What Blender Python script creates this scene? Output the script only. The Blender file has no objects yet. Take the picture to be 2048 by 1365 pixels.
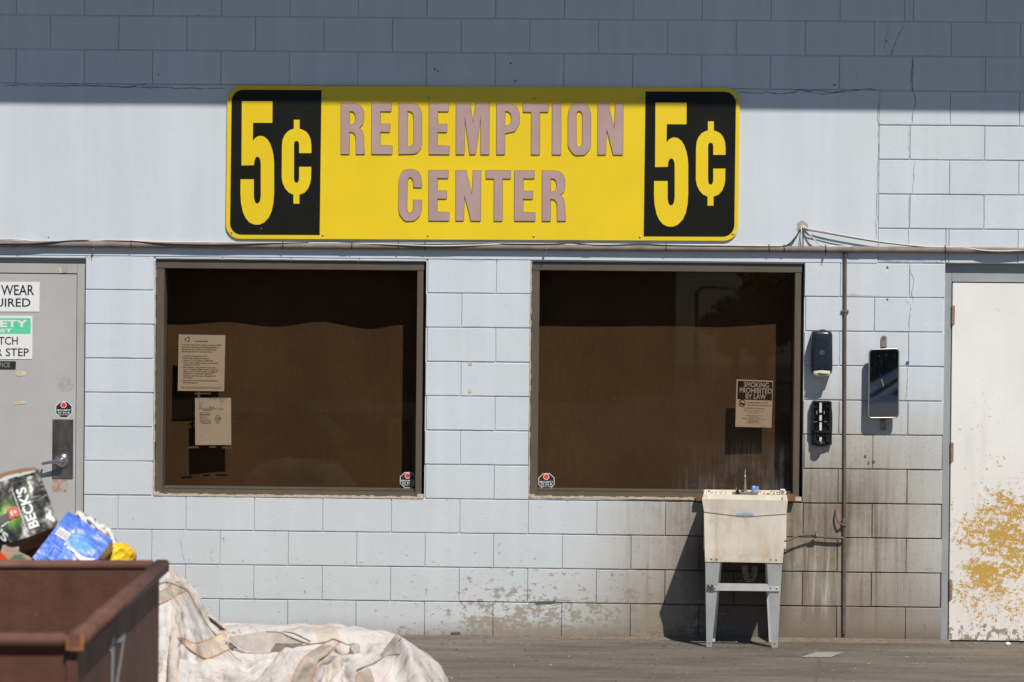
import bpy, bmesh, math, random
import numpy as np
from mathutils import Vector, Matrix, noise
random.seed(7)
SC = bpy.context.scene
COL = SC.collection

# ------------------------------------------------------------------ camera, sky, sun, exposure
YAW, PITCH, ROLL, FPX, CX = -0.0190863808, -0.00984961521, 0.00998947244, 5069.66329, 3.22858705
CH, CD = 1.9, 15.0
F_ = Vector((math.sin(YAW)*math.cos(PITCH), math.cos(YAW)*math.cos(PITCH), math.sin(PITCH)))
R0 = Vector((math.cos(YAW), -math.sin(YAW), 0)); U0 = R0.cross(F_)
R_ = math.cos(ROLL)*R0 + math.sin(ROLL)*U0
U_ = -math.sin(ROLL)*R0 + math.cos(ROLL)*U0
CAM = Vector((CX, -CD, CH))
cam = bpy.data.objects.new('camera', bpy.data.cameras.new('camera'))
COL.objects.link(cam)
M = Matrix((R_, U_, -F_)).transposed().to_4x4(); M.translation = CAM
cam.matrix_world = M
cam.data.sensor_width = 36; cam.data.lens = FPX/2048*36
cam.data.clip_start = 0.1; cam.data.clip_end = 600
cam.data.dof.use_dof = True; cam.data.dof.focus_distance = 15.0; cam.data.dof.aperture_fstop = 3.8
SC.camera = cam

SUNV = Vector((-0.41, 1.0, -1.36)).normalized()      # the way the light travels
w = bpy.data.worlds.new('World'); SC.world = w; w.use_nodes = True
nt = w.node_tree; nt.nodes.clear()
sky = nt.nodes.new('ShaderNodeTexSky'); sky.sky_type = 'NISHITA'; sky.sun_disc = False
sky.sun_elevation = math.asin(-SUNV.z); sky.sun_rotation = math.atan2(-SUNV.x, -SUNV.y)
sky.air_density = 1.0; sky.dust_density = 0.0; sky.ozone_density = 5.0
bg = nt.nodes.new('ShaderNodeBackground'); bg.inputs[1].default_value = 0.062
wo = nt.nodes.new('ShaderNodeOutputWorld')
nt.links.new(sky.outputs[0], bg.inputs[0]); nt.links.new(bg.outputs[0], wo.inputs[0])
sl = bpy.data.lights.new('sun', 'SUN'); sl.energy = 4.7; sl.angle = math.radians(0.53); sl.color = (1.0, 0.935, 0.84)
so = bpy.data.objects.new('sun', sl); COL.objects.link(so)
so.rotation_euler = SUNV.to_track_quat('-Z', 'Y').to_euler(); so.location = (6, -12, 14)
SC.view_settings.view_transform = 'Standard'; SC.view_settings.look = 'None'
SC.view_settings.exposure = 0.0; SC.view_settings.gamma = 1.0

# ------------------------------------------------------------------ helpers
def ray(px, py):
    return F_ + R_*((px-1024)/FPX) + U_*((682.5-py)/FPX)
def W(px, py, Y=0.0):                       # photo pixel -> point on the upright plane y = Y
    v = ray(px, py); t = (Y-CAM.y)/v.y
    return CAM + v*t
def G(px, py, z=0.0):                       # photo pixel -> point on the level plane z
    v = ray(px, py); t = (z-CAM.z)/v.z
    return CAM + v*t
def WX(px, py=800): return W(px, py).x

def tag(o, label=None, cat=None, group=None, kind=None):
    if label: o['label'] = label
    if cat: o['category'] = cat
    if group: o['group'] = group
    if kind: o['kind'] = kind
    return o
def empty(name, loc, label=None, cat=None, group=None):
    o = bpy.data.objects.new(name, None); COL.objects.link(o); o.location = loc
    o.empty_display_size = 0.1
    return tag(o, label, cat, group)

class MB:
    def __init__(s): s.v = []; s.f = []; s.m = []; s.sm = []
    def add(s, vs, fs, mi=0, smooth=False):
        b = len(s.v); s.v += [tuple(p) for p in vs]
        for f in fs: s.f.append([b+i for i in f]); s.m.append(mi); s.sm.append(smooth)
        return s
    def box(s, a, b, mi=0, bev=0.0):
        x0, y0, z0 = [min(a[i], b[i]) for i in range(3)]; x1, y1, z1 = [max(a[i], b[i]) for i in range(3)]
        if bev <= 0:
            vs = [(x0,y0,z0),(x1,y0,z0),(x1,y1,z0),(x0,y1,z0),(x0,y0,z1),(x1,y0,z1),(x1,y1,z1),(x0,y1,z1)]
            s.add(vs, [(0,3,2,1),(4,5,6,7),(0,1,5,4),(1,2,6,5),(2,3,7,6),(3,0,4,7)], mi)
        else:
            bm = bmesh.new(); bmesh.ops.create_cube(bm, size=1)
            for v in bm.verts:
                v.co = Vector(((x0+x1)/2+v.co.x*(x1-x0), (y0+y1)/2+v.co.y*(y1-y0), (z0+z1)/2+v.co.z*(z1-z0)))
            bmesh.ops.bevel(bm, geom=bm.edges[:], offset=min(bev, (x1-x0)*.45, (y1-y0)*.45, (z1-z0)*.45), segments=2, affect='EDGES')
            s.bm(bm, mi)
        return s
    def bm(s, bm, mi=0, mat=None, smooth=False):
        bm.verts.index_update()
        vs = [(mat @ v.co) if mat else v.co for v in bm.verts]
        s.add(vs, [[v.index for v in f.verts] for f in bm.faces], mi, smooth); bm.free(); return s
    def hexa(s, P, mi=0):                    # 8 points: bottom 4 ccw, top 4 ccw
        return s.add(P, [(0,3,2,1),(4,5,6,7),(0,1,5,4),(1,2,6,5),(2,3,7,6),(3,0,4,7)], mi)
    def tube(s, pts, r, n=12, mi=0, cap=True, rs=None):
        pts = [Vector(p) for p in pts]; N = len(pts); rings = []
        up = Vector((0.13, 0.3, 0.94))
        for i, p in enumerate(pts):
            t = (pts[min(i+1,N-1)]-pts[max(i-1,0)]).normalized()
            a = t.cross(up)
            if a.length < 1e-3: a = t.cross(Vector((1,0,0)))
            a.normalize(); b = t.cross(a).normalized(); up = a.cross(t).normalized() if False else up
            rr = rs[i] if rs else r
            rings.append([p + a*math.cos(2*math.pi*k/n)*rr + b*math.sin(2*math.pi*k/n)*rr for k in range(n)])
        vs = [q for g in rings for q in g]; fs = []
        for i in range(N-1):
            for k in range(n):
                fs.append((i*n+k, i*n+(k+1)%n, (i+1)*n+(k+1)%n, (i+1)*n+k))
        s.add(vs, fs, mi, True)
        if cap:
            s.add(rings[0], [tuple(range(n))[::-1]], mi); s.add(rings[-1], [tuple(range(n))], mi)
        return s
    def prism(s, poly, axis_vec, mi=0):      # poly: 3D points, extruded along a vector
        n = len(poly); v = Vector(axis_vec)
        vs = [Vector(p) for p in poly] + [Vector(p)+v for p in poly]
        s.add(vs, [tuple(range(n)), tuple(range(2*n-1, n-1, -1))] + [(i, n+i, n+(i+1)%n, (i+1)%n) for i in range(n)], mi)
        return s
    def lathe(s, prof, origin, axis=(0,0,1), n=20, mi=0):   # prof: (radius, height)
        q = Vector((0,0,1)).rotation_difference(Vector(axis).normalized()); o = Vector(origin)
        vs = []; fs = []
        for r, h in prof:
            for k in range(n):
                a = 2*math.pi*k/n; vs.append(o + q @ Vector((r*math.cos(a), r*math.sin(a), h)))
        for i in range(len(prof)-1):
            for k in range(n): fs.append((i*n+k, i*n+(k+1)%n, (i+1)*n+(k+1)%n, (i+1)*n+k))
        s.add(vs, fs, mi, True)
        s.add(vs[:n], [tuple(range(n))[::-1]], mi); s.add(vs[-n:], [tuple(range(n))], mi)
        return s
    def build(s, name, mats, parent=None, fix=True, **k):
        me = bpy.data.meshes.new(name); me.from_pydata(s.v, [], s.f)
        if not isinstance(mats, (list, tuple)): mats = [mats]
        for m in mats: me.materials.append(m)
        for i, p in enumerate(me.polygons):
            p.material_index = s.m[i]; p.use_smooth = s.sm[i]
        if fix:
            bm = bmesh.new(); bm.from_mesh(me); bmesh.ops.recalc_face_normals(bm, faces=bm.faces); bm.to_mesh(me); bm.free()
        o = bpy.data.objects.new(name, me); COL.objects.link(o)
        if parent is not None:
            o.parent = parent; o.matrix_parent_inverse = Matrix.Identity(4)
            # geometry is written in world coordinates: take the parent's world place out
            p = parent; off = Vector((0,0,0))
            while p is not None: off += p.location; p = p.parent
            for v in me.vertices: v.co -= off
        return tag(o, k.get('label'), k.get('cat'), k.get('group'), k.get('kind'))

def fill(contours, depth, offset=0.0):       # 2-D outlines (with holes) -> (verts, faces) in x,y with thickness
    cu = bpy.data.curves.new('tmp', 'CURVE'); cu.dimensions = '2D'; cu.fill_mode = 'BOTH'
    cu.extrude = depth/2; cu.offset = offset
    for c in contours:
        sp = cu.splines.new('POLY'); sp.points.add(len(c)-1)
        for i, p in enumerate(c): sp.points[i].co = (p[0], p[1], 0, 1)
        sp.use_cyclic_u = True
    return _mesh_of(cu)
def _mesh_of(cu):
    o = bpy.data.objects.new('tmp', cu); COL.objects.link(o)
    dg = bpy.context.evaluated_depsgraph_get(); oe = o.evaluated_get(dg); me = oe.to_mesh()
    vs = [v.co.copy() for v in me.vertices]; fs = [list(p.vertices) for p in me.polygons]
    oe.to_mesh_clear(); bpy.data.objects.remove(o); bpy.data.curves.remove(cu)
    return vs, fs
def smooth_poly(pts, it=2):
    for _ in range(it):
        q = []
        for i in range(len(pts)):
            a = pts[i]; b = pts[(i+1) % len(pts)]
            q += [(a[0]*.75+b[0]*.25, a[1]*.75+b[1]*.25), (a[0]*.25+b[0]*.75, a[1]*.25+b[1]*.75)]
        pts = q
    return pts
def text2d(s, bold=0.0, depth=0.0):
    cu = bpy.data.curves.new('tmp', 'FONT'); cu.body = s; cu.size = 1.0; cu.offset = bold; cu.extrude = depth/2
    cu.resolution_u = 3
    return _mesh_of(cu)
def put_text(mb, s, P00, P10, P01, bold=0.0, mi=0, fit=True):
    """lay a line of text in the parallelogram: P00 lower left, P10 lower right, P01 upper left (world points)"""
    vs, fs = text2d(s, bold)
    if not vs: return
    x0 = min(v.x for v in vs); x1 = max(v.x for v in vs); y0 = min(v.y for v in vs); y1 = max(v.y for v in vs)
    if not fit: y0 = -0.0; y1 = 0.73
    P00, P10, P01 = Vector(P00), Vector(P10), Vector(P01)
    mb.add([P00 + (P10-P00)*((v.x-x0)/(x1-x0)) + (P01-P00)*((v.y-y0)/(y1-y0)) for v in vs], fs, mi)
def px_text(mb, s, x0, y0, x1, y1, Y, bold=0.0, mi=0, fit=True):   # pixel rectangle on plane Y
    put_text(mb, s, W(x0, y1, Y), W(x1, y1, Y), W(x0, y0, Y), bold, mi, fit)

# ---- node expressions
class NX:
    def __init__(s, nt, sock): s.nt = nt; s.s = sock
    def _m(s, op, *a, clamp=False):
        n = s.nt.nodes.new('ShaderNodeMath'); n.operation = op; n.use_clamp = clamp
        for i, x in enumerate((s,)+a):
            if isinstance(x, NX): s.nt.links.new(x.s, n.inputs[i])
            else: n.inputs[i].default_value = x
        return NX(s.nt, n.outputs[0])
    def __add__(s, o): return s._m('ADD', o)
    def __radd__(s, o): return s._m('ADD', o)
    def __sub__(s, o): return s._m('SUBTRACT', o)
    def __rsub__(s, o): return (s*-1)+o
    def __mul__(s, o): return s._m('MULTIPLY', o)
    def __rmul__(s, o): return s._m('MULTIPLY', o)
    def abs(s): return s._m('ABSOLUTE')
    def max(s, o): return s._m('MAXIMUM', o)
    def min(s, o): return s._m('MINIMUM', o)
    def sat(s): return s._m('ADD', 0.0, clamp=True)
    def pow(s, o): return s._m('POWER', o)
    def frac(s): return s._m('FRACT')
    def sin(s): return s._m('SINE')
    def ramp(s, a, b, c=0.0, d=1.0):
        n = s.nt.nodes.new('ShaderNodeMapRange'); n.interpolation_type = 'SMOOTHSTEP'
        s.nt.links.new(s.s, n.inputs[0])
        for i, x in enumerate((a, b, c, d)): n.inputs[i+1].default_value = x
        return NX(s.nt, n.outputs[0])
class Mat:
    def __init__(s, name, col=(0.5,0.5,0.5), rough=0.6, metal=0.0, spec=0.5):
        s.m = bpy.data.materials.new(name); s.m.use_nodes = True; s.nt = s.m.node_tree
        s.b = s.nt.nodes['Principled BSDF']; s.c = None
        s.b.inputs['Base Color'].default_value = (*col, 1); s.b.inputs['Roughness'].default_value = rough
        s.b.inputs['Metallic'].default_value = metal; s.b.inputs['Specular IOR Level'].default_value = spec
        s.col = col; s.tc = None; s.hs = None
    def xyz(s, kind='Object'):
        if s.tc is None: s.tc = s.nt.nodes.new('ShaderNodeTexCoord')
        n = s.nt.nodes.new('ShaderNodeSeparateXYZ'); s.nt.links.new(s.tc.outputs[kind], n.inputs[0])
        return NX(s.nt, n.outputs[0]), NX(s.nt, n.outputs[1]), NX(s.nt, n.outputs[2])
    def noise(s, scale=5, detail=4, rough=0.55, stretch=(1,1,1), off=(0,0,0), kind='Object', dist=0.0):
        if s.tc is None: s.tc = s.nt.nodes.new('ShaderNodeTexCoord')
        mp = s.nt.nodes.new('ShaderNodeMapping'); mp.inputs['Scale'].default_value = stretch; mp.inputs['Location'].default_value = off
        s.nt.links.new(s.tc.outputs[kind], mp.inputs[0])
        n = s.nt.nodes.new('ShaderNodeTexNoise'); n.inputs['Scale'].default_value = scale
        n.inputs['Detail'].default_value = detail; n.inputs['Roughness'].default_value = rough; n.inputs['Distortion'].default_value = dist
        s.nt.links.new(mp.outputs[0], n.inputs['Vector']); return NX(s.nt, n.outputs[0])
    def vor(s, scale=5, stretch=(1,1,1), feat='F1', kind='Object', out=0):
        if s.tc is None: s.tc = s.nt.nodes.new('ShaderNodeTexCoord')
        mp = s.nt.nodes.new('ShaderNodeMapping'); mp.inputs['Scale'].default_value = stretch
        s.nt.links.new(s.tc.outputs[kind], mp.inputs[0])
        n = s.nt.nodes.new('ShaderNodeTexVoronoi'); n.feature = feat; n.inputs['Scale'].default_value = scale
        s.nt.links.new(mp.outputs[0], n.inputs['Vector']); return NX(s.nt, n.outputs[out])
    def mix(s, fac, col):
        """blend the running colour towards col by fac"""
        n = s.nt.nodes.new('ShaderNodeMix'); n.data_type = 'RGBA'
        if s.c is None: n.inputs[6].default_value = (*s.col, 1)
        else: s.nt.links.new(s.c, n.inputs[6])
        n.inputs[7].default_value = (*col, 1)
        if isinstance(fac, NX): s.nt.links.new(fac.s, n.inputs[0])
        else: n.inputs[0].default_value = fac
        s.c = n.outputs[2]; s.nt.links.new(s.c, s.b.inputs['Base Color']); return s
    def val(s, fac):
        """multiply the running colour by a number"""
        n = s.nt.nodes.new('ShaderNodeVectorMath'); n.operation = 'SCALE'
        if s.c is None: n.inputs[0].default_value = s.col
        else: s.nt.links.new(s.c, n.inputs[0])
        s.nt.links.new(fac.s, n.inputs['Scale']); s.c = n.outputs[0]
        s.nt.links.new(s.c, s.b.inputs['Base Color']); return s
    def rough(s, x): s.nt.links.new(x.s, s.b.inputs['Roughness']); return s
    def bump(s, h, dist=0.002, strength=1.0):
        n = s.nt.nodes.new('ShaderNodeBump'); n.inputs['Distance'].default_value = dist; n.inputs['Strength'].default_value = strength
        s.nt.links.new(h.s, n.inputs['Height'])
        if s.hs: s.nt.links.new(s.hs, n.inputs['Normal'])
        s.hs = n.outputs[0]; s.nt.links.new(s.hs, s.b.inputs['Normal']); return s
def plain(name, col, rough=0.6, metal=0.0, var=0.12, scale=25, bump=0.0, spec=0.5):
    m = Mat(name, col, rough, metal, spec)
    n = m.noise(scale, 5, 0.6)
    m.val(n.ramp(0.25, 0.75, 1-var, 1+var))
    if bump: m.bump(m.noise(scale*6, 3), bump)
    return m.m

# ------------------------------------------------------------------ materials
B = 0.2032
SH_UP = -0.09*B; SH_R = 0.13*B
def smear(x, c, wd): return (1 - ((x-c)*(1/wd)).abs()).sat()

def wall_mat(name, plaster=False, joint=False):
    m = Mat(name, (0.588, 0.647, 0.708), 0.62, 0, 0.35)
    x, y, z = m.xyz()
    big = m.noise(1.3, 4, 0.55)
    m.val(big.ramp(0.3, 0.7, 0.965, 1.03))
    # soft vertical weather streaks
    st = m.noise(1.0, 5, 0.6, (9, 1, 0.55))
    m.val(st.ramp(0.35, 0.7, 0.955, 1.02))
    # patch of greyer repaint
    m.mix(m.noise(0.8, 3, 0.6, (1, 1, 1.6), (4, 0, 2)).ramp(0.5, 0.62)*0.22, (0.60, 0.625, 0.63))
    # lower courses are less blue, more grey
    m.mix(z.ramp(1.5, 0.2)*0.55, (0.56, 0.575, 0.565))
    if not plaster:
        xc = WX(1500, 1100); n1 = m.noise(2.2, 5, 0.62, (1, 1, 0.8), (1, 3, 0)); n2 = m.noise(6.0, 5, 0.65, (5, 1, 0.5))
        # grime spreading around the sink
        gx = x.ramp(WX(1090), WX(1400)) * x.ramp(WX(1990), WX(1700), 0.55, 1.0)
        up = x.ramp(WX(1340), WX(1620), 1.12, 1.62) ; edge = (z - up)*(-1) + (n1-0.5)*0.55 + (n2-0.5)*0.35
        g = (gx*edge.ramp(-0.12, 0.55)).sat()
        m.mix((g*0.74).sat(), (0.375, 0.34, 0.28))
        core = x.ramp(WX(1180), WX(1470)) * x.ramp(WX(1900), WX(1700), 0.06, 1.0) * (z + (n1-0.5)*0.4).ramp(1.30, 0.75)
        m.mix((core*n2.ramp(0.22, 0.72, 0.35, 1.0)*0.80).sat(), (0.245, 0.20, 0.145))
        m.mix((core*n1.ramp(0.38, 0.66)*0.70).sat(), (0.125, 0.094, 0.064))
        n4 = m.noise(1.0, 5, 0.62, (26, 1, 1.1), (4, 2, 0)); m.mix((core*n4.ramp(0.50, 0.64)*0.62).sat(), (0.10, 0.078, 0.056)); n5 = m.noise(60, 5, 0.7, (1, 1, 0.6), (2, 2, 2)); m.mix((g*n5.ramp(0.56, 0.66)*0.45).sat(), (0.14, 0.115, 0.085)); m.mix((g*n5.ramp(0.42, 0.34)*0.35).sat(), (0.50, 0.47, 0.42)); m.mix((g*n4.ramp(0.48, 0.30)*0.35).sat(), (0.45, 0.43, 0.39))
        m.mix((x.ramp(WX(1330), WX(1420))*x.ramp(WX(1600), WX(1560))*(z+(n1-0.5)*0.3).ramp(0.85, 0.40)*0.92).sat(), (0.042, 0.037, 0.032))  # deepens the sink's cast shadow in the wall colour
        low = (z + (n1-0.5)*0.3).ramp(0.55, 0.05)*x.ramp(WX(1000), WX(1350), 0.10, 1.0)
        m.mix((low*0.65).sat(), (0.19, 0.16, 0.125))
        bz = (z + (n1-0.5)*0.12 + (n2-0.5)*0.05)
        m.mix(bz.ramp(0.13, 0.0)*x.ramp(WX(500), WX(1250), 0.35, 1.0)*0.8, (0.155, 0.122, 0.088))
        # flaked paint showing tan block
        c1 = m.noise(17, 7, 0.74, (0.62, 1, 1.0), (0, 0, 3)); c2 = m.noise(52, 5, 0.65, (0.6, 1, 1)); c3 = m.noise(1.6, 3, 0.5, (1, 1, 1), (3, 7, 1))
        dens = z.ramp(0.62, 0.0) * (x.ramp(WX(720), WX(1060), 0.12, 1.0) * x.ramp(WX(1500), WX(1330), 0.3, 1))
        t = c1*0.60 + c2*0.40 + dens*0.125 + (c3-0.5)*0.10
        m.mix((t.ramp(0.598, 0.636)*z.ramp(0.80, 0.5)*0.78).sat(), (0.27, 0.225, 0.16))
        kn = m.noise(38, 3, 0.6, (1, 1, 1), (5, 5, 5)) + z.ramp(1.3, 0.0)*0.035
        m.mix(kn.ramp(0.715, 0.735)*0.75, (0.17, 0.15, 0.13))
        kn2 = m.noise(16, 4, 0.6, (1, 1, 1), (1, 8, 5))*x.ramp(WX(1650), WX(1760), .9, 1) + z.ramp(0.8, 0.0)*0.05
        m.mix(kn2.ramp(0.705, 0.72)*0.6, (0.13, 0.11, 0.09))
        # water runs, pale lime
        lm = m.noise(1.0, 4, 0.55, (42, 1, 1.6), (2, 0, 0)).ramp(0.54, 0.68) * x.ramp(WX(1600), WX(1618)) * x.ramp(WX(1690), WX(1655)) * z.ramp(1.5, 1.1) * z.ramp(0.05, 0.3)
        m.mix(lm*0.5, (0.58, 0.58, 0.56))
        lm2 = m.noise(1.0, 4, 0.6, (22, 1, 1.1), (9, 0, 0)).ramp(0.60, 0.75) * x.ramp(WX(1060), WX(1100)) * x.ramp(WX(1340), WX(1250)) * z.ramp(0.2, 0.45)*z.ramp(0.9, 0.7)
        m.mix(lm2*0.4, (0.60, 0.62, 0.62))
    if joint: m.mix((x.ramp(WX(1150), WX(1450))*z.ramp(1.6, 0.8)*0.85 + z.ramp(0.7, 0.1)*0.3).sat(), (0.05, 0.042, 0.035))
    pl_ = 0.45 if plaster else 0.75
    fine = m.noise(190, 3, 0.6); mid = m.noise(70, 4, 0.6)
    m.bump(mid, 0.0016*pl_, 0.8); m.bump(fine, 0.0007*pl_, 0.8)
    lowf = m.noise(6, 3, 0.5); m.bump(lowf, 0.005*pl_, 0.5)
    return m.m
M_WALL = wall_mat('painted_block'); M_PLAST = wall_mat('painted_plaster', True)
M_CRACK = plain('crack_dark', (0.09, 0.095, 0.10), 0.9)
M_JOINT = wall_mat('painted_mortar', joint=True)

def ground_mat():
    m = Mat('dirty_concrete', (0.135, 0.118, 0.098), 0.85, 0, 0.3)
    x, y, z = m.xyz()
    a = m.noise(0.9, 6, 0.65, (0.55, 1.6, 1)); b = m.noise(4.0, 6, 0.7, (0.35, 1.8, 1)); c = m.noise(28, 4, 0.7)
    m.val(a.ramp(0.3, 0.7, 0.78, 1.25)); m.val(b.ramp(0.3, 0.72, 0.80, 1.22)); m.val(c.ramp(0.3, 0.75, 0.86, 1.14))
    m.mix(m.noise(2.2, 6, 0.75, (0.25, 2.0, 1), (3, 1, 0)).ramp(0.66, 0.76)*0.45, (0.27, 0.235, 0.195))
    m.mix(m.noise(3.0, 5, 0.7, (0.22, 2.4, 1), (8, 2, 0)).ramp(0.67, 0.74)*0.6, (0.055, 0.048, 0.042))
    m.mix(m.noise(60, 2, 0.5).ramp(0.74, 0.77)*0.7, (0.36, 0.33, 0.29))
    m.bump(m.noise(90, 4, 0.7), 0.003); m.bump(b, 0.01, 0.5)
    m.mix(m.noise(1.4, 5, .7, (.5, 1.2, 1), (5, 5, 0)).ramp(.60, .72)*.5, (.06, .052, .045)); return m.m
M_GROUND = ground_mat()

M_BRONZE = plain('bronze_anodised_frame', (0.105, 0.086, 0.062), 0.45, 0.0, 0.10, 4, spec=0.5)
def glass_mat():
    m = bpy.data.materials.new('tinted_glass'); m.use_nodes = True; nt = m.node_tree; nt.nodes.clear()
    o = nt.nodes.new('ShaderNodeOutputMaterial'); mx = nt.nodes.new('ShaderNodeMixShader')
    tr = nt.nodes.new('ShaderNodeBsdfTransparent'); tr.inputs[0].default_value = (0.775, 0.745, 0.70, 1)
    gl = nt.nodes.new('ShaderNodeBsdfGlossy'); gl.inputs['Roughness'].default_value = 0.0
    lw = nt.nodes.new('ShaderNodeLayerWeight'); lw.inputs[0].default_value = 0.5
    pw = nt.nodes.new('ShaderNodeMath'); pw.operation = 'POWER'; pw.inputs[1].default_value = 5; nt.links.new(lw.outputs['Facing'], pw.inputs[0])
    fr = nt.nodes.new('ShaderNodeMath'); fr.operation = 'MULTIPLY_ADD'; fr.inputs[1].default_value = 0.9; fr.inputs[2].default_value = 0.014; nt.links.new(pw.outputs[0], fr.inputs[0])
    nt.links.new(fr.outputs[0], mx.inputs[0]); nt.links.new(tr.outputs[0], mx.inputs[1]); nt.links.new(gl.outputs[0], mx.inputs[2])
    nt.links.new(mx.outputs[0], o.inputs[0]); return m
M_GLASS = glass_mat()
def splashed():
    g = glass_mat(); g.name = 'splashed_glass'; nt = g.node_tree; m = Mat('tmp'); bpy.data.materials.remove(m.m); m.nt = nt; m.tc = None
    x, y, z = m.xyz(); st = m.noise(1.0, 4, 0.6, (48, 1, 3.2)); st2 = m.noise(2.2, 4, 0.6)
    k = x.ramp(WX(1330), WX(1450)) * z.ramp(W(1500, 870).z, W(1500, 985).z) * (st.ramp(0.40, 0.72)*0.13 + 0.035)*st2.ramp(0.3, 0.6)
    k = k + m.noise(150, 2, 0.5).ramp(0.76, 0.79)*0.12
    df = nt.nodes.new('ShaderNodeBsdfDiffuse'); df.inputs[0].default_value = (0.55, 0.56, 0.60, 1)
    out = next(n for n in nt.nodes if n.type == 'OUTPUT_MATERIAL'); src = out.inputs[0].links[0].from_socket
    mx = nt.nodes.new('ShaderNodeMixShader'); nt.links.new(k.sat().s, mx.inputs[0]); nt.links.new(src, mx.inputs[1]); nt.links.new(df.outputs[0], mx.inputs[2]); nt.links.new(mx.outputs[0], out.inputs[0])
    return g
M_GLASS2 = splashed()
def board_mat():
    m = Mat('brown_ribbed_board', (0.135, 0.088, 0.052), 0.85, 0, 0.2)
    x, y, z = m.xyz()
    m.val(m.noise(1.5, 5, 0.6).ramp(0.3, 0.7, 0.82, 1.15)); m.val(m.noise(1.0, 2, 0.5, (150, 1, 8)).ramp(0.3, 0.7, 0.93, 1.07))
    m.mix(m.noise(9, 5, 0.65).ramp(0.55, 0.75)*0.25, (0.10, 0.07, 0.05)); m.mix(m.noise(150, 2, 0.5).ramp(0.72, 0.75)*0.8, (0.55, 0.42, 0.28))
    return m.m
M_BOARD = board_mat()
def yel():
    m = Mat('yellow_sign_paint', (0.79, 0.575, 0.010), 0.40)
    m.val(m.noise(1.2, 4, .6).ramp(.3, .7, .95, 1.04)); m.mix(m.noise(1.0, 5, .6, (16, 1, .7)).ramp(.52, .75)*.16, (.62, .47, .06)); m.mix(m.noise(45, 4, .7).ramp(.72, .78)*.4, (.45, .36, .10))
    m.bump(m.noise(1.1, 2, .5), .03, .35); return m.m
M_YEL = yel()
M_BLK = plain('black_sign_paint', (0.009, 0.010, 0.008), 0.45, 0, 0.2, 5, spec=0.18)
def pink():
    m = Mat('faded_letter_vinyl', (0.415, 0.285, 0.27), 0.7)
    m.val(m.noise(4, 5, 0.6).ramp(0.3, 0.7, 0.93, 1.06)); m.bump(m.noise(160, 4, 0.7), 0.0006); return m.m
M_PINK = pink(); M_LSHADE = plain('letter_shadow', (0.10, 0.055, 0.05), 0.8)
M_SCREW = plain('zinc_screw', (0.42, 0.39, 0.34), 0.5, 0.5)
M_PIPE = plain('grimy_pipe', (0.20, 0.168, 0.145), 0.75, 0, 0.25, 9, 0.001)
M_RPIPE = plain('brown_iron_pipe', (0.115, 0.082, 0.068), 0.75, 0, 0.25, 9, 0.001)
M_GPIPE = plain('dirty_grey_pipe', (0.12, 0.105, 0.09), 0.7, 0.1, 0.3, 20, 0.001)
M_CBLK = plain('black_cable', (0.012, 0.012, 0.014), 0.5)
M_CWHT = plain('white_cable', (0.66, 0.62, 0.54), 0.55)
M_CBRN = plain('tan_cable', (0.42, 0.33, 0.27), 0.6)
M_DFRAME = plain('grey_frame_paint', (0.40, 0.395, 0.385), 0.55, 0, 0.06, 4)
M_DFRAME2 = plain('blue_grey_frame_paint', (0.31, 0.33, 0.345), 0.55, 0, 0.10, 4)
def gdoor():
    m = Mat('grey_door_paint', (0.44, 0.44, 0.44), 0.5, 0, 0.4)
    m.val(m.noise(2, 5, 0.6).ramp(0.3, 0.7, 0.93, 1.05))
    cx, cz = W(130, 770).x, W(130, 770).z
    x, y, z = m.xyz()
    d = ((x-cx)*(x-cx) + (z-cz)*(z-cz)).pow(0.5)
    m.mix(d.ramp(0.050, 0.045)*m.noise(40, 4).ramp(0.3, 0.6)*0.55, (0.32, 0.30, 0.26))
    m.mix(m.noise(5, 6, 0.7, (1, 1, 1), (2, 2, 2)).ramp(0.62, 0.75)*z.ramp(1.6, 0.9)*0.5, (0.30, 0.285, 0.26))
    return m.m
M_GDOOR = gdoor()
def wdoor():
    m = Mat('worn_white_door_paint', (0.79, 0.785, 0.77), 0.5, 0, 0.4)
    x, y, z = m.xyz()
    m.mix(z.ramp(1.5, 0.5)*0.5, (0.70, 0.655, 0.60)); m.mix(m.noise(1.0, 5, .65, (7, 1, 1.2), (3,0,0)).ramp(.5,.72)*z.ramp(1.9,.8)*.28, (.50,.46,.41)); m.val(m.noise(2.5, 5, 0.6, (1, 1, 0.6)).ramp(0.3, 0.7, 0.95, 1.04))
    a = m.noise(3.4, 6, 0.66, (0.8, 1, 1.5), (0.3, 0, 5)); b = m.noise(34, 7, 0.78, (0.9, 1, 1.1)); c = m.noise(120, 3, 0.6)
    band = (z.ramp(0.08, 0.34)*z.ramp(1.02, 0.58))*0.235 + z.ramp(1.35, 0.7)*0.035
    t = band + (a-0.5)*1.0 + (b-0.5)*1.20 + (c-0.5)*0.55 + x.ramp(WX(1900), WX(1985), -0.14, 0.035) - z.ramp(0.85, 1.1)*0.06
    m.mix(t.ramp(0.225, 0.262), (0.52, 0.315, 0.065))
    sp = m.noise(46, 4, 0.6, (1, 1, 0.8), (2, 0, 0)) + z.ramp(2.0, 0.2, -0.03, 0.05)
    m.mix(sp.ramp(0.685, 0.71)*0.85, (0.48, 0.30, 0.10))
    dk = m.noise(30, 5, 0.65, (1, 1, 0.8), (9, 0, 3)) + z.ramp(0.24, 0.03)*0.17
    m.mix(dk.ramp(0.685, 0.705)*0.85, (0.22, 0.18, 0.12))
    m.bump(b, 0.0006); return m.m
M_WDOOR = wdoor()
M_RUST = plain('rusty_steel', (0.22, 0.105, 0.06), 0.8, 0.1, 0.35, 40, 0.0008)
M_HINGE = plain('hinge_rust', (0.27, 0.175, 0.145), 0.75, 0.1, 0.3, 60)
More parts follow.
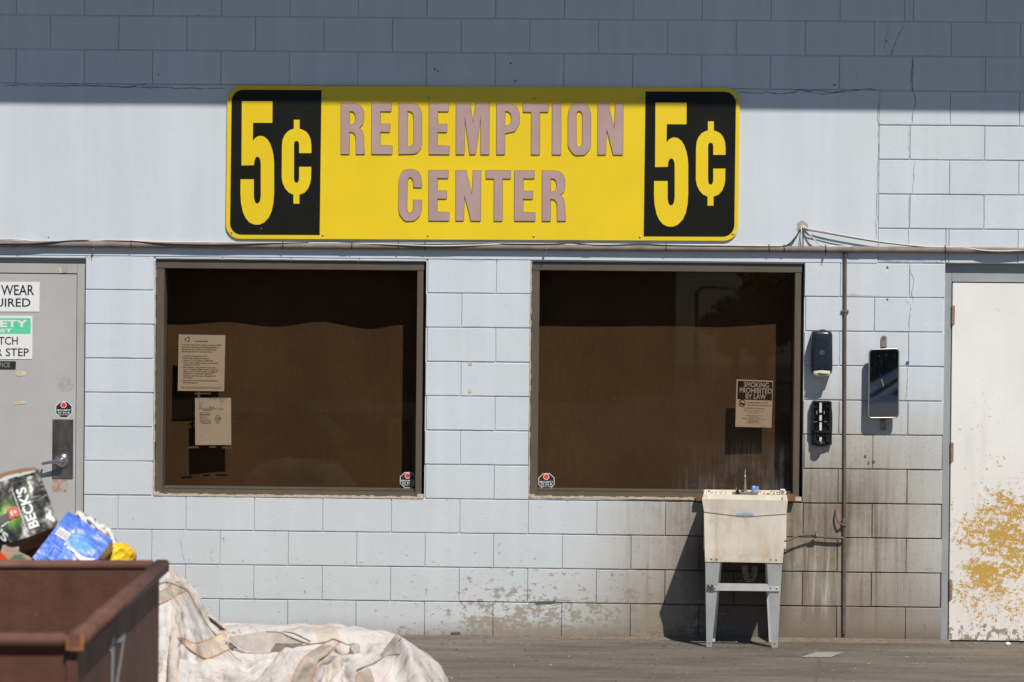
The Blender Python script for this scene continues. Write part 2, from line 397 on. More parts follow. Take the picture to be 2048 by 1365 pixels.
def steel():
    m = Mat('scuffed_stainless', (0.19, 0.18, 0.165), 0.38, 0.85)
    m.val(m.noise(3, 5, 0.7, (3, 1, 1)).ramp(0.3, 0.7, 0.6, 1.5)); m.bump(m.noise(6, 3), 0.01, 0.4)
    return m.m
M_STEEL = steel(); M_CHROME = plain('brushed_chrome', (0.62, 0.62, 0.62), 0.26, 1.0, 0.06)
M_DULL = plain('dull_brass_chrome', (0.30, 0.25, 0.18), 0.5, 0.6, 0.3, 60)
M_WHITE = plain('white_plastic_sign', (0.78, 0.79, 0.80), 0.4, 0, 0.02)
M_INK = plain('black_ink', (0.018, 0.02, 0.024), 0.5, 0, 0.05)
M_INKB = plain('faded_ink', (0.06, 0.055, 0.05), 0.6, 0, 0.05)
M_GREEN = plain('safety_green', (0.11, 0.62, 0.38), 0.45, 0, 0.03)
M_RED = plain('red_ink', (0.85, 0.035, 0.015), 0.45, 0, 0.03)
M_TAPE = plain('old_masking_tape', (0.60, 0.50, 0.33), 0.7, 0, 0.15)
M_PAPER = plain('aged_paper', (0.82, 0.72, 0.63), 0.8, 0, 0.04, 10)
M_PAPER2 = plain('aged_paper_grey', (0.82, 0.73, 0.64), 0.8, 0, 0.05, 10)
M_LGREEN = plain('olive_logo_ink', (0.30, 0.28, 0.03), 0.7, 0, 0.1)
M_TAPEC = plain('cloudy_clear_tape', (0.20, 0.175, 0.15), 0.4, 0, 0.1)
M_DOT = plain('black_plastic', (0.014, 0.015, 0.018), 0.25, 0, 0.1, 8)
M_NAVY = plain('navy_black_plastic', (0.012, 0.02, 0.033), 0.25, 0, 0.15, 8)
M_CREAM = plain('cream_plastic', (0.50, 0.49, 0.36), 0.5, 0, 0.08)
M_WPL = plain('white_plastic_rod', (0.62, 0.62, 0.60), 0.4, 0, 0.06)
M_MIRR = plain('mirror_silvering', (0.72, 0.72, 0.72), 0.02, 1.0, 0.02)
def tubmat():
    m = Mat('stained_cream_plastic', (0.80, 0.745, 0.645), 0.5, 0, 0.4)
    x, y, z = m.xyz()
    m.val(m.noise(3.5, 6, 0.65).ramp(0.3, 0.7, 0.88, 1.07)); m.val(m.noise(2, 5, 0.6, (12, 1, 1)).ramp(0.35, 0.7, 0.93, 1.04))
    m.mix(m.noise(6, 5, 0.68, (1, 1, 0.6), (3, 0, 0)).ramp(0.50, 0.70)*0.50, (0.55, 0.40, 0.25))
    zb = W(1490, 1124, -0.48).z
    m.mix(z.ramp(zb+0.10, zb+0.01)*m.noise(9, 5, 0.7, (1, 1, 1), (1, 4, 0)).ramp(0.4, 0.65)*0.6, (0.52, 0.33, 0.17))
    m.mix(m.noise(50, 4, 0.6).ramp(0.70, 0.74)*0.4, (0.35, 0.27, 0.2))
    zt = W(1490, 1028, -0.52).z
    m.mix(z.ramp(zt-0.01, zt+0.02)*0.25, (0.55, 0.49, 0.41)); m.mix(m.noise(1.0, 5, 0.6, (30, 1, 2.2)).ramp(0.58, 0.75)*0.30, (0.42, 0.33, 0.24))
    m.bump(m.noise(14, 3), 0.003, 0.5); return m.m
M_TUB = tubmat()
M_LEG = plain('grey_painted_leg', (0.52, 0.54, 0.55), 0.42, 0.25, 0.10, 12)
M_WOOD = plain('old_wood_board', (0.16, 0.082, 0.045), 0.8, 0, 0.25, 14)
M_BLUEP = plain('blue_acrylic', (0.16, 0.30, 0.62), 0.15, 0, 0.1, spec=0.8)
M_LBLUE = plain('pale_blue_print', (0.52, 0.58, 0.68), 0.5)
def dump():
    m = Mat('brown_dumpster_paint', (0.105, 0.048, 0.033), 0.65, 0, 0.25)
    m.val(m.noise(3, 6, 0.65).ramp(0.3, 0.7, 0.85, 1.18)); m.val(m.noise(1.5, 5, 0.6, (8, 8, 0.7)).ramp(0.3, 0.7, 0.9, 1.1))
    m.mix(m.noise(26, 4, 0.65).ramp(0.70, 0.74)*0.6, (0.21, 0.13, 0.10))
    m.mix(m.noise(12, 5, 0.7, off=(4, 4, 4)).ramp(0.69, 0.75)*0.5, (0.03, 0.02, 0.018))
    m.bump(m.noise(2.2, 3, .5), 0.05, 0.6); m.bump(m.noise(40, 4), 0.002); m.mix(m.noise(1.0, 4, .6, (14, 14, .8), (3,1,0)).ramp(.66,.76)*.5, (.17,.075,.03)); return m.m
M_DUMP = dump()
def dumpr():
    m = Mat('chipped_rail_paint', (0.135, 0.064, 0.046), 0.6, 0, 0.3)
    m.val(m.noise(6, 6, 0.65).ramp(0.3, 0.7, 0.8, 1.25))
    m.mix(m.noise(9, 5, 0.7).ramp(0.64, 0.74)*0.35, (0.15, 0.12, 0.12))
    m.mix(m.noise(11, 5, 0.7, off=(4, 4, 4)).ramp(0.66, 0.72)*0.6, (0.24, 0.10, 0.03)); return m.m
M_DRAIL = dumpr()
M_RUSTO = plain('orange_rust', (0.27, 0.11, 0.03), 0.8, 0, 0.45, 40)
M_SPRAY = plain('white_spray_paint', (0.36, 0.37, 0.37), 0.6, 0, 0.12, 30)
M_KRAFT = plain('kraft_cardboard', (0.34, 0.20, 0.11), 0.8, 0, 0.1, 8)
M_KRAFTL = plain('pale_kraft_cardboard', (0.46, 0.35, 0.24), 0.8, 0, 0.1, 8)
M_ORANGE = plain('orange_plastic', (0.80, 0.09, 0.02), 0.4)
M_FOAM = plain('white_pulp', (0.68, 0.67, 0.66), 0.8, 0, 0.05, 8)
M_YBAG = plain('yellow_plastic_bag', (0.80, 0.52, 0.01), 0.25, 0, 0.05)

# ------------------------------------------------------------------ ground
g = MB()
g.add([(-40,-90,0),(50,-90,0),(50,0.6,0),(-40,0.6,0)], [(0,1,2,3)])
g.build('ground', M_GROUND, kind='structure')

# ------------------------------------------------------------------ building
bld = empty('building', (0, 0, 0), 'low commercial building of pale blue painted concrete blocks with a shaded upper wall', 'building')
ZT = 5.25
XL, XR = -5.0, 11.0
def opening(x0, x1, yt, yb, ym=None):
    return (x0, x1, yb, yt)
# openings: x0, x1, z0, z1
OD1 = (WX(172, 760)-1.02, WX(169.3, 760), -0.05, W(100, 517.5).z)
OW1 = (WX(308.5, 760), WX(850.5, 760), W(580, 994).z, W(580, 521.5).z)
OW2 = (WX(1059.5, 760), WX(1607, 760), W(1330, 998.5).z, W(1330, 525.5).z)
OD2 = (WX(1886.5, 900), WX(1886.5, 900)+1.05, -0.05, W(1960, 528).z)
OPEN = [OD1, OW1, OW2, OD2]
def subtract(r, o):
    x0, x1, z0, z1 = r; a0, a1, b0, b1 = o
    if x1 <= a0 or x0 >= a1 or z1 <= b0 or z0 >= b1: return [r]
    out = []
    if x0 < a0: out.append((x0, a0, z0, z1))
    if x1 > a1: out.append((a1, x1, z0, z1))
    m0, m1 = max(x0, a0), min(x1, a1)
    if z0 < b0: out.append((m0, m1, z0, b0))
    if z1 > b1: out.append((m0, m1, b1, z1))
    return out
rects = []
XS = W(1757, 380).x                          # where the plaster band ends
def course(k, xa, xb, xs):
    z0 = k*B; z1 = z0+B
    xs = [xa]+[x for x in sorted(xs) if xa+0.03 < x < xb-0.03]+[xb]
    for a, b in zip(xs[:-1], xs[1:]): rects.append((a, b, z0, z1))
for k in range(0, 26):
    js = [j*B for j in range(-26, 60) if (j-k) % 2 == 0]
    if 4 <= k < 11: course(k, XL, XR, [x for x in js if not (x > WX(180) and x < WX(300))])
    elif k < 11: course(k, XL, XR, js)
    elif k < 16:
        y = 555-68.7*(k-11)
        xs = [j*B+SH_R for j in range(27, 60) if (j-k) % 2 == 0]
        if k % 2 == 0: xs.append(WX(1819, y))
        course(k, XS, XR, xs)
    else:
        seam = WX(1826, 100)
        xs = [j*B+SH_UP for j in range(-26, 26) if (j-k) % 2 == 0] + [j*B+SH_R for j in range(27, 60) if (j-k) % 2 == 0]
        if k % 2 == 0: xs = [x for x in xs if abs(x-seam) > 0.12] + [seam, WX(1809, 20)][:1 if k == 16 else 2]
        course(k, XL, XR, xs)
for o in OPEN:
    rects = [q for r in rects for q in subtract(r, o)]
def block(mb, x0, x1, z0, z1, g=0.0033, depth=0.014, yj=0.0, bev=0.0024, back=None):
    jit = lambda s=0.0006: random.uniform(-s, s)
    gv = g*random.uniform(0.38, 0.68)
    a0, a1, c0, c1 = x0+gv+jit(), x1-gv+jit(), z0+g+jit(), z1-g+jit(0.0009)
    nx = max(2, int((a1-a0)/0.05)); rows = []
    # ragged outline: edge points wander by a fraction of a millimetre
    ring = []
    for i in range(nx): ring.append((a0+(a1-a0)*i/nx, c0+random.gauss(0, 0.0005)))
    for i in range(3): ring.append((a1+random.gauss(0, 0.0004), c0+(c1-c0)*i/3))
    for i in range(nx): ring.append((a1-(a1-a0)*i/nx, c1+random.gauss(0, 0.0005)))
    for i in range(3): ring.append((a0+random.gauss(0, 0.0004), c1-(c1-c0)*i/3))
    cx, cz = (a0+a1)/2, (c0+c1)/2; n = len(ring)
    outer = [(p[0], yj+bev*1.2, p[1]) for p in ring]; back_ = [(p[0], yj+depth, p[1]) for p in ring]
    inner = []
    for p in ring:
        dx = (bev if p[0] < cx else -bev) if abs(p[0]-cx) > (a1-a0)/2-0.004 else 0
        dz = (bev if p[1] < cz else -bev) if abs(p[1]-cz) > (c1-c0)/2-0.004 else 0
        inner.append((p[0]+dx, yj, p[1]+dz))
    mb.add(inner+outer+back_, [tuple(range(n))] + [(i, (i+1)%n, n+(i+1)%n, n+i) for i in range(n)] + [(n+i, n+(i+1)%n, 2*n+(i+1)%n, 2*n+i) for i in range(n)])
mb = MB()
for (x0, x1, z0, z1) in rects:
    if x1-x0 < 0.012 or z1-z0 < 0.012: continue
    # joints at openings are tight to the edge
    block(mb, x0, x1, z0, z1, yj=random.uniform(-0.0012, 0.0012))
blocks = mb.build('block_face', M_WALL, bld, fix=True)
# smooth plastered beam over the openings
pb = MB()
pr = [(XL, XS, 11*B, 16*B)]
for o in OPEN: pr = [q for r in pr for q in subtract(r, o)]
for r in pr:
    x0, x1, z0, z1 = r
    nx = max(1, int((x1-x0)/0.06)); nz = max(1, int((z1-z0)/0.06))
    vs = []; fs = []
    top = abs(z1-16*B) < 1e-3
    for i in range(nz+1):
        for j in range(nx+1):
            X = x0+(x1-x0)*j/nx; Z = z0+(z1-z0)*i/nz
            if top and i == nz: Z += 0.006*noise.noise(Vector((X*7, 0, 3)))
            vs.append((X, -0.0015+0.0014*noise.noise(Vector((X*1.5, 4, Z*1.5))), Z))
    for i in range(nz):
        for j in range(nx): a = i*(nx+1)+j; fs.append((a, a+1, a+nx+2, a+nx+1))
    b0 = len(vs); pb.add(vs, fs, smooth=True)
    pb.box((x0+0.0005, 0.002, z0+0.0005), (x1-0.0005, 0.012, z1-0.006))
pb.build('plaster_beam', M_PLAST, bld, fix=False)
# mortar bed behind the faces and the body of the wall with its reveals
wb = MB(); core = [(XL, XR, -0.05, ZT)]
for o in OPEN: core = [q for r in core for q in subtract(r, o)]
for r in core:
    wb.box((r[0], 0.0075, r[2]), (r[1], 0.20, r[3]))
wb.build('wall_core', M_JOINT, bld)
# roof slab with its overhang: the eave that shades the upper wall
zs = W(700, 212).z; EO = 1.5
ze = zs + 1.36*EO
rb = MB(); rb.box((XL-0.6, -EO, ze), (XR+0.6, 8.0, ze+0.30))
rb.box((XL-0.62, -EO-0.022, ze+0.02), (XR+0.62, -EO-0.001, ze+0.34))
rb.build('roof', plain('roof_fascia', (0.30, 0.33, 0.36), 0.7), bld)
hb = MB()
for px in (300, 1262): 
    X = W(px, 215).x + 0.41*EO
    hb = MB(); hb.box((X-0.02, -EO+0.01, ze-0.022), (X+0.02, -EO+0.06, ze-0.002)); hb.build('gutter_bracket', M_SCREW, bld)
# room behind the windows
rm = MB(); rm.add([(XL,6,-.05),(XR,6,-.05),(XR,6,ZT),(XL,6,ZT)], [(0,1,2,3)]); rm.add([(XL,.2,-.05),(XL,6,-.05),(XL,6,ZT),(XL,.2,ZT)], [(0,1,2,3)])
rm.add([(XR,.2,-.05),(XR,6,-.05),(XR,6,ZT),(XR,.2,ZT)], [(0,1,2,3)])
rm.build('rear_wall', plain('dark_room', (0.05, 0.045, 0.04), 0.9), bld)

# cracks in the painted wall
def ribbon(mb, pts, wd, Y=-0.0035, jag=0.004, seg=0.02):
    mb = MB()
    P = [W(x, y, Y) for x, y in pts]; out = []
    for a, b in zip(P[:-1], P[1:]):
        n = max(1, int((b-a).length/seg))
        for i in range(n): out.append(a.lerp(b, i/n))
    out.append(P[-1])
    out = [p+Vector((random.gauss(0, jag*.5), 0, random.gauss(0, jag*.5))) for p in out]
    L = []; Rr = []
    for i, p in enumerate(out):
        t = (out[min(i+1, len(out)-1)]-out[max(i-1, 0)]).normalized(); nn = Vector((-t.z, 0, t.x))
        wv = wd*random.uniform(0.25, 1.0)*(0.4 if i in (0, len(out)-1) else 1)
        L.append(p+nn*wv/2); Rr.append(p-nn*wv/2)
    n = len(out)
    mb.add(L+Rr, [(i, i+1, n+i+1, n+i) for i in range(n-1)]); mb.build('crack', M_CRACK, bld, fix=False)
ck = MB()
ribbon(ck, [(0,171),(50,170),(130,173),(180,171),(250,175),(330,176),(420,178),(455,177)], 0.0045, jag=0.006)
ribbon(ck, [(120,172),(150,169),(200,173),(240,174),(290,170),(330,176)], 0.003, jag=0.006)
ribbon(ck, [(1478,186),(1580,187),(1600,180),(1640,182),(1660,186),(1700,181),(1740,180),(1757,183)], 0.005, jag=0.006)
ribbon(ck, [(1600,182),(1640,188),(1680,184),(1720,179)], 0.003, jag=0.006)
ribbon(ck, [(1808,48),(1795,75),(1781,112)], 0.004); ribbon(ck, [(1778,52),(1768,85),(1775,112)], 0.002, jag=0.006)
ribbon(ck, [(1825,118),(1822,170),(1832,200),(1827,222),(1823,250)], 0.004); ribbon(ck, [(1820,0),(1821,30)], 0.003)
ribbon(ck, [(1818,254),(1819,320)], 0.002); ribbon(ck, [(1830,322),(1828,350),(1826,385)], 0.0025, jag=0.006)
ribbon(ck, [(1819,390),(1817,455),(1818,490)], 0.002); 
ribbon(ck, [(1756,200),(1757,300),(1754,400),(1752,480)], 0.003, jag=0.005)
ribbon(ck, [(1820,537),(1828,560),(1824,590),(1829,602),(1822,612),(1810,598)], 0.0022); ribbon(ck, [(1822,612),(1820,640),(1818,662)], 0.003, jag=0.006)
ribbon(ck, [(1816,730),(1814,770),(1811,800)], 0.0025, jag=0.005); ribbon(ck, [(1812,826),(1820,806)], 0.002)
ribbon(ck, [(160,515),(230,512),(300,514)], 0.0012, jag=0.002); ribbon(ck, [(905,518),(940,522),(975,519),(1005,521)], 0.0015, jag=0.004)
ribbon(ck, [(371,1062),(361,1080),(366,1110),(371,1126)], 0.0013); ribbon(ck, [(1757,519),(1790,523),(1830,520),(1888,527)], 0.003, jag=0.004)
ribbon(ck, [(1692,590),(1760,592)], 0.002)
# broken block edges and drill holes
hb = MB()
def spot(mb, px, py, r, Y=-0.0036, n=9, sq=1.0):
    c = W(px, py, Y)
    vs = [c+Vector((math.cos(2*math.pi*i/n)*r*random.uniform(.7, 1.2), 0, math.sin(2*math.pi*i/n)*r*sq*random.uniform(.7, 1.2))) for i in range(n)]
    mb.add(vs, [tuple(range(n))])
for p in [(870,139,.006),(876,143,.005),(1021,127,.006),(1031,162,.006),(1773,83,.006),(1775,535,.006),(1775,599,.006),(1815,726,.010),(1731,913,.008),(1737,926,.007),(1747,924,.009),(1669,170,.006),(317,150,.004),(396,31,.004),(97,475,.004)]:
    hb = MB(); spot(hb, *p); hb.build('hole', M_CRACK, bld, fix=False)
def pxpoly(mb, pts, Y): mb.add([W(x, y, Y) for x, y in pts], [tuple(range(len(pts)))])
hb = MB(); pxpoly(hb, [(1069,1205),(1078,1203),(1104,1203),(1109,1201),(1112,1205),(1105,1208),(1072,1209)], -0.0038); hb.build('hole', M_CRACK, bld, fix=False)
hb = MB(); pxpoly(hb, [(901,1265),(920,1264),(921,1268),(903,1269)], -0.0038)
hb.build('hole', M_CRACK, bld, fix=False)
pt = MB()
def chip(mb, px, py, wpx, hpx, Y=-0.0039): pxpoly(mb, [(px-wpx,py-hpx),(px-wpx*.3,py-hpx*1.3),(px+wpx,py-hpx*.8),(px+wpx*.9,py+hpx),(px,py+hpx*.9),(px-wpx*1.1,py+hpx)], Y)
chip(pt, 940.5, 728, 3.5, 2.6); pt.build('bare_patch', M_TAPE, bld, fix=False); pt = MB(); chip(pt, 940, 783, 3.2, 3)
pt.build('bare_patch', M_TAPE, bld, fix=False)
gp = MB()
pxpoly(gp, [(1594,447),(1600,443),(1603,441),(1608,443),(1612,446),(1616,448),(1616,455),(1612,460),(1606,462),(1600,463),(1596,464),(1593,458),(1595,453)], -0.004)
gp.build('mortar_patch', plain('grey_mortar', (0.36, 0.35, 0.33), 0.9, 0, 0.15, 60), bld, fix=False)

# ---- windows
def window(O, nx, label):
    x0, x1, z0, z1 = O
    fw = 0.052; yf = 0.018; yb = 0.15
    fr = MB()
    fr.box((x0+0.006, yf, z1-fw), (x1-0.014, yb, z1-0.001), bev=0.002)
    fr.box((x0+0.006, yf+0.001, z0+0.006), (x0+fw, yb, z1-fw-0.001), bev=0.002)
    fr.box((x1-fw-0.002, yf+0.001, z0+0.006), (x1-0.018, yb, z1-fw-0.001), bev=0.002)
    fr.box((x0+fw+0.001, yf+0.002, z0+0.006), (x1-fw-0.003, yb, z0+fw*0.72), bev=0.002)
    fr.box((x0+fw+0.001, yf+0.03, z0+fw*0.72+0.001), (x1-fw-0.003, yb, z0+fw*0.98), bev=0.002)
    f = fr.build('window', M_BRONZE, bld, label=label)
    gl = MB(); gl.box((x0+fw*0.8, 0.12, z0+fw*0.8), (x1-fw*0.7, 0.126, z1-fw*0.8))
    gl.build('pane', M_GLASS if nx == 1 else M_GLASS2, f)
    sl = MB()
    # torn sealant along the sill and jamb
    pts = [(x0+0.004+ (x1-x0-0.008)*i/60) for i in range(61)]
    for a, b in zip(pts[:-1], pts[1:]):
        h = 0.006+random.uniform(0, 0.006)
        sl.box((a, -0.002-random.uniform(0, .002), z0-0.003), (b, 0.03, z0+h))
    for i in range(40):
        za = z0+(z1-z0)*i/40; zb = z0+(z1-z0)*(i+1)/40
        sl.box((x0-0.001, 0.0-random.uniform(0, .002), za), (x0+0.003+random.uniform(0, .004), 0.02, zb))
    for (xa, xb) in ((x0+.004, x0+.035), (x1-.04, x1-.004)):
        sl.box((xa, -0.004, z0-0.002), (xb, 0.025, z0+0.018+random.uniform(0, .006)))
    sl.build('sealant', plain('old_sealant', (0.50, 0.42, 0.34), 0.9, 0, 0.25, 60), f)
    return f
window(OW1, 1, 'left shop window with two paper notices taped inside'); window(OW2, 2, 'right shop window above the utility sink')
# ribbed brown board hung behind each window
def board(O, label, wav):
    x0, x1, z0, z1 = O; n = 90; vs = []; fs = []
    for i in range(n+1):
        X = x0-0.05+(x1-x0+0.12)*i/n; u = (X-x0)/(x1-x0)
        for j, Z in enumerate((z0-0.05, (z0+z1)/2, z1+0.03)):
            vs.append((X, 0.262+wav(u), Z))
    for i in range(n):
        for j in range(2): a = i*3+j; fs.append((a, a+3, a+4, a+1))
    m = len(vs); vs += [(v[0], v[1]+0.006, v[2]) for v in vs]
    fs += [tuple(m+k for k in f[::-1]) for f in fs]
    o = MB().add(vs, fs, smooth=True).build('board', M_BOARD, label=label, cat='board', group='brown boards behind the windows', fix=False)
    return o
board(OW1, 'wavy brown ribbed board behind the left window glass, behind the paper notices', lambda u: 0.014*math.sin(u*17.5+0.6)*(0.35+u*1.0)*(1 if u < .85 else .3))
board(OW2, 'brown ribbed board behind the right window glass above the sink', lambda u: 0.003*math.sin(u*9)-0.03*max(0, u-0.70)/0.3)
# unlit room behind the boards stays dark

# ---- doors
def door_left():
    fr = MB(); x0, x1, z0, z1 = OD1; yf = 0.024
    dx1 = WX(150, 760); dz1 = W(100, 548.5).z
    fr.box((dx1+0.004, yf, 0.0), (x1-0.004, 0.16, z1-0.028), bev=0.0015)
    fr.box((x0+0.004, yf, 0.0), (x0+0.055, 0.16, z1-0.028), bev=0.0015)
    fr.box((x0+0.056, yf+0.0005, dz1+0.005), (dx1+0.003, 0.16, z1-0.028), bev=0.0015)
    fr.box((x0+0.004, yf+0.012, z1-0.027), (x1-0.004, 0.16, z1-0.001))
    fr.box((x1-0.0035, 0.012, 0), (x1-0.0005, 0.15, z1-0.03), 1)
    d = MB(); d.box((x0+0.06, yf+0.004, 0.012), (dx1, yf+0.048, dz1), bev=0.0015)
    d = d.build('door', M_GDOOR, bld, label='grey steel door with safety signs and a lever handle')
    fr.build('door_frame', [M_DFRAME, M_CRACK], d)
    bk = MB(); bk.box((x0+0.06, 0.09, 0), (dx1+0.003, 0.15, dz1+0.004)); bk.build('door_stop', M_CRACK, d)
    Y = yf+0.004
    # lock plate and lever
    A = W(104.2, 958, Y); C = W(147, 839.5, Y)
    pl = MB(); pl.box((A.x, Y-0.004, A.z), (C.x, Y-0.0005, C.z), bev=0.003)
    pl.build('lock_plate', M_STEEL, d)
    for px, py in ((107.5, 842), (107.5, 954)): sc = MB(); c = W(px, py, Y-.004); sc.lathe([(0.003, 0), (0.003, 0.001), (0.001, 0.002)], c, (0, -1, 0), 8); sc.build('screw', M_SCREW, d)
    c = W(124, 922, Y-.004)
    hd = MB(); hd.lathe([(0.043, 0), (0.042, 0.006), (0.034, 0.014), (0.020, 0.021), (0.017, 0.03), (0.017, 0.052), (0.012, 0.057)], c, (0, -1, 0), 28)
    e = W(85, 928, Y-.055)
    p = [c+Vector((0, -0.048, 0)), c+Vector((-0.03, -0.050, -0.003)), c+Vector((-0.07, -0.052, -0.008)), Vector((e.x, Y-.056, e.z)), Vector((e.x-0.003, Y-.03, e.z-0.001))]
    hd.tube(p, 0.009, 10, rs=[0.015, 0.012, 0.0095, 0.0085, 0.007])
    hd.build('handle', M_CHROME, d)
    k = MB(); k.lathe([(0.008, 0), (0.008, 0.004), (0.004, 0.005)], c+Vector((0, -0.0565, 0)), (0, -1, 0), 12); k.build('keyhole', M_DULL, d)
    # ghost of an older plate below
    o2 = MB(); A = W(104.5, 984, Y); C = W(136, 960, Y); o2.box((A.x, Y-0.0012, A.z), (C.x, Y-0.0002, C.z))
    m = Mat('bare_patch_rust', (0.42, 0.38, 0.36), 0.6); m.mix(m.noise(30, 5, 0.6).ramp(0.5, 0.62)*0.8, (0.42, 0.18, 0.10))
    o2.build('old_plate', m.m, d)
    for px in (108.5, 130): o3 = MB(); spot(o3, px, 981, 0.0035, Y-0.003); o3.build('screw_hole', M_INK, d, fix=False)
    # tape scraps
    for poly in ([(33,745),(36,742),(50,742),(53,747),(51,752),(43,752),(37,754),(33,751)], [(29,803),(50,802),(51,808),(30,810)]):
        tp = MB(); pxpoly(tp, poly, Y-0.002); tp.build('tape_scrap', M_TAPE, d, fix=False)
    tp = MB(); pxpoly(tp, [(116,537),(121,534),(124,546),(119,547)], yf-0.002); tp.build('tape_scrap', M_TAPE, d, fix=False)
    tp = MB(); pxpoly(tp, [(124,531),(135,530),(135,546),(125,546)], yf-0.0015); tp.build('tape_mark', plain('grey_tape', (0.33, 0.33, 0.34), 0.5), d, fix=False)
    return Y
YD1 = door_left()
def door_right():
    x0, x1, z0, z1 = OD2; yf = 0.040
    xa = WX(1903.5, 900); zt = W(1960, 566.5).z; zb = W(1960, 1283.5).z
    fr = MB()
    fr.box((x0+0.002, yf, 0), (xa-0.006, 0.16, z1-0.055), bev=0.002)
    fr.box((xa-0.005, yf+0.001, zt+0.006), (x1-0.055, 0.16, z1-0.055), bev=0.002)
    fr.box((x1-0.053, yf, 0), (x1-0.002, 0.16, z1-0.055), bev=0.002)
    fr.box((x0+0.002, yf+0.006, z1-0.053), (x1-0.002, 0.16, z1-0.001))
    d = MB(); d.box((xa, yf-0.006, zb+0.002), (x1-0.06, yf+0.04, zt), bev=0.002)
    d = d.build('door', M_WDOOR, bld, label='white steel door with ochre undercoat worn through')
    fr.build('door_frame', M_DFRAME2, d)
    bk = MB(); bk.box((xa-0.006, 0.10, 0), (x1-0.056, 0.15, zt+0.004)); bk.build('door_stop', M_CRACK, d)
    for y0_, y1_, px in ((611, 650, 1905.5), (885, 924, 1903), (1159, 1200, 1900.5)):
        h = MB(); a = W(px, y1_, yf-.012); b = W(px, y0_, yf-.012)
        h.tube([(a.x-.001, yf-.009, a.z), (b.x-.001, yf-.009, b.z)], 0.0065, 10)
        h.box((a.x, yf-.0095, a.z+.003), (a.x+.012, yf-.0062, b.z-.003))
        h.build('hinge', M_HINGE, d)
door_right()
sp = MB()
for px in (1894,): pass

# ------------------------------------------------------------------ dirt cove along the foot of the wall
dc = MB(); n = 260
xa, xb = WX(640, 1260), WX(1898, 1270)
vs = []; fs = []
for i in range(n+1):
    X = xa+(xb-xa)*i/n; nn = noise.noise(Vector((X*6, 1, 0)))*.5+.5; n2 = noise.noise(Vector((X*40, 2, 0)))*.5+.5
    rgt = min(1, max(0.15, (X-2.6)/2.0))
    h = (0.004+0.018*nn*rgt+0.008*n2*rgt)
    wd = 0.03+0.10*nn*rgt+0.02*n2
    vs += [(X, -0.0045, h), (X, -wd*.45, h*.55), (X, -wd, 0.0005)]
for i in range(n):
    for j in range(2): a = i*3+j; fs.append((a, a+1, a+4, a+3))
dc.add(vs, fs, smooth=True)
dc.build('dirt', plain('dry_dirt', (0.17, 0.142, 0.112), 0.95, 0, 0.25, 30, 0.003), kind='stuff')
gr = MB()
for i in range(1300):
    X = random.uniform(xa, 6.2); Y = -abs(random.gauss(0, 0.9)) if random.random() < .75 else -random.uniform(0, 2.2)
    if Y < -2.3: continue
    s = random.uniform(0.0015, 0.005) if random.random() < .93 else random.uniform(.005, .009)
    q = [Vector((random.gauss(0, s), random.gauss(0, s), abs(random.gauss(0, s*.6)))) for _ in range(4)]
    c = Vector((X, Y-0.02, 0.001)); gr.add([c+p for p in q], [(0,1,2),(0,2,3),(0,3,1),(1,3,2)], random.choice((0, 0, 1)))
gr.build('grit', [plain('pale_grit', (0.30, 0.27, 0.23), 0.9), plain('dark_grit', (0.05, 0.045, 0.04), 0.9)], kind='stuff')
# expansion joint and pale rectangle of paint on the concrete
pj = MB(); a = G(1643, 1300); b = G(1632, 1368)
pj.add([a+Vector((-.004,0,.003)), a+Vector((.004,0,.003)), b+Vector((.004,0,.003)), b+Vector((-.004,0,.003))], [(0,1,2,3)])
pj.build('ground_joint', M_CRACK, kind='structure', fix=False)
pp = MB(); pp.add([G(x, y, 0.004) for x, y in ((1602,1314.5),(1661,1315),(1687,1305),(1632,1304.5))], [(0,1,2,3)])
pp.build('ground_paint_patch', plain('pale_paint_on_ground', (0.30, 0.27, 0.235), 0.8, 0, 0.12, 30), kind='structure', fix=False)

# ------------------------------------------------------------------ the big sign
def z8(x, y): return (440+x/3.7926, 160+y/3.7926)
def z9(x, y): return (960+x/3.7926, 160+y/3.7926)
sc_ = W(966, 327)
sign = empty('sign', (sc_.x, -0.012, sc_.z), 'wide yellow metal sign with black ends reading 5 cents redemption center', 'sign')
YS = -0.016
def rrect_px(x0, y0, x1, y1, r, corners='all', dy=0.0):
    pts = []
    def arc(cx, cy, a0, a1):
        for i in range(9):
            a = math.radians(a0+(a1-a0)*i/8); pts.append((cx+r*math.cos(a), cy+r*math.sin(a)))
    (arc(x0+r, y0+r, 180, 270) if corners in ('all', 'l') else pts.append((x0, y0)))
    (arc(x1-r, y0+r, 270, 360) if corners in ('all', 'r') else pts.append((x1, y0)))
    (arc(x1-r, y1-r, 0, 90) if corners in ('all', 'r') else pts.append((x1, y1)))
    (arc(x0+r, y1-r, 90, 180) if corners in ('all', 'l') else pts.append((x0, y1)))
    return pts
def skew(pts):   # the sign sits a touch off level: follow its own slope and lean
    return [(x - (y-327)*0.0125, y + (x-966)*0.0042) for x, y in pts]
def slab(mb, pts, Y, t, mi=0, off=0.0):
    P = [W(x, y, Y) for x, y in pts]; vs, fs = fill([[(p.x, p.z) for p in P]], t, off)
    mb.add([(v.x, Y-t/2+v.z if False else Y+v.z, v.y) for v in vs], fs, mi)
sp = MB(); slab(sp, skew(rrect_px(453.5, 173.5, 1478, 480, 29)), YS+0.006, 0.011)
panel = sp.build('panel', M_YEL, sign)
for a, bb, cc in ((461.8, 641.2, 'l'), (1289.3, 1470.3, 'r')):
    q = MB(); slab(q, skew(rrect_px(a, 182, bb, 471.5, 23, cc)), YS-0.0005, 0.002); q.build('black_end', M_BLK, sign)
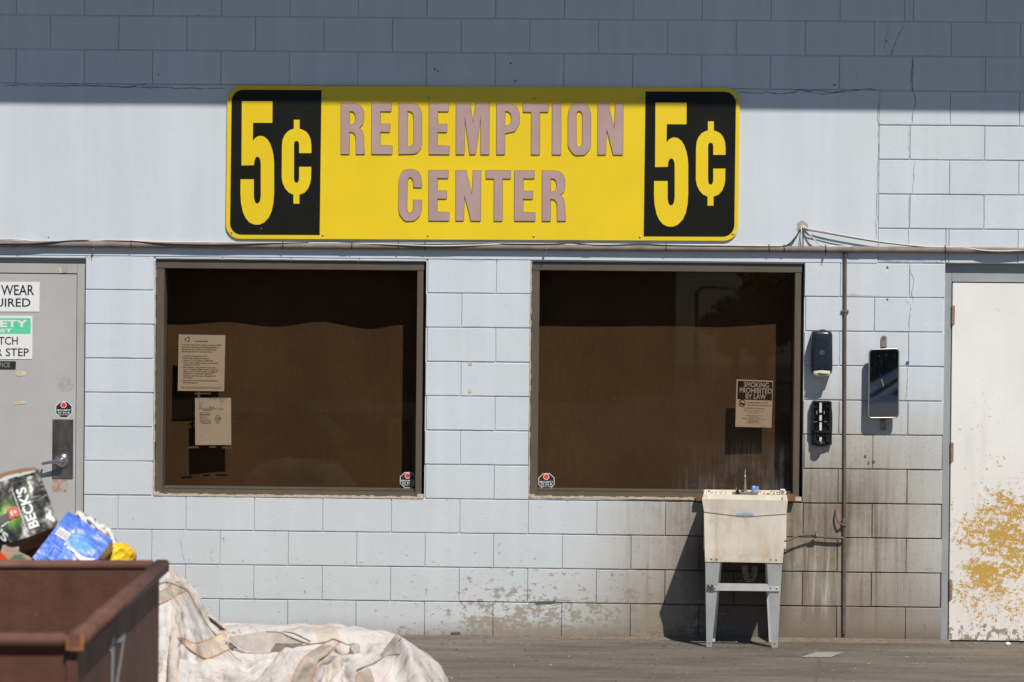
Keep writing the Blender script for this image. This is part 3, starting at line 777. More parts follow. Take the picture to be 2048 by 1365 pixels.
FIVE = [(165,163),(398,163),(397,327),(250,326),(248,465),(262,446),(280,432),(305,425),(332,431),(360,452),(380,485),(396,530),(406,580),(410,630),(410,860),(405,930),(392,995),(370,1045),(335,1082),(300,1098),(278,1100),(250,1096),(220,1080),(192,1046),(172,1000),(158,930),(154,860),(155,755),(256,755),(256,890),(262,922),(270,935),(281,940),(293,935),(303,918),(309,880),(309,640),(306,612),(297,590),(283,583),(270,590),(261,612),(257,648),(162,650)]
CENT = [(560,303),(604,303),(604,372),(628,379),(655,395),(675,420),(688,455),(693,500),(693,556),(600,556),(600,490),(597,474),(590,466),(580,463),(570,466),(563,476),(561,495),(561,745),(563,766),(570,778),(580,782),(590,778),(597,766),(600,745),(600,660),(692,660),(690,750),(684,785),(668,825),(640,857),(602,872),(602,940),(557,940),(557,872),(522,855),(495,825),(476,785),(468,740),(470,500),(475,455),(490,420),(512,393),(536,379),(560,371)]
FB = (480.9, 203, 548.2, 450); CB = (563.4, 240, 622.8, 407.9)
def glyph(pts, src, dst):
    return [(dst[0]+(x-src[0])/(src[2]-src[0])*(dst[2]-dst[0]), dst[1]+(y-src[1])/(src[3]-src[1])*(dst[3]-dst[1])) for x, y in pts]
for dst5, dstc in (((480.9,203,548.2,450), (563.4,240,622.8,407.9)), ((1308,205.6,1376.4,454), (1391.6,243.3,1451,411.8))):
    q = MB(); slab(q, glyph(FIVE, (154,163,410,1100), dst5), YS-0.002, 0.002); q.build('numeral', M_YEL, sign)
    q = MB(); slab(q, glyph(CENT, (468,303,693,940), dstc), YS-0.002, 0.002); q.build('cent_mark', M_YEL, sign)
LET = {
 'R': (177,385,[[(0,0),(95,0),(130,8),(155,28),(170,62),(172,110),(165,160),(138,188),(158,208),(168,240),(173,310),(178,385),(115,385),(113,270),(108,238),(92,220),(63,215),(63,385),(0,385)],[(63,60),(88,61),(103,75),(109,100),(108,130),(100,150),(86,160),(63,162)]]),
 'E': (155,385,[[(0,0),(148,-2),(147,60),(65,59),(65,156),(137,156),(136,217),(65,216),(64,318),(155,322),(155,386),(0,385)]]),
 'D': (173,385,[[(0,0),(95,0),(135,10),(158,35),(171,75),(173,300),(165,345),(140,374),(115,382),(0,385)],[(63,57),(90,60),(107,76),(112,110),(112,285),(106,310),(90,325),(63,327)]]),
 'M': (250,385,[[(0,0),(106,0),(128,150),(148,0),(250,0),(250,386),(187,385),(187,98),(148,385),(104,385),(66,96),(62,385),(0,385)]]),
 'P': (173,385,[[(0,0),(100,1),(135,12),(158,35),(171,75),(172,150),(140,208),(62,226),(62,385),(0,385)],[(63,56),(90,59),(106,76),(112,105),(108,145),(96,162),(63,170)]]),
 'T': (190,385,[[(0,-2),(190,0),(190,62),(127,61),(127,386),(63,385),(63,62),(0,60)]]),
 'I': (65,385,[[(0,0),(65,0),(65,386),(0,385)]]),
 'O': (171,400,[[(30,12),(55,-2),(86,-8),(118,-2),(148,14),(165,45),(171,90),(171,310),(165,345),(135,380),(122,388),(60,390),(35,375),(8,335),(0,310),(0,85),(8,40)],[(60,85),(65,65),(76,55),(92,55),(104,68),(109,90),(108,300),(103,318),(92,327),(76,326),(66,315),(62,295)]]),
 'N': (192,385,[[(0,0),(78,0),(124,190),(133,0),(192,0),(190,386),(118,385),(66,185),(60,385),(0,385)]]),
 'C': (173,385,[[(35,2),(65,-7),(110,-7),(145,8),(165,40),(173,90),(174,132),(112,130),(111,90),(103,62),(88,52),(74,60),(64,85),(62,290),(68,318),(82,328),(97,322),(110,300),(112,228),(174,228),(172,300),(160,350),(122,385),(60,390),(38,378),(6,335),(0,300),(2,80),(12,35)]]),
}
def letter(ch, x0, x1, yt, yb):
    w_, h_, cs = LET[ch]
    conts = []
    for c in cs:
        pts = [(x0+x/w_*(x1-x0) - ((yt+(y/385)*(yb-yt))-327)*0.004, yt+y/385*(yb-yt)) for x, y in c]
        conts.append([((p.x), (p.z)) for p in (W(a, b, YS) for a, b in pts)])
    q = MB(); vs, fs = fill(conts, 0.006, 0.0); q.add([(v.x, YS-0.0035+v.z, v.y) for v in vs], fs)
    o = q.build('letter', M_PINK, sign)
    q = MB(); vs, fs = fill(conts, 0.0015, 0.0022); q.add([(v.x, YS-0.0005+v.z, v.y) for v in vs], fs); q.build('letter_shadow', M_LSHADE, o)  # dark outline under the letter paints its small shadow
for ch, a, b in zip('REDEMPTION', (682,743.2,797.8,858,912,993,1045.7,1104.2,1135.9,1195.5), (728.7,784,843.4,898.3,978,1038.8,1095.8,1121.4,1181.2,1246)):
    m_ = (a+b)/2; letter(ch, a, b, 207.3+(m_-700)*0.0025, 308.6+(m_-700)*0.0025)
for ch, a, b in zip('CENTER', (797.8,858,912,972,1029.3,1084.6), (843.4,898.3,962,1021.4,1070.5,1131.4)):
    m_ = (a+b)/2; letter(ch, a, b, 341.2+(m_-800)*0.003, 441.5+(m_-800)*0.003)
for p in [z8(68,150),z8(790,143),z8(1582,138),z8(88,1156),z8(780,1178),z8(1577,1182),z9(412,142),z9(1217,147),z9(1945,153),z9(408,1187),z9(1214,1191),z9(1919,1168)]:
    q = MB(); q.lathe([(0.0062,0),(0.0062,0.0025),(0.004,0.0045),(0.001,0.0052)], W(p[0], p[1], YS), (0,-1,0), 10); q.build('screw', M_SCREW, sign)
q = MB()
for i in range(9): spot(q, 521+random.gauss(0,2.2), 459+random.gauss(0,2.2), 0.0014, YS-0.002, 5)
q.build('scratch', M_SCREW, sign, fix=False)

# ------------------------------------------------------------------ pipes and cables
def pipe(pts, r, name, mat, **k):
    return MB().tube(pts, r, 16).build(name, mat, **k)
PR = 0.0185
pa, pbx = W(0, 488.3, -PR-.002), W(2048, 502, -PR-.002)
dv = (pbx-pa).normalized()
hp = pipe([pa-dv*3, pa, pa.lerp(pbx, .5), pbx, pbx+dv*3], PR, 'conduit_pipe', M_PIPE, label='long horizontal brown pipe fixed across the wall below the yellow sign', cat='pipe')
def on_pipe(px): 
    t = (W(px, 495, -PR).x-pa.x)/(pbx.x-pa.x); return pa.lerp(pbx, t)
for px, wd, m in ((1713, 0.03, 0), (690, 0.02, 0), (1176, 0.02, 0)):
    c = on_pipe(px); MB().tube([c-dv*wd, c+dv*wd], PR+0.0022, 16).build('coupling', M_PIPE, hp)
for px in (189, 263, 566, 704, 797, 850, 1092, 1332, 1538, 1568, 1651, 1890):
    c = on_pipe(px); q = MB()
    pts = [c+Vector((0, -math.cos(a)*(PR+0.0015), math.sin(a)*(PR+0.0015)+(0.006 if a > .9 else 0))) for a in [math.radians(x) for x in range(-60, 100, 12)]]
    q.tube(pts, 0.003, 6)
    if px in (189, 1092, 1651): q.lathe([(0.006,0),(0.007,0.006),(0.003,0.012)], c+Vector((0,-PR,-0.006)), (0,-1,-0.3), 8); q.tube([c+Vector((0,-PR,-0.008)), c+Vector((-0.004,-PR-.004,-0.035))], 0.0025, 5)
    q.build('cable_tie', M_CBLK if px not in (189, 1092) else M_DULL, hp)
def spline(pts, n=8):
    P = [Vector(p) for p in pts]; P = [P[0]*2-P[1]]+P+[P[-1]*2-P[-2]]; out = []
    for i in range(1, len(P)-2):
        for k in range(n):
            t = k/n
            out.append(0.5*((2*P[i])+(-P[i-1]+P[i+1])*t+(2*P[i-1]-5*P[i]+4*P[i+1]-P[i+2])*t*t+(-P[i-1]+3*P[i]-3*P[i+1]+P[i+2])*t**3))
    out.append(P[-2]); return out
def cable(pts, r, mat, label):    # (px, py, stand-off)
    pts = [W(x, y, -d) for x, y, d in pts]
    MB().tube(spline(pts), r, 8).build('cable', mat, label=label, cat='cable', group='cables tied along the pipe')
T = 0.012
cable([(-40,477,T),(30,479,T),(62,482,T),(110,484,T),(190,481.5,.03),(263,482,T),(330,484.5,T),(430,485,T),(566,486,.02),(704,487,.03),(780,489,.042),(860,492,.045),(940,491,.043),(1010,488.5,.03),(1092,489,.02),(1200,489.5,.02),(1332,490.5,T),(1440,491,T),(1538,492,T),(1575,489,T),(1590,474,.02),(1602,456,.012),(1604,452,.0)], 0.0038, M_CWHT, 'white cable along the pipe top, climbing into the wall hole from the left')
cable([(-40,489,.044),(60,488,.045),(110,484.5,.042),(160,481.5,.03),(263,483,.03),(310,487,.042),(400,490,.044),(480,489.5,.043),(566,487,.035),(640,486,.02),(704,486.5,.03),(850,489,.035),(950,488,.03),(1092,489,.035),(1140,487,.02),(1200,491,.035),(1280,489,.03),(1332,491,.035),(1450,493,.035),(1538,494,.035),(1568,493,.03),(1586,481,.025),(1600,459,.015),(1603,452,.0)], 0.0036, M_CBLK, 'black cable sagging in front of the pipe and climbing into the wall hole')
cable([(1603,452,.0),(1603,462,.02),(1602.5,478,.03),(1603,494,.03)], 0.0028, M_CWHT, 'short white cable hanging straight down from the wall hole')
cable([(1605,452,.0),(1606,462,.02),(1606,478,.032),(1606,493,.036)], 0.0036, M_CBLK, 'short black cable hanging straight down from the wall hole')
cable([(1604,452,.0),(1609,458,.02),(1622,472,.035),(1633,484,.034),(1643,491,.03),(1651,493,.03),(1690,493,T),(1755,494.5,T),(1820,495,T),(1890,495.5,T),(1935,497,.03),(1965,501,.045),(2010,502.5,.046),(2090,499,.04)], 0.0038, M_CWHT, 'white cable leaving the wall hole to the lower right and sagging along the pipe')
cable([(1604,451,.0),(1610,456,.02),(1617,466,.03),(1626,478,.03),(1640,489,.025),(1651,492,.02)], 0.003, M_CBRN, 'tan cable curving from the wall hole down to the pipe on the right')
cable([(1605,451,.0),(1615,457.5,.02),(1640,462,.03),(1690,471.5,.032),(1750,482,.03),(1800,488.5,.024),(1850,493.5,.02),(1888,494.5,T),(1960,497,T),(2020,496.5,.02),(2090,498,T)], 0.0040, M_CWHT, 'long white cable slanting from the wall hole down to the pipe')
cable([(1604,452,.0),(1614,460,.03),(1640,465,.036),(1690,474,.04),(1750,484,.036),(1800,490,.03),(1850,494.8,.026),(1888,496,.026),(1930,497.5,.03),(1990,502,.042),(2090,498,.044)], 0.0030, M_CBLK, 'long black cable slanting beside the long white cable')

X1, X2 = W(1690.5, 505, -.012), W(1688, 1268, -.012)
def onv(py, dx=0.0, d=0.012):
    t = (py-505)/(1268-505); return W(1690.5+(1688-1690.5)*t, py, -d)+Vector((dx,0,0))
vp = pipe([onv(503), onv(700), onv(1036)], 0.0095, 'water_pipe', M_RPIPE, label='thin vertical pipe running down the wall from the horizontal pipe past the mirror', cat='pipe')
MB().tube([onv(1036), onv(1150), onv(1268)], 0.0115, 14).build('lower_pipe', M_GPIPE, vp)
MB().tube([onv(1037,0,.014), onv(1040,0,.014), onv(1046,0,.014), onv(1052,0,.014)], 0.014, 14, rs=[0.012,0.016,0.014,0.016]).build('coupling', M_GPIPE, vp)
q = MB(); q.tube([onv(504), onv(514)], 0.0125, 14); q.build('coupling', M_RPIPE, vp)
q = MB(); c = onv(622); q.box(c+Vector((-.024,-.002,-.005)), c+Vector((.024,.010,.005)), bev=.002); q.tube([c+Vector((0,0,-.007)), c+Vector((0,0,.007))], .0125, 12); q.build('pipe_strap', M_DULL, vp)
for dx in (-.019, .019): MB().lathe([(.004,0),(.004,.003)], c+Vector((dx,-.002,0)), (0,-1,0), 8).build('screw', M_SCREW, vp)
q = MB(); q.tube(spline([W(1685,1049,-.02), W(1680,1048,-.035), W(1674,1038,-.03), W(1672,1026,-.022), W(1674,1015,-.012)]), .006, 8, rs=None); q.build('elbow', M_RUST, vp)
q = MB(); q.tube([W(1687,1076.5,-.03), W(1660,1076,-.03), W(1634,1073.5,-.03)], .0075, 12); br = q.build('branch_pipe', M_GPIPE, vp)
q = MB(); q.lathe([(.010,-.012),(.013,-.004),(.013,.006),(.009,.014)], W(1630.5,1073,-.032), (1,0,.05), 12); q.tube([W(1631,1072,-.035), W(1631,1064,-.062)], .004, 8); q.box(W(1625,1067,-.066), W(1637,1062,-.062)); q.build('valve', M_DULL, vp)
q = MB(); q.tube(spline([W(1627,1072,-.035), W(1620,1070,-.045), W(1606,1070.5,-.055), W(1590,1075,-.06), W(1576,1081,-.06), W(1560,1085,-.06)]), .0058, 10)
q.build('supply_hose', M_GPIPE, label='grey hose from the wall valve to the right side of the sink', cat='hose')

# ------------------------------------------------------------------ utility sink
sk0 = W(1490, 1200, -.26)
sink = empty('utility_sink', (sk0.x, -.26, 0), 'stained cream plastic laundry sink on grey metal legs below the right window', 'sink')
YF, YBm = -0.53, -0.475
tb = MB()
A, Bq = W(1404, 998.6, YF), W(1575.6, 1002, YF)
A1, B1 = W(1408, 1024, YF+.012), W(1573, 1028, YF+.012)
mid1 = W(1491, 1033.5, YF+.012)
C1, D1 = W(1410, 1123.8, YBm), W(1565.3, 1126.6, YBm)
yb_ = -0.012
n = 12
def lerp(a, b, t): return a+(b-a)*t
# skirt front (its lower edge dips to the middle), basin front below it
for i in range(n):
    t0, t1 = i/n, (i+1)/n
    def top(t): return lerp(A, Bq, t)
    def dip(t):
        p = lerp(A1, B1, t); p = Vector(p); p.z -= (lerp(A1, B1, .5).z-mid1.z)*(1-abs(2*t-1)); return p
    a, b, c, d = top(t0), top(t1), dip(t1), dip(t0)
    tb.add([a, b, c, d], [(0,3,2,1)])
    tb.add([d, c, c+Vector((0,.004,.001)), d+Vector((0,.004,.001))], [(0,1,2,3)])
    e, f = Vector(d)+Vector((0,.004,.001)), Vector(c)+Vector((0,.004,.001))
    g_, h = lerp(C1, D1, t0), lerp(C1, D1, t1)
    ins = Vector((.003,0,0))
    tb.add([e, f, h, g_], [(0,1,2,3)])
BK = .040     # the tub stands a little askew to the wall
def side(P, Q, Rb, s):
    # P rim top, Q skirt bottom, Rb basin bottom ; s = -1 left, 1 right
    Pb, Qb = Vector((P.x+BK, yb_, P.z)), Vector((Q.x+BK, yb_, Q.z)); R2 = Vector((Rb.x+BK, -.06, Rb.z))
    tb.add([P, Q, Qb, Pb], [(0,1,2,3)])
    q1 = Q+Vector((0, .004, .001)); q2 = Vector((q1.x+BK, yb_-.01, q1.z))
    tb.add([q1, Rb, R2, q2], [(0,1,2,3)])
side(A, A1, C1, -1); side(Bq, B1, D1, 1)
# rim ledge, inner well and back deck
zr = (A.z+Bq.z)/2; xl, xr = A.x, Bq.x
tilt = (Bq.z-A.z)/(xr-xl)
def rp(x, y, dz=0): return Vector((x, y, A.z+(x-xl)*tilt+dz))
ix0, ix1, iy0, iy1 = xl+.025, xr-.025, YF+.03, -.15
deck = -.012
# rim top strips
tb.add([rp(xl,YF), rp(xr,YF), rp(ix1,iy0), rp(ix0,iy0)], [(0,1,2,3)])
tb.add([rp(xl,YF), rp(ix0,iy0), rp(ix0+BK*.7,iy1), rp(xl+BK,-.012)], [(0,1,2,3)])
tb.add([rp(xr,YF), rp(xr+BK,-.012), rp(ix1+BK*.7,iy1), rp(ix1,iy0)], [(0,1,2,3)])
tb.add([rp(ix0+BK*.7,iy1), rp(ix1+BK*.7,iy1), rp(xr+BK,-.012), rp(xl+BK,-.012)], [(0,1,2,3)])
zb = C1.z+.02
fx0, fx1, fy0, fy1 = C1.x+.02, D1.x-.02, YBm+.02, -.2
ib = [Vector((fx0,fy0,zb)), Vector((fx1,fy0,zb)), Vector((fx1,fy1,zb)), Vector((fx0,fy1,zb))]
it = [rp(ix0,iy0), rp(ix1,iy0), rp(ix1+BK*.7,iy1), rp(ix0+BK*.7,iy1)]
tb.add(it+ib, [(0,1,5,4),(1,2,6,5),(2,3,7,6),(3,0,4,7),(4,5,6,7)])
tb.add([C1, D1, Vector((D1.x+BK,-.06,D1.z)), Vector((C1.x+BK,-.06,C1.z))], [(0,1,2,3)])
tb.add([Vector((xl+BK,yb_,A.z)), Vector((xr+BK,yb_,Bq.z)), Vector((xr+BK,yb_,zb)), Vector((xl+BK,yb_,zb))], [(0,1,2,3)])
# raised back lip with moulded soap recesses
bz = .022
tb.box((xl+.038, -.040, zr-.003), (xr+.034, -.014, zr+bz), bev=.003)
for k, t in enumerate((.05, .10, .16, .22, .28, .74, .80, .86, .93)):
    x = lerp(xl, xr, t)+.033; tb.box((x-.0016, -.075, zr-.003), (x+.0016, -.041, zr+.014))
basin = tb.build('basin', M_TUB, sink, fix=False)
# grubby spots on the deck
q = MB()
for i in range(26):
    t = random.choice((random.uniform(.04, .3), random.uniform(.66, .97))); x = lerp(xl, xr, t)+.033
    c = Vector((x, -.0415, zr+random.uniform(.004, .018))); r = random.uniform(.001, .0035)
    q.add([c+Vector((math.cos(a)*r*1.5, 0, math.sin(a)*r)) for a in [i_*1.05 for i_ in range(6)]], [tuple(range(6))])
q.build('grime_spot', M_INKB, basin, fix=False)
# rivets along the bottom
for px, py in ((1422.5,1118.5),(1433.5,1119),(1541,1119.5),(1552.5,1120)):
    MB().lathe([(.0052,0),(.005,.003),(.002,.005)], W(px,py,YBm-.001), (0,-1,0), 10).build('rivet', M_DULL, sink)
# maker's sticker
q = MB(); Yl = YF-.001
Yl = YF+.0085; q.add([W(1473,1025,Yl), W(1507.5,1025.5,Yl), W(1507.5,1032.0,Yl+.0025), W(1473,1031.6,Yl+.0025)], [(0,1,2,3)])
st_ = q.build('sticker', M_LBLUE, sink, fix=False)
q = MB()
for k, (a, b) in enumerate(((1475,1477),(1478.3,1480),(1483,1485.4),(1486.5,1489),(1490,1492.2),(1493.4,1495.6),(1497,1499.4),(1500.5,1502.5),(1503.6,1505.6))):
    pxpoly(q, [(a,1026.8),(b,1026.8),(b-.6,1031),(a,1031)], Yl-.0006)
q.build('print', plain('blue_print', (0.30, 0.34, 0.50), .5), st_, fix=False)
# legs: tapered sheet steel with a folded flange
YL = YBm+.004; YT = -.36
def leg(tl, tr, bl, br_, s, back=False):
    q = MB(); yT, yB = (YL, YT) if not back else (-.10, -.12)
    a, b = W(tl, 1124.5, yT), W(tr, 1124.5, yT)
    c, d = W(bl, 1285.5 if s < 0 else 1287, yB), W(br_, 1285.5 if s < 0 else 1287, yB)
    c.z = 0.001; d.z = 0.001
    t = Vector((0,.003,0)); q.hexa([c, d, d+t, c+t, a, b, b+t, a+t])
    o_t, o_b = (a, c) if s < 0 else (b, d)
    f = Vector((0, .045, 0)); wv = Vector((-.003*s if s < 0 else -.003, 0, 0))
    q.hexa([o_b+t, o_b+t+Vector((.003*(1 if s<0 else -1),0,0)), o_b+t+f*.6+Vector((.003*(1 if s<0 else -1),0,0)), o_b+t+f*.6, o_t+t, o_t+t+Vector((.003*(1 if s<0 else -1),0,0)), o_t+t+f+Vector((.003*(1 if s<0 else -1),0,0)), o_t+t+f])
    o = q.build('leg', M_LEG, sink)
    if not back:
        h = MB(); hc = lerp(lerp(c, d, .5), lerp(a, b, .5), .045); h.lathe([(.004,0),(.004,.001)], hc+Vector((0,-.0005,0)), (0,-1,0), 8); h.build('bolt_hole', M_INK, o)
    return o
leg(1411, 1440.5, 1413, 1423.5, -1); leg(1534, 1564.5, 1543.5, 1555.5, 1)
leg(1416, 1444, 1420, 1430, -1, True); leg(1530, 1558, 1538, 1550, 1, True)
def ylg(py): return lerp(YL, YT, (py-1124)/(1286-1124))
q = MB(); a, b = W(1414, 1174.6, ylg(1175)-.004), W(1558.5, 1176.3, ylg(1175)-.004)
hh = .0195; dz = Vector((0,0,hh)); tt = Vector((0,.0035,0))
q.hexa([a-dz, b-dz, b-dz+tt, a-dz+tt, a+dz, b+dz, b+dz+tt, a+dz+tt]); 
q.hexa([a+dz+Vector((0,.001,0)), b+dz+Vector((0,.001,0)), b+dz+Vector((0,.02,0)), a+dz+Vector((0,.02,0)), a+dz+Vector((0,.001,.0015)), b+dz+Vector((0,.001,.0015)), b+dz+Vector((0,.02,.0015)), a+dz+Vector((0,.02,.0015))])
brc = q.build('brace', M_LEG, sink)
q = MB(); Yq = ylg(1175)-.0055; q.add([W(1413.8,1168.2,Yq), W(1426.5,1168.3,Yq), W(1428,1182,Yq), W(1414,1181,Yq)], [(0,1,2,3)]); q.build('rust_patch', plain('brown_rust', (.085,.055,.04), .7, .1, .3, 50), brc, fix=False)
for px, py in ((1420,1172.5),(1430.5,1175.5),(1541.3,1175.5),(1553.6,1176.5)):
    MB().lathe([(.0055,0),(.005,.003),(.002,.004)], W(px,py,Yq-.0005), (0,-1,0), 10).build('bolt', M_SCREW, sink)
# faucet on the back deck
YQ = -.075
base = W(1490, 993, YQ)
fa = MB(); a = W(1464, 994.5, YQ); b = W(1516.5, 992, YQ)
zd = zr+.002
fa.box((a.x, YQ-.02, zd), (b.x, YQ+.02, zd+.012), bev=.004)
fct = fa.build('faucet', M_DULL, sink)
zs_ = lambda py: W(1490, py, YQ).z
q = MB(); fx = base.x
q.lathe([(.014,zd+.012),(.015,zs_(986)),(.010,zs_(983)),(.012,zs_(980)),(.0075,zs_(974)),(.0065,zs_(955))], (fx,YQ,0), (0,0,1), 14)
q.build('stem', M_DULL, fct)
q = MB(); q.lathe([(.010,zs_(955)),(.009,zs_(952.5)),(.0055,zs_(951)),(.0062,zs_(947)),(.0055,zs_(943.5)),(.003,zs_(942)),(.0035,zs_(940.8)),(.001,zs_(940))], (fx-.001,YQ,0), (0,0,1), 12); q.build('spout', M_CHROME, fct)
q = MB(); p = W(1473, 983, YQ); q.lathe([(.010,zd+.012),(.009,zs_(985)),(.004,zs_(983)),(.0055,zs_(979)),(.003,zs_(975.5))], (p.x,YQ,0), (0,0,1), 10); q.build('broken_handle', M_DULL, fct)
q = MB(); p = W(1476, 990, -.10); q.lathe([(.010,0),(.0115,.014),(.007,.024),(.004,.034),(.003,.052)], (p.x,-.10,zd-.002), (-.08,0,1), 12); q.build('stopper', M_DOT, sink)
q = MB(); p = W(1507, 985, YQ); q.lathe([(.013,zd+.010),(.013,zs_(986.5))], (p.x,YQ,0), (0,0,1), 12); q.build('handle_collar', M_INK, fct)
q = MB(); q.lathe([(.010,zs_(986.5)),(.013,zs_(978)),(.010,zs_(972.5)),(.006,zs_(971.8))], (p.x,YQ,0), (0,0,1), 8)
q.box((p.x+.006, YQ-.012, zs_(981)), (p.x+.031, YQ+.006, zs_(972.5)), bev=.003); q.build('handle', M_BLUEP, fct)
q = MB(); p = W(1566, 986.5, YQ); q.box((p.x-.014,-.055,zr+bz+.001), (p.x+.014,-.03,zr+bz+.010), bev=.002); q.build('soap', M_WHITE, label='small white bar of soap at the right end of the sink back rim', cat='soap')
# corrugated drain hose under the tub
q = MB(); c0 = W(1487, 1128, -.25); P = []
for i in range(60):
    t = i/59; a = math.pi*1.05*t
    P.append(Vector((c0.x+.018-.0*t+.03*(1-math.cos(a))-.01, -.25+.05*t, c0.z-.012-.062*math.sin(a)-.02*min(1,t*3))))
q.tube(P, .017, 12, rs=[.019 if i % 3 == 0 else .0145 for i in range(60)])
q.build('drain_hose', plain('dirty_hose', (.20,.19,.17), .7, 0, .2, 30), sink)
# wooden board behind the sink
q = MB(); a, b = W(1392, 1001.5, -.055), W(1590, 989.5, -.055)
ang = 0.012
a0, b0 = W(1392.5, 1002, -.055), W(1590.5, 1002.5, -.055); a1_, b1_ = W(1392.5, 990, -.055), W(1590.5, 989.5, -.055)
dY = Vector((0,.0385,0)); q.hexa([a0, b0, b0+dY, a0+dY, a1_, b1_, b1_+dY, a1_+dY])
q.build('wood_board', M_WOOD, label='rough brown wood board on the sill behind the sink', cat='board')

# ------------------------------------------------------------------ dispensers and mirror
def px4(x, y, Z=0): return (1590+x/5.054, 640+y/5.054)
def loft_panel(mb, outline, y0, y1, bulge, inset=.004, mi=0):
    """outline: wall points (x,z); swells from y0 out to y1"""
    cx = sum(p[0] for p in outline)/len(outline); cz = sum(p[1] for p in outline)/len(outline)
    rings = [(y0, 1.0), (y1+bulge*.45, 1.0), (y1+bulge*.15, .965), (y1, .90), (y1-bulge*.04, .5)]
    n = len(outline); vs = []; fs = []
    for y, s in rings:
        for p in outline: vs.append((cx+(p[0]-cx)*s if s < .9 else p[0]-math.copysign(min(abs(p[0]-cx), inset*(1-s)*30), p[0]-cx), y, cz+(p[1]-cz)*s if s < .9 else p[1]-math.copysign(min(abs(p[1]-cz), inset*(1-s)*30), p[1]-cz)))
    for i in range(len(rings)-1):
        for k in range(n): fs.append((i*n+k, i*n+(k+1)%n, (i+1)*n+(k+1)%n, (i+1)*n+k))
    fs.append(tuple(range(n))); fs.append(tuple(len(rings)*n-1-k for k in range(n)))
    mb.add(vs, fs, mi, True)
def wpts(pts, Y): return [(p.x, p.z) for p in (W(x, y, Y) for x, y in pts)]
def rr(x0, y0, x1, y1, r): return rrect_px(x0, y0, x1, y1, r)
d1 = W(1643, 707)
dp = empty('soap_dispenser', (d1.x, -.04, d1.z), 'closed glossy dark soap dispenser with a cream push bar right of the window', 'dispenser')
q = MB(); q.tube if 0 else None
P = wpts([(1625,664),(1632,661.5),(1654,661.5),(1662,664),(1664.5,671),(1664.8,735),(1663,747),(1657,750),(1630,750),(1624.5,745),(1623.3,735),(1623,671)], -.06)
loft_panel(q, P, -.001, -.085, .035); q.build('back_shell', M_DOT, dp)
q = MB(); P = wpts([(1626,666),(1632,664),(1655,664),(1661,666.5),(1663,673),(1662,740),(1657,744),(1630,744),(1625.5,740),(1624.5,673)], -.09)
loft_panel(q, P, -.05, -.098, .02); cov = q.build('cover', M_NAVY, dp)
q = MB(); P = wpts([(1628,742.5),(1643,741),(1660,742.5),(1661,746),(1660,751),(1652,753.6),(1636,753.6),(1628,751),(1627,746)], -.10)
loft_panel(q, P, -.06, -.104, .012); pb_ = q.build('push_bar', M_CREAM, dp)
q = MB(); cw = W(1643.8, 705.5, -.1008); q.lathe([(.0165,0),(.0165,.0012)], cw, (0,-1,0), 24); q.build('round_emblem', plain('dull_blue_emblem', (.045,.065,.09), .4), cov)
q = MB(); q.box(W(1640,661.5,-.06)+Vector((0,0,-.004)), W(1650,659.5,-.03), bev=.002); q.build('latch', M_DOT, dp)

d2 = W(1643, 848)
dq = empty('broken_dispenser', (d2.x, -.03, d2.z), 'open coverless black dispenser showing its ribs and white rod, below the closed one', 'dispenser')
q = MB()
def B2(x0, y0, x1, y1, ya, yb, mi=0, bev=.0015, mb=None):
    a, b = W(x0, y1, yb), W(x1, y0, yb); (mb or q).box((a.x, ya, a.z), (b.x, yb, b.z), mi, bev)
P = [W(x, y, -.02) for x, y in smooth_poly([(1628,802.5),(1657,802),(1662,806),(1664.5,830),(1664,868),(1660,889),(1652,893),(1634,893.5),(1625,890),(1621.5,872),(1622.5,828),(1624.5,806)], 1)]
vs, fs = fill([[(p.x, p.z) for p in P]], .010); q.add([(v.x, -.007+v.z, v.y) for v in vs], fs)
cxx = sum(p.x for p in P)/len(P); czz = sum(p.z for p in P)/len(P); Pi = [(cxx+(p.x-cxx)*.86, czz+(p.z-czz)*.94) for p in P]
vs, fs = fill([[(p.x, p.z) for p in P], Pi], .022); q.add([(v.x, -.0235+v.z, v.y) for v in vs], fs)
B2(1623,804,1628,862,-.009,-.052); B2(1658,804,1663.5,866,-.009,-.052); B2(1622,820,1626,892,-.009,-.030); B2(1660,862,1664,890,-.009,-.036)
B2(1626,802.5,1661,806,-.009,-.045); B2(1628,861,1659,866,-.009,-.055); B2(1630,888,1657,892,-.009,-.035)
bs = q.build('back_shell', M_DOT, dq)
q = MB()
for y in (823.5, 842.5, 857): B2(1628.5,y,1657.5,y+1.6,-.009,-.040)
for x in (1632, 1636.2, 1648, 1652.5): B2(x,807,x+1.1,860,-.009,-.032)
for (x0,y0,x1,y1) in ((1626,812,1634,816),(1650,811,1658,815),(1626,829,1630,838),(1654,846,1659,853),(1627,866,1633,886),(1652,866,1659,885),(1634,871,1652,873)): B2(x0,y0,x1,y1,-.009,-.046)
q.build('rib', M_DOT, dq)
q = MB()
for (y0, y1) in ((806,826),(831,842),(845.5,864),(875,884)): B2(1638.7,y0,1643.6,y1,-.03,-.055,0,.001)
q.build('rod', M_WPL, dq)
q = MB()
for (x0,y0,x1,y1) in ((1632.4,822,1634.8,829),(1647.4,822,1649.6,829),(1627.5,843.4,1634,844.6),(1648,843.4,1654,844.6)): B2(x0,y0,x1,y1,-.041,-.043,0,0)
q.build('brass_clip', M_DULL, dq)
q = MB(); c = W(1640.5, 884.5, -.05); q.lathe([(.030,-.005),(.032,0),(.028,.006),(.020,.008)], c, (0,-.25,1), 20); q.build('nozzle', M_DOT, dq)

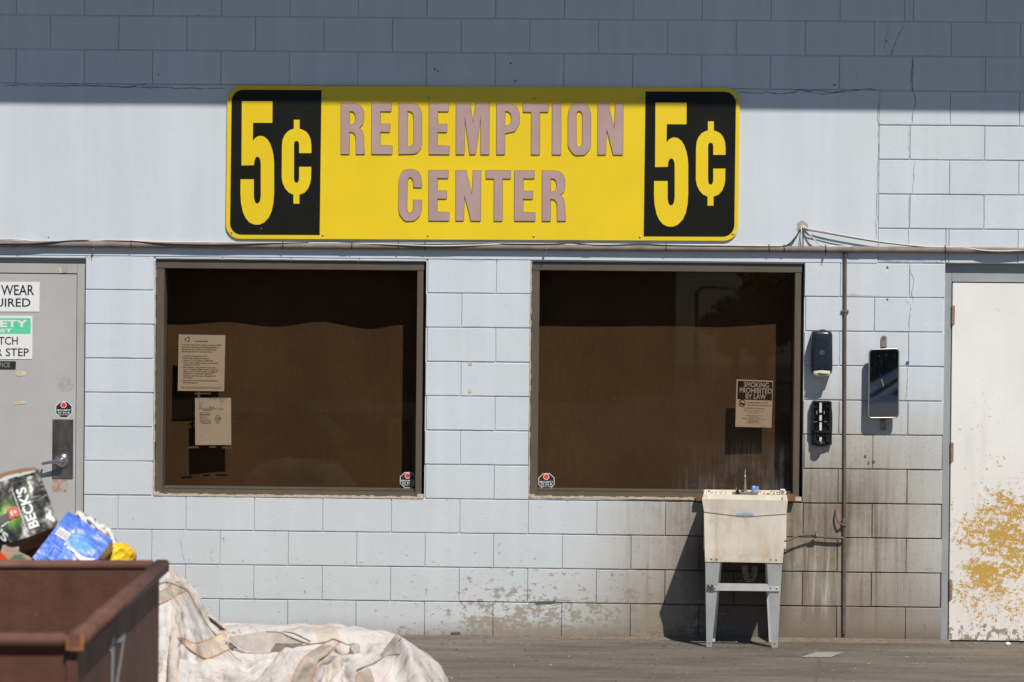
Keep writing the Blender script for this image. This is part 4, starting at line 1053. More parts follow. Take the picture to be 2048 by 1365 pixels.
m0 = W(1767, 767)
mr = empty('wall_mirror', (m0.x, -.06, m0.z), 'small upright mirror in a rounded chrome frame right of the vertical pipe', 'mirror')
MO = [(1738.6,699.8),(1797.6,697.6),(1796.8,835.6),(1736.6,836.2)]
def rquad(P, r, Y, tlt=0.0):
    P = [Vector((p.x, 0, p.z)) for p in (W(x, y, Y) for x, y in P)]; out = []
    for i in range(4):
        p = P[i]; a = (P[i-1]-p).normalized(); b = (P[(i+1)%4]-p).normalized(); c = p+a*r+b*r
        for k in range(7):
            t = k/6*math.pi/2; out.append(c - b*r*math.cos(t) - a*r*math.sin(t) if True else c)
    return [(v.x, v.z) for v in out]
q = MB(); ol = rquad(MO, .022, -.07); vs, fs = fill([ol], .014); q.add([(v.x, -.066+v.z, v.y) for v in vs], fs)
fm = q.build('backing', M_DOT, mr)
cc = [Vector((x, -.073, z)) for x, z in ol]; cc.append(cc[0]); cc.append(cc[1])
MB().tube(cc, .0042, 8, cap=False).build('frame', plain('worn_chrome', (.50,.49,.47), .35, .9), mr)
q = MB(); MI = [(1740,701.2),(1796.2,699.2),(1795.4,834.2),(1738.2,834.8)]; il = rquad(MI, .02, -.07)
q.add([(x, -.0738 , z) for x, z in il], [tuple(range(len(il)))]); q.build('glass', M_MIRR, mr, fix=False)
q = MB()
for i in range(26):
    spot(q, random.uniform(1742,1792), random.uniform(704,790), random.uniform(.0006,.0022), -.0742, 5)
pxpoly(q, [(1762,760),(1764,758),(1768,772),(1767,774)], -.0742)
q.build('smudge', plain('grey_smudge', (.20,.20,.20), .8), mr, fix=False)
for y0, y1, x0, x1, s in ((671.5,698,1762,1773.2,1), (837,862.5,1761,1772,-1)):
    q = MB(); pr_ = rrect_px(x0, y0, x1, y1, 5); P = [W(x, y, -.004) for x, y in pr_]; vs, fs = fill([[(p.x, p.z) for p in P]], .004); q.add([(v.x, -.006+v.z, v.y) for v in vs], fs)
    ym = (y1-4) if s > 0 else (y0+4)
    a = W((x0+x1)/2, ym, -.008); q.box(a+Vector((-.012,0,-.003)), a+Vector((.012,-.055,.003)), bev=.001)
    q.build('bracket', M_DULL, mr)
    q = MB(); q.lathe([(.004,0),(.003,.003)], W((x0+x1)/2, y0+6 if s > 0 else y1-6, -.008), (0,-1,0), 8); q.build('screw', M_INK, mr)

# ------------------------------------------------------------------ stickers, notices and door signs
def octa(cx, cy, r, Y, rot=22.5): return [W(cx+r*math.cos(math.radians(rot+45*i))/math.cos(math.radians(22.5)), cy+r*math.sin(math.radians(rot+45*i))/math.cos(math.radians(22.5)), Y) for i in range(8)]
def oct_poly(mb, cx, cy, r, Y, ro=None):
    mb.add(octa(cx, cy, r, Y), [tuple(range(8))])
def security(cx, cy, r, Y, label):
    q = MB(); P = octa(cx, cy, r, Y-.0005); q.prism(P, (0,.0004,0)); o = q.build('sticker', M_WHITE, label=label, cat='sticker', group='octagonal security stickers')
    q = MB(); oct_poly(q, cx, cy, r*.93, Y-.0008); q.build('black_field', M_INK, o, fix=False)
    q = MB(); oct_poly(q, cx-r*.03, cy-r*.56, r*.36, Y-.0011); px_text(q, 'SECURITY', cx-r*.86, cy-.02*r, cx+r*.86, cy+r*.17, Y-.0011, .03)
    px_text(q, 'O N E', cx-r*.72, cy+r*.27, cx+r*.72, cy+r*.47, Y-.0011, .03); px_text(q, '808-521-6002', cx-r*.64, cy+r*.57, cx+r*.64, cy+r*.68, Y-.0011, .02)
    q.build('print', M_WHITE, o, fix=False)
    q = MB(); oct_poly(q, cx-r*.03, cy-r*.56, r*.29, Y-.0014); q.build('red_octagon', M_RED, o, fix=False)
YG = 0.12
security(127.7, 819.6, 16.6, YD1, 'octagonal black and red security sticker on the grey door above the lock plate')
security(815.8, 960.6, 15.7, YG-.0012, 'octagonal black and red security sticker in the lower right corner of the left window')
security(1093, 963, 16, YG-.0012, 'octagonal black and red security sticker in the lower left corner of the right window')
def quadsheet(c, Y, name, mat, label, cat, curl=0.0):
    q = MB(); P = [W(x, y, Y) for x, y in c]; n = 8; vs = []; fs = []
    for i in range(n+1):
        for j in range(n+1):
            p = P[3].lerp(P[2], i/n).lerp(P[0].lerp(P[1], i/n), j/n); p.y += curl*math.sin(i/n*3)*(1-j/n)**2
            vs.append(p)
    for i in range(n):
        for j in range(n): a = i*(n+1)+j; fs.append((a, a+n+1, a+n+2, a+1))
    m = len(vs); vs += [v+Vector((0,.0006,0)) for v in vs]; fs += [tuple(m+k for k in f[::-1]) for f in fs]
    q.add(vs, fs, smooth=True)
    o = q.build(name, mat, label=label, cat=cat, fix=False)
    def at(u, v): # u right, v down, 0..1
        return P[0].lerp(P[1], u).lerp(P[3].lerp(P[2], u), v)+Vector((0,-.0012,0))
    return o, at
def line(mb, at, s, u0, v0, u1, v1, bold=.015, fit=False): put_text(mb, s, at(u0, v1), at(u1, v1), at(u0, v0), bold, 0, fit)
YP = 0.1285
def tline(mb, at, s, u0, v, h, cw, bold=.01):   # natural width text
    line(mb, at, s, u0, v, min(.97, u0+len(s)*cw), v+h, bold)
o, at = quadsheet([(357.4,669.2),(450.8,671),(448.2,783),(355.6,782)], YP, 'notice', M_PAPER, 'printed guidelines notice taped inside the left window, the upper of two', 'notice')
q = MB(); line(q, at, 'GUIDELINES', .36, .105, .62, .125, .03)
tx = [(.07,.165,'To protect visitors and the safety and security of RRR'),(.07,.205,"Recycling's employees, the following guidelines and"),(.07,.245,'requirements are in effect at the RRR Recycling'),(.07,.285,'processing facilities in our Kapolei Area'),
 (.11,.365,'All visitors must sign IN and OUT'),(.11,.405,'Proper safety clothing and footwear'),(.11,.445,'Visitors are to be escorted by RRR staff'),(.11,.485,'Photo or video requests must be pre-approved by'),(.11,.52,'management until visit'),
 (.11,.565,'RRR employees, during scheduled work, primary'),(.11,.602,'duty is to perform assigned tasks in a safe and'),(.11,.64,'diligent manner. Visitors should not engage in'),(.11,.677,'conversation or request information from'),(.11,.715,'employees, which may cause a distraction from'),(.11,.752,'their duties.'),
 (.11,.80,'All questions or comments should be addressed to'),(.11,.838,'RRR site management.')]
for u, v, s in tx: tline(q, at, s, u, v, .026, .0158)
for v in (.365,.405,.445,.485,.565,.80): line(q, at, '•', .075, v+.004, .092, v+.022, .05, True)
tline(q, at, 'THESE GUIDELINES ARE FOR THE SAFETY OF VISITORS AND STAFF', .06, .925, .012, .0155); tline(q, at, 'PLEASE ASK FOR ASSISTANCE BEFORE ENTERING THE WORK AREA', .06, .945, .012, .0155)
q.build('print', M_INKB, o, fix=False)
q = MB()
for k in range(3):
    a0 = k*120+20; pts = [];
    for i in range(7): a = math.radians(a0+i*14); pts.append(at(.19+.062*math.cos(a), .085+.05*math.sin(a)))
    for i in range(6, -1, -1): a = math.radians(a0+i*14); pts.append(at(.19+.028*math.cos(a), .085+.024*math.sin(a)))
    for i in range(6): q.add([pts[i], pts[i+1], pts[12-i], pts[13-i]], [(0,1,2,3)])
q.build('logo', M_LGREEN, o, fix=False)
o, at = quadsheet([(390,796.2),(462,796.2),(462.6,890.2),(390.6,890.6)], YP, 'notice', M_PAPER2, 'faded permit form taped inside the left window, the lower of two', 'notice')
q = MB()
for i in range(5): tline(q, at, ('Permit', 'No. 04', 'Date', 'Name', 'Class')[i], .11, .08+.035*i, .018, .018)
line(q, at, 'GENERAL EXCISE', .38, .012, .86, .026); line(q, at, 'FORM', .70, .065, .78, .08); line(q, at, 'No. 41', .40, .185, .53, .21, .03)
line(q, at, 'THIS PERMIT MUST BE DISPLAYED', .12, .228, .60, .240, .02); line(q, at, 'DEPARTMENT OF', .22, .25, .47, .27, .02); line(q, at, 'STATE', .65, .238, .78, .256)
for i, s in enumerate(('Name of business', 'Address of place', 'City and state', 'Date issued', 'Account number', 'Class of activity', 'Signed')): line(q, at, s, .13, .30+.032*i, .13+.018*len(s), .318+.032*i, .01)
line(q, at, 'AUTHORISED SIGNATURE', .17, .525, .43, .545, .02); line(q, at, 'SEAL', .58, .53, .68, .545)
for i in range(16):
    a = math.radians(i*22.5); b = math.radians((i+1)*22.5)
    f = lambda r, t: at(.63+r*math.cos(t), .44+r*.78*math.sin(t))
    q.add([f(.085,a), f(.085,b), f(.075,b), f(.075,a)], [(0,1,2,3)])
line(q, at, 'STATE', .57, .42, .70, .45, .03); line(q, at, 'OF', .60, .46, .66, .475, .03)
for v in (.228, .35, .50): q.add([at(.12,v), at(.80 if v<.3 else .45,v), at(.80 if v<.3 else .45,v+.004), at(.12,v+.004)], [(0,1,2,3)])
q.build('print', M_INKB, o, fix=False)
q = MB()
for (u, v, r) in ((.345,.80,.022), (.35,.775,.014), (.34,.83,.02)): q.add([at(u+r*math.cos(a), v+r*math.sin(a)*.8)+Vector((0,-.0004,0)) for a in [i*.785 for i in range(8)]], [tuple(range(8))])
q.build('bare_spot', plain('bright_tape', (.95,.95,.95), .3), o, fix=False)
# strips of clear tape
q = MB()
for r in ([(389,786),(422,786),(422,789),(389,789)], [(376,893.5),(397,893),(397,897),(376,897)], [(418,893),(432,893),(432,896),(418,896)], [(444,894),(466,894.5),(466,898),(444,897)]): pxpoly(q, r, YP-.0012)
pxpoly(q, [(395,782),(400,782),(400,797),(395,797)], YP-.0014)
q.build('clear_tape', M_TAPEC, label='bits of cloudy clear tape around the two notices in the left window', cat='tape', fix=False)
o, at = quadsheet([(1473.2,759.2),(1546.2,762),(1543,856),(1470.6,854)], YP, 'notice', plain('aged_pink_paper', (.82,.69,.61), .8, 0, .03), 'smoking prohibited by law notice taped inside the right window', 'notice', .004)
q = MB(); q.add([at(.035,.028), at(.98,.028), at(.985,.418), at(.035,.415)], [(0,1,2,3)])
bf = q.build('black_field', M_INK, o, fix=False)
q = MB(); U = Vector((0,-.0006,0)); at2 = lambda u, v: at(u, v)+U
line(q, at2, 'SMOKING', .20, .045, .885, .155, .014, True); line(q, at2, 'PROHIBITED', .095, .168, .975, .278, .014, True); line(q, at2, 'BY LAW', .26, .292, .82, .402, .014, True)
q.build('lettering', plain('paper_lettering', (.80,.66,.57), .8), bf, fix=False)
q = MB(); line(q, at, 'Including E-cigarettes and All', .31, .462, .88, .492, .012, True); line(q, at, 'Other Electronic Smoking Devices', .31, .517, .975, .547, .012, True)
line(q, at, 'ARE PROHIBITED on RRR property', .225, .585, .775, .605, .02, True)
for u0, v, u1, s in ((.22,.638,.78,'Please smoke in designated smoking'),(.345,.678,.64,'section of RRR yard'),(.26,.742,.74,'It is RRR procedure to comply'),(.36,.775,.63,'with the law at all'),(.18,.805,.32,'WARNING'),(.34,.812,.82,'violators may be subject to a fine'),(.35,.845,.64,'on RRR properties'),(.32,.872,.62,'Thank you for'),(.28,.896,.70,'not smoking in this area')):
    line(q, at, s, u0, v, u1, v+.018, .012, True)
line(q, at, 'RRR 2016', .72, .965, .86, .978, .0, True)
def arcp(cu, cv, r0, r1, a0, a1, n=20):
    for i in range(n):
        a = math.radians(a0+(a1-a0)*i/n); b = math.radians(a0+(a1-a0)*(i+1)/n); f = lambda r, t: at(cu+r*math.cos(t), cv+r*.78*math.sin(t)); q.add([f(r0,a), f(r0,b), f(r1,b), f(r1,a)], [(0,1,2,3)])
arcp(.168, .495, .098, .080, 0, 360)
q.add([at(.10,.445), at(.112,.437), at(.238,.540), at(.226,.550)], [(0,1,2,3)]); q.add([at(.105,.492), at(.22,.500), at(.245,.515), at(.235,.535), at(.15,.525), at(.105,.512)], [tuple(range(6))])
q.build('print', M_INK, o, fix=False)

def door_sign(x0, y0, x1, y1, name, mat, label):
    q = MB(); P = [W(x0, y0, YD1-.003), W(x1, y0+.3, YD1-.003), W(x1-.6, y1, YD1-.003), W(x0, y1-.3, YD1-.003)]; q.prism(P, (0,.0025,0))
    return q.build(name, mat, label=label, cat='sign')
YT_ = YD1-.0036
o = door_sign(-62, 564.2, 79.3, 623.8, 'safety_sign', M_WHITE, 'white safety sign ending in WEAR and UIRED, topmost on the grey door')
q = MB(); px_text(q, 'EYE', -52, 570.5, -8, 590.5, YT_, .012); px_text(q, 'WEAR', 2, 570.3, 68.2, 591, YT_, .012); px_text(q, 'REQUIRED', -58, 597, 61, 617.3, YT_, .012); q.build('lettering', M_INK, o, fix=False)
o = door_sign(-62, 632, 64.9, 718.8, 'safety_sign', M_WHITE, 'green and white safety first sign under the topmost sign on the grey door')
q = MB(); pxpoly(q, [(-58,636.2),(61.4,636.6),(61.2,668),(-58,667.8)], YT_); q.build('green_band', M_GREEN, o, fix=False)
q = MB(); px_text(q, 'SAFETY', -52, 640.3, 55, 654.8, YT_-.0006, .03); px_text(q, 'FIRST', -30, 658, 24.8, 665.3, YT_-.0006, .03); q.build('white_lettering', M_WHITE, o, fix=False)
q = MB(); px_text(q, 'WATCH', -37, 674, 35.8, 690, YT_, .01); px_text(q, 'YOUR STEP', -58, 697, 57.6, 713.2, YT_, .01); q.build('black_lettering', M_INK, o, fix=False)
o = door_sign(-20, 722.6, 31.8, 739, 'name_plate', M_INK, 'small black office name plate under the safety first sign')
q = MB(); px_text(q, 'OFFICE', -16, 725.8, 19.8, 735, YT_, .01); q.build('lettering', M_SCREW, o, fix=False)

# ------------------------------------------------------------------ the brown dumpster in front
N = G(168.7, 1267.5, 1.0); Fp = G(338.7, 1119.4, 1.0)
ux = (G(0, 1267.5, 1.0)-N); ux.z = 0; ux.normalize()          # to the left along the front
uy = (Fp-N); DL = uy.length; uy.normalize()                   # away, along the right side
du = empty('dumpster', (N.x, N.y, 0), 'brown steel dumpster with square rails and the number 17 sprayed on its side', 'dumpster')
def DP(a, b, z): return N+ux*a+uy*b+Vector((0,0,z-1.0))
TR = .050; DWd = 1.9
def beam(mb, a0, a1, b0, b1, z0, z1): mb.hexa([DP(a0,b0,z0), DP(a1,b0,z0), DP(a1,b1,z0), DP(a0,b1,z0), DP(a0,b0,z1), DP(a1,b0,z1), DP(a1,b1,z1), DP(a0,b1,z1)])
def bevbeam(name, mat, par, a0, a1, b0, b1, z0, z1, bev=.006):
    bm = bmesh.new(); bmesh.ops.create_cube(bm, size=1)
    for v in bm.verts: v.co = Vector(((a0+a1)/2+v.co.x*(a1-a0), (b0+b1)/2+v.co.y*(b1-b0), (z0+z1)/2+v.co.z*(z1-z0)))
    bmesh.ops.bevel(bm, geom=bm.edges[:], offset=bev, segments=3, affect='EDGES')
    for v in bm.verts: v.co = DP(v.co.x, v.co.y, v.co.z)
    return MB().bm(bm, 0, None, True).build(name, mat, par)
IN = .030
q = MB(); t = .006
beam(q, IN, IN+t, IN, DL-IN-.02, .12, .965)                         # right side sheet
beam(q, IN+t+.001, DWd-IN, IN, IN+t, .12, .965)                     # front sheet
beam(q, IN+t+.001, DWd-IN, DL-IN-t-.02, DL-IN-.02, .12, .965)       # back sheet
beam(q, DWd-IN, DWd-IN+t, IN, DL-IN-.02, .12, .965)
beam(q, IN+t, DWd-IN-.001, IN+t+.001, DL-IN-t-.022, .12, .14)
q.build('body', M_DUMP, du)
rr_ = bevbeam('side_rail', M_DRAIL, du, 0, TR, .004, DL, .953, 1.0)
bevbeam('side_rail', M_DRAIL, du, DWd-TR, DWd, .004, DL, .953, 1.0)
bevbeam('front_rail', M_DRAIL, du, TR+.002, DWd-TR-.002, .006, .046, .958, .998)
bevbeam('back_rail', M_DRAIL, du, TR+.002, DWd-TR-.002, DL-.045, DL-.003, .962, .9985)
q = MB(); beam(q, .002, TR-.002, -.003, .003, .955, .998); q.build('rail_cap', M_DRAIL, rr_)
q = MB()
for i in range(14):
    t_ = i/13
for (a0, a1, z0, z1) in ((.001,.010,.953,.999),(.042,.050,.954,.990),(.012,.04,.953,.959)):
    beam(q, a0, a1, -.0045, -.0032, z0, z1)
q.build('rust', M_RUSTO, rr_)
q = MB(); beam(q, IN+.0, IN+.022, IN-.010, IN-.001, .12, .95); beam(q, IN-.008, IN-.001, IN-.010, IN+.03, .12, .95)
q.build('corner_post', M_DUMP, du)
q = MB(); beam(q, IN+.10, DWd-.1, IN-.035, IN-.001, .42, .50); beam(q, IN-.03, IN-.001, .25, DL-.25, .42, .50); q.build('rib', M_DUMP, du)
for a, b in ((.15,.15),(DWd-.15,.15),(.15,DL-.2),(DWd-.15,DL-.2)):
    q = MB(); c = DP(a, b, .06); q.tube([c-ux*.02, c+ux*.02], .06, 18); q.build('wheel', M_DOT, du)
# number sprayed on the side: strokes laid on the side plane
nrm = Vector((uy.y, -uy.x, 0)); P0 = DP(IN-.0025, 0, .9)
def side_pt(px, py):
    v = ray(px, py); t_ = (P0-CAM).dot(nrm)/v.dot(nrm); return CAM+v*t_
def stroke(mb, L, Rr):
    P = [side_pt(0+x/4.267, 1080+y/4.267) for x, y in L]; Q = [side_pt(x/4.267, 1080+y/4.267) for x, y in Rr]
    n = len(P); mb.add(P+Q, [(i, i+1, n+i+1, n+i) for i in range(n-1)])
q = MB(); stroke(q, [(945,905),(948,1000),(946,1100),(944,1250),(940,1500)], [(975,880),(976,1000),(972,1100),(970,1250),(966,1500)]); stroke(q, [(928,945),(945,900),(975,815)], [(945,950),(975,905),(985,860)])
q.build('numeral', M_SPRAY, du, fix=False)
q = MB(); stroke(q, [(1042,870),(1030,950),(1012,1060),(995,1150),(982,1250),(965,1500)], [(1065,830),(1052,950),(1036,1060),(1020,1150),(1010,1250),(993,1500)]); stroke(q, [(990,880),(1040,872),(1065,868)], [(995,850),(1050,800),(1072,795)])
q.build('numeral', M_SPRAY, du, fix=False)

# ------------------------------------------------------------------ the bin behind it and its rubbish
tb_c = Vector((.75, -4.95, 0))
bn = empty('rubbish_bin', tb_c, 'grey rubbish bin hidden behind the brown dumpster and heaped with cartons', 'bin')
q = MB(); 
q.box((-.2,-5.35,.05),(1.5,-5.33,.74)); q.box((-.2,-4.57,.05),(1.5,-4.55,.74)); q.box((-.2,-5.329,.05),(-.18,-4.571,.74)); q.box((1.48,-5.329,.05),(1.5,-4.571,.74)); q.box((-.179,-5.329,.05),(1.479,-4.571,.55))
q.build('body', plain('dull_grey_bin', (.08,.085,.09), .7), bn)
q = MB(); q.box((-.23,-5.38,.741),(1.53,-5.31,.77),bev=.005); q.box((-.23,-4.59,.741),(1.53,-4.52,.77),bev=.005); q.build('rim', M_DUMP, bn)

YB_ = -5.05
def frame_at(px, py, Y, ang, tiltx, tilty=0.0):
    """in-plane axes for a carton face: ang = turn in the picture plane, tiltx = leaning back"""
    c = W(px, py, Y)
    Mx = Matrix.Rotation(tilty, 3, 'Z') @ Matrix.Rotation(-tiltx, 3, 'X') @ Matrix.Rotation(-ang, 3, 'Y')
    return c, Mx @ Vector((1,0,0)), Mx @ Vector((0,0,1)), Mx @ Vector((0,1,0))     # right, up, inward
def gloss(name, col, rough, **k):
    m = Mat(name, col, rough, 0, 0.6); return m
def carton_green():
    m = Mat('glossy_black_green_print', (.010,.013,.012), .26, 0, .45)
    x, y, z = m.xyz()
    cx, cz = -.045, .0
    d = (((x+.055)*(1/.062)).pow(2)+((z+.01)*(1/.085)).pow(2)).pow(.5) if False else (((x+.058)*(x+.058))*260+((z+.012)*(z+.012))*120).pow(.5)
    m.mix(d.ramp(1.05, .15)*m.noise(14,5,.6).ramp(.25,.6)*.85, (.14,.36,.035))
    m.mix(d.ramp(.55, .05)*.75, (.42,.62,.12))
    m.mix(m.noise(12,6,.7,(1,1,3.5),(3,0,0)).ramp(.50,.68)*x.ramp(-.02,.03)*.75, (.36,.38,.30))
    m.mix(m.noise(9,5,.6,(1,1,1),(7,0,0)).ramp(.55,.68)*x.ramp(-.01,.05)*.6, (.10,.28,.05))
    m.bump(m.noise(6,3,.5), .018, .8); m.bump(m.noise(26,3,.5,(1,1,2)), .002, .6); return m.m
def carton_blue():
    m = Mat('glossy_blue_print', (.012,.12,.62), .30, 0, .5)
    x, y, z = m.xyz()
    d = (((x-.01)*(x-.01))*330+((z-.03)*(z-.03))*900).pow(.5)
    m.mix(d.ramp(1.25,.9)*.75, (.02,.26,.66))
    m.mix(d.ramp(1.1,.2)*m.noise(16,6,.7,(1,1,2.2)).ramp(.42,.66)*.85, (.14,.52,.82))
    m.mix(d.ramp(.8,.1)*m.noise(20,6,.7,(1,1,2.2),(4,0,0)).ramp(.52,.7)*.8, (.01,.05,.22))
    m.bump(m.noise(8,3,.5), .012, .7); return m.m
def carton(name, c, rx, up, inn, w_, h_, d_, mats, label, cat='carton', open_top=False, wob=.004):
    """box built in its own frame; object space: x right, z up, y inward"""
    n = 10; q = MB()
    def pt(u, v, k): # u,v in 0..1 on face k depth 0/1
        o = wob*noise.noise(Vector((u*3+w_*9, v*3, k*5)))
        return Vector(((u-.5)*w_, k*d_+o, (v-.5)*h_))
    for k in (0, 1):
        vs = [pt(i/n, j/n, k) for j in range(n+1) for i in range(n+1)]
        q.add(vs, [(j*(n+1)+i, j*(n+1)+i+1, (j+1)*(n+1)+i+1, (j+1)*(n+1)+i) for i in range(n) for j in range(n)], 0 if k == 0 else 1, True)
    for (a, b, mi) in (((0,0),(1,0),1), ((1,0),(1,1),2), ((1,1),(0,1),1), ((0,1),(0,0),3)):
        if open_top and a == (1,1): continue
        A_ = [pt(a[0]+(b[0]-a[0])*i/n, a[1]+(b[1]-a[1])*i/n, 0) for i in range(n+1)]; B_ = [pt(a[0]+(b[0]-a[0])*i/n, a[1]+(b[1]-a[1])*i/n, 1) for i in range(n+1)]
        q.add(A_+B_, [(i, i+1, n+2+i, n+1+i) for i in range(n)], mi, True)
    o = q.build(name, mats, label=label, cat=cat, fix=True)
    o.matrix_world = Matrix.Translation(c) @ Matrix((rx, inn, up)).transposed().to_4x4()
    return o
def on_face(o, verts, faces, name, mat, dy=-.004, **k):
    me = bpy.data.meshes.new(name); me.from_pydata([(x, dy, z) for x, z in verts], [], faces); me.materials.append(mat)
    ob = bpy.data.objects.new(name, me); COL.objects.link(ob); ob.parent = o; return tag(ob, **k)
def face_text(s, x0, x1, z0, z1, rot=0, bold=.03):
    """text fitted in the box; rot = 90 reads upwards"""
    vs, fs = text2d(s, bold); a0, a1 = min(v.x for v in vs), max(v.x for v in vs); b0, b1 = min(v.y for v in vs), max(v.y for v in vs); out = []
    for v in vs:
        s_, t_ = (v.x-a0)/(a1-a0), (v.y-b0)/(b1-b0)
        out.append((x0+s_*(x1-x0), z0+t_*(z1-z0)) if rot == 0 else ((x1-t_*(x1-x0), z0+s_*(z1-z0))))
    return out, fs
M_FOILW = plain('white_foil_print', (.78,.79,.78), .22, 0, .05, spec=.8)
# green and black carton
c, rx, up, inn = frame_at(45, 1013, YB_, math.radians(21), math.radians(27), math.radians(6))
gb = carton('beer_carton', c, rx, up, inn, .215, .262, .13, [carton_green(), M_KRAFT, M_DOT, M_DOT], 'shiny black and green beer carton leaning on the rubbish, tallest in the heap')
v_, f_ = face_text("BECK'S", .012-.018, .012+.024, -.105, .075, 90, .03); on_face(gb, v_, f_, 'lettering', M_FOILW, -.0055)
q_ = [(-.018,-.118),(-.0155,-.118),(-.0155,.085),(-.018,.085)]; on_face(gb, q_, [(0,1,2,3)], 'stripe', M_FOILW, -.005)
# bottle neck and seal of the picture on it
q_ = [(-.107,-.05),(-.107,-.015),(-.05,-.002),(-.025,-.012),(-.025,-.028),(-.05,-.036)]; on_face(gb, q_, [tuple(range(6))], 'printed_bottle', plain('dark_print', (.035,.035,.03), .3), -.0045)
q_ = [(-.062,.004),(-.050,.010),(-.038,.004),(-.028,.008),(-.020,.000),(-.024,-.018),(-.020,-.034),(-.032,-.038),(-.044,-.032),(-.056,-.040),(-.064,-.030),(-.059,-.014)]; on_face(gb, q_, [tuple(range(12))], 'printed_seal', plain('red_seal', (.62,.04,.04), .3), -.0050)
q_ = [(-.052,-.006),(-.046,-.004),(-.046,-.028),(-.052,-.026),(-.038,-.006),(-.030,-.010),(-.030,-.018),(-.038,-.022)]; on_face(gb, q_, [(0,1,2,3),(4,5,6,7)], 'seal_mark', M_FOILW, -.0056)
q_ = [(-.107,-.060),(-.107,-.054),(-.070,-.044),(-.070,-.047)]; on_face(gb, q_, [(0,1,2,3)], 'stripe', M_FOILW, -.0052)
# torn flap and white inner edge standing above the top
def strip(pts_a, pts_b, Y, name, mat, label, cat, th=.003, wob=.0):
    P = [W(x, y, Y) for x, y in pts_a]+[W(x, y, Y) for x, y in pts_b[::-1]]
    return MB().prism(P, (0, th, 0)).build(name, mat, label=label, cat=cat)
fl = MB(); P = [W(x/5.686, 900+y/5.686, -4.98) for x, y in ((-150,335),(0,272),(120,240),(230,215),(330,203),(410,200),(412,235),(395,262),(200,320),(0,400),(-150,440))]; fl.prism(P, (0,.004,.0)); fl = fl.build('flap', M_KRAFT)
fl.parent = gb; fl.matrix_parent_inverse = gb.matrix_world.inverted()
fl = MB(); P = [W(x/5.686, 900+y/5.686, -4.995) for x, y in ((-150,400),(0,335),(60,300),(200,268),(230,272),(260,255),(395,234),(400,248),(320,275),(150,325),(0,383),(-150,430))]; fl.prism(P, (0,.003,0)); fl = fl.build('inner_edge', M_FOILW)
fl.parent = gb; fl.matrix_parent_inverse = gb.matrix_world.inverted()
# its end panel with the rest of the name
q = MB(); P = [W(x/5.686, 900+y/5.686, YB_-.10) for x, y in ((-160,600),(-20,835),(112,1048),(60,1080),(20,1090),(-10,1190),(-160,1190))]; q.prism(P, (0,.02,0))
ep = q.build('beer_carton', M_DOT, label='dark end of a second beer carton at the left edge under the tall one', cat='carton')
q = MB(); a, b, d_ = W(-15, 1045, YB_-.1015), W(18.5, 1087.5, YB_-.1015), W(-8, 1036, YB_-.1015); 
put_text(q, "ECK'S", W(-52,1035,YB_-.1015), W(11,1086,YB_-.1015), W(-45,1019,YB_-.1015), .03); q.build('lettering', M_FOILW, ep, fix=False)
# blue carton
c, rx, up, inn = frame_at(145, 1098, YB_-.06, math.radians(-34.5), math.radians(25), math.radians(8))
bb = carton('beer_carton', c, rx, up, inn, .212, .235, .12, [carton_blue(), plain('blue_edge', (.012,.05,.30), .3), plain('blue_side', (.02,.04,.25), .25), M_KRAFT], 'glossy blue beer carton tilted to the right on top of the heap')
q_ = [(-.092,.010),(-.040,.010),(-.040,.045),(-.092,.045)]; lb = on_face(bb, q_, [(0,1,2,3)], 'label_panel', M_FOILW, -.005)
bars = []; bf_ = []; x = -.088
while x < -.046:
    ww = random.choice((.0008,.0014,.002)); k = len(bars); bars += [(x,.015),(x+ww,.015),(x+ww,.040),(x,.040)]; bf_.append((k,k+1,k+2,k+3)); x += ww+random.choice((.0008,.0015))
on_face(lb, bars, bf_, 'barcode', plain('grey_bars', (.35,.36,.36), .5), -.0058)
for r in ((-.044,.050,-.034,.062),(-.036,-.008,-.030,.004),(-.020,-.012,-.010,-.004),(-.004,-.010,.088,-.004)):
    on_face(bb, [(r[0],r[1]),(r[2],r[1]),(r[2],r[3]),(r[0],r[3])], [(0,1,2,3)], 'print_mark', M_FOILW, -.005)
wv_ = [(.0+.0,.0),(.03,-.020),(.055,-.024),(.08,-.014),(.098,.004),(.098,.016),(.075,.002),(.05,-.008),(.03,-.006)]
on_face(bb, wv_, [tuple(range(9))], 'silver_band', M_FOILW, -.0052)
v_, f_ = face_text('BEER', .028, .094, -.055, -.028, 0, .02); on_face(bb, v_, f_, 'lettering', M_FOILW, -.005)
q_ = []; 
for i in range(5): pass
sq = [(-.066,-.085),(-.016,-.085),(-.016,-.030),(-.066,-.030)]; si = [(-.063,-.082),(-.019,-.082),(-.019,-.033),(-.063,-.033)]
on_face(bb, sq+si, [(0,1,5,4),(1,2,6,5),(2,3,7,6),(3,0,4,7)], 'outline', plain('cyan_print', (.05,.38,.75), .3), -.005)
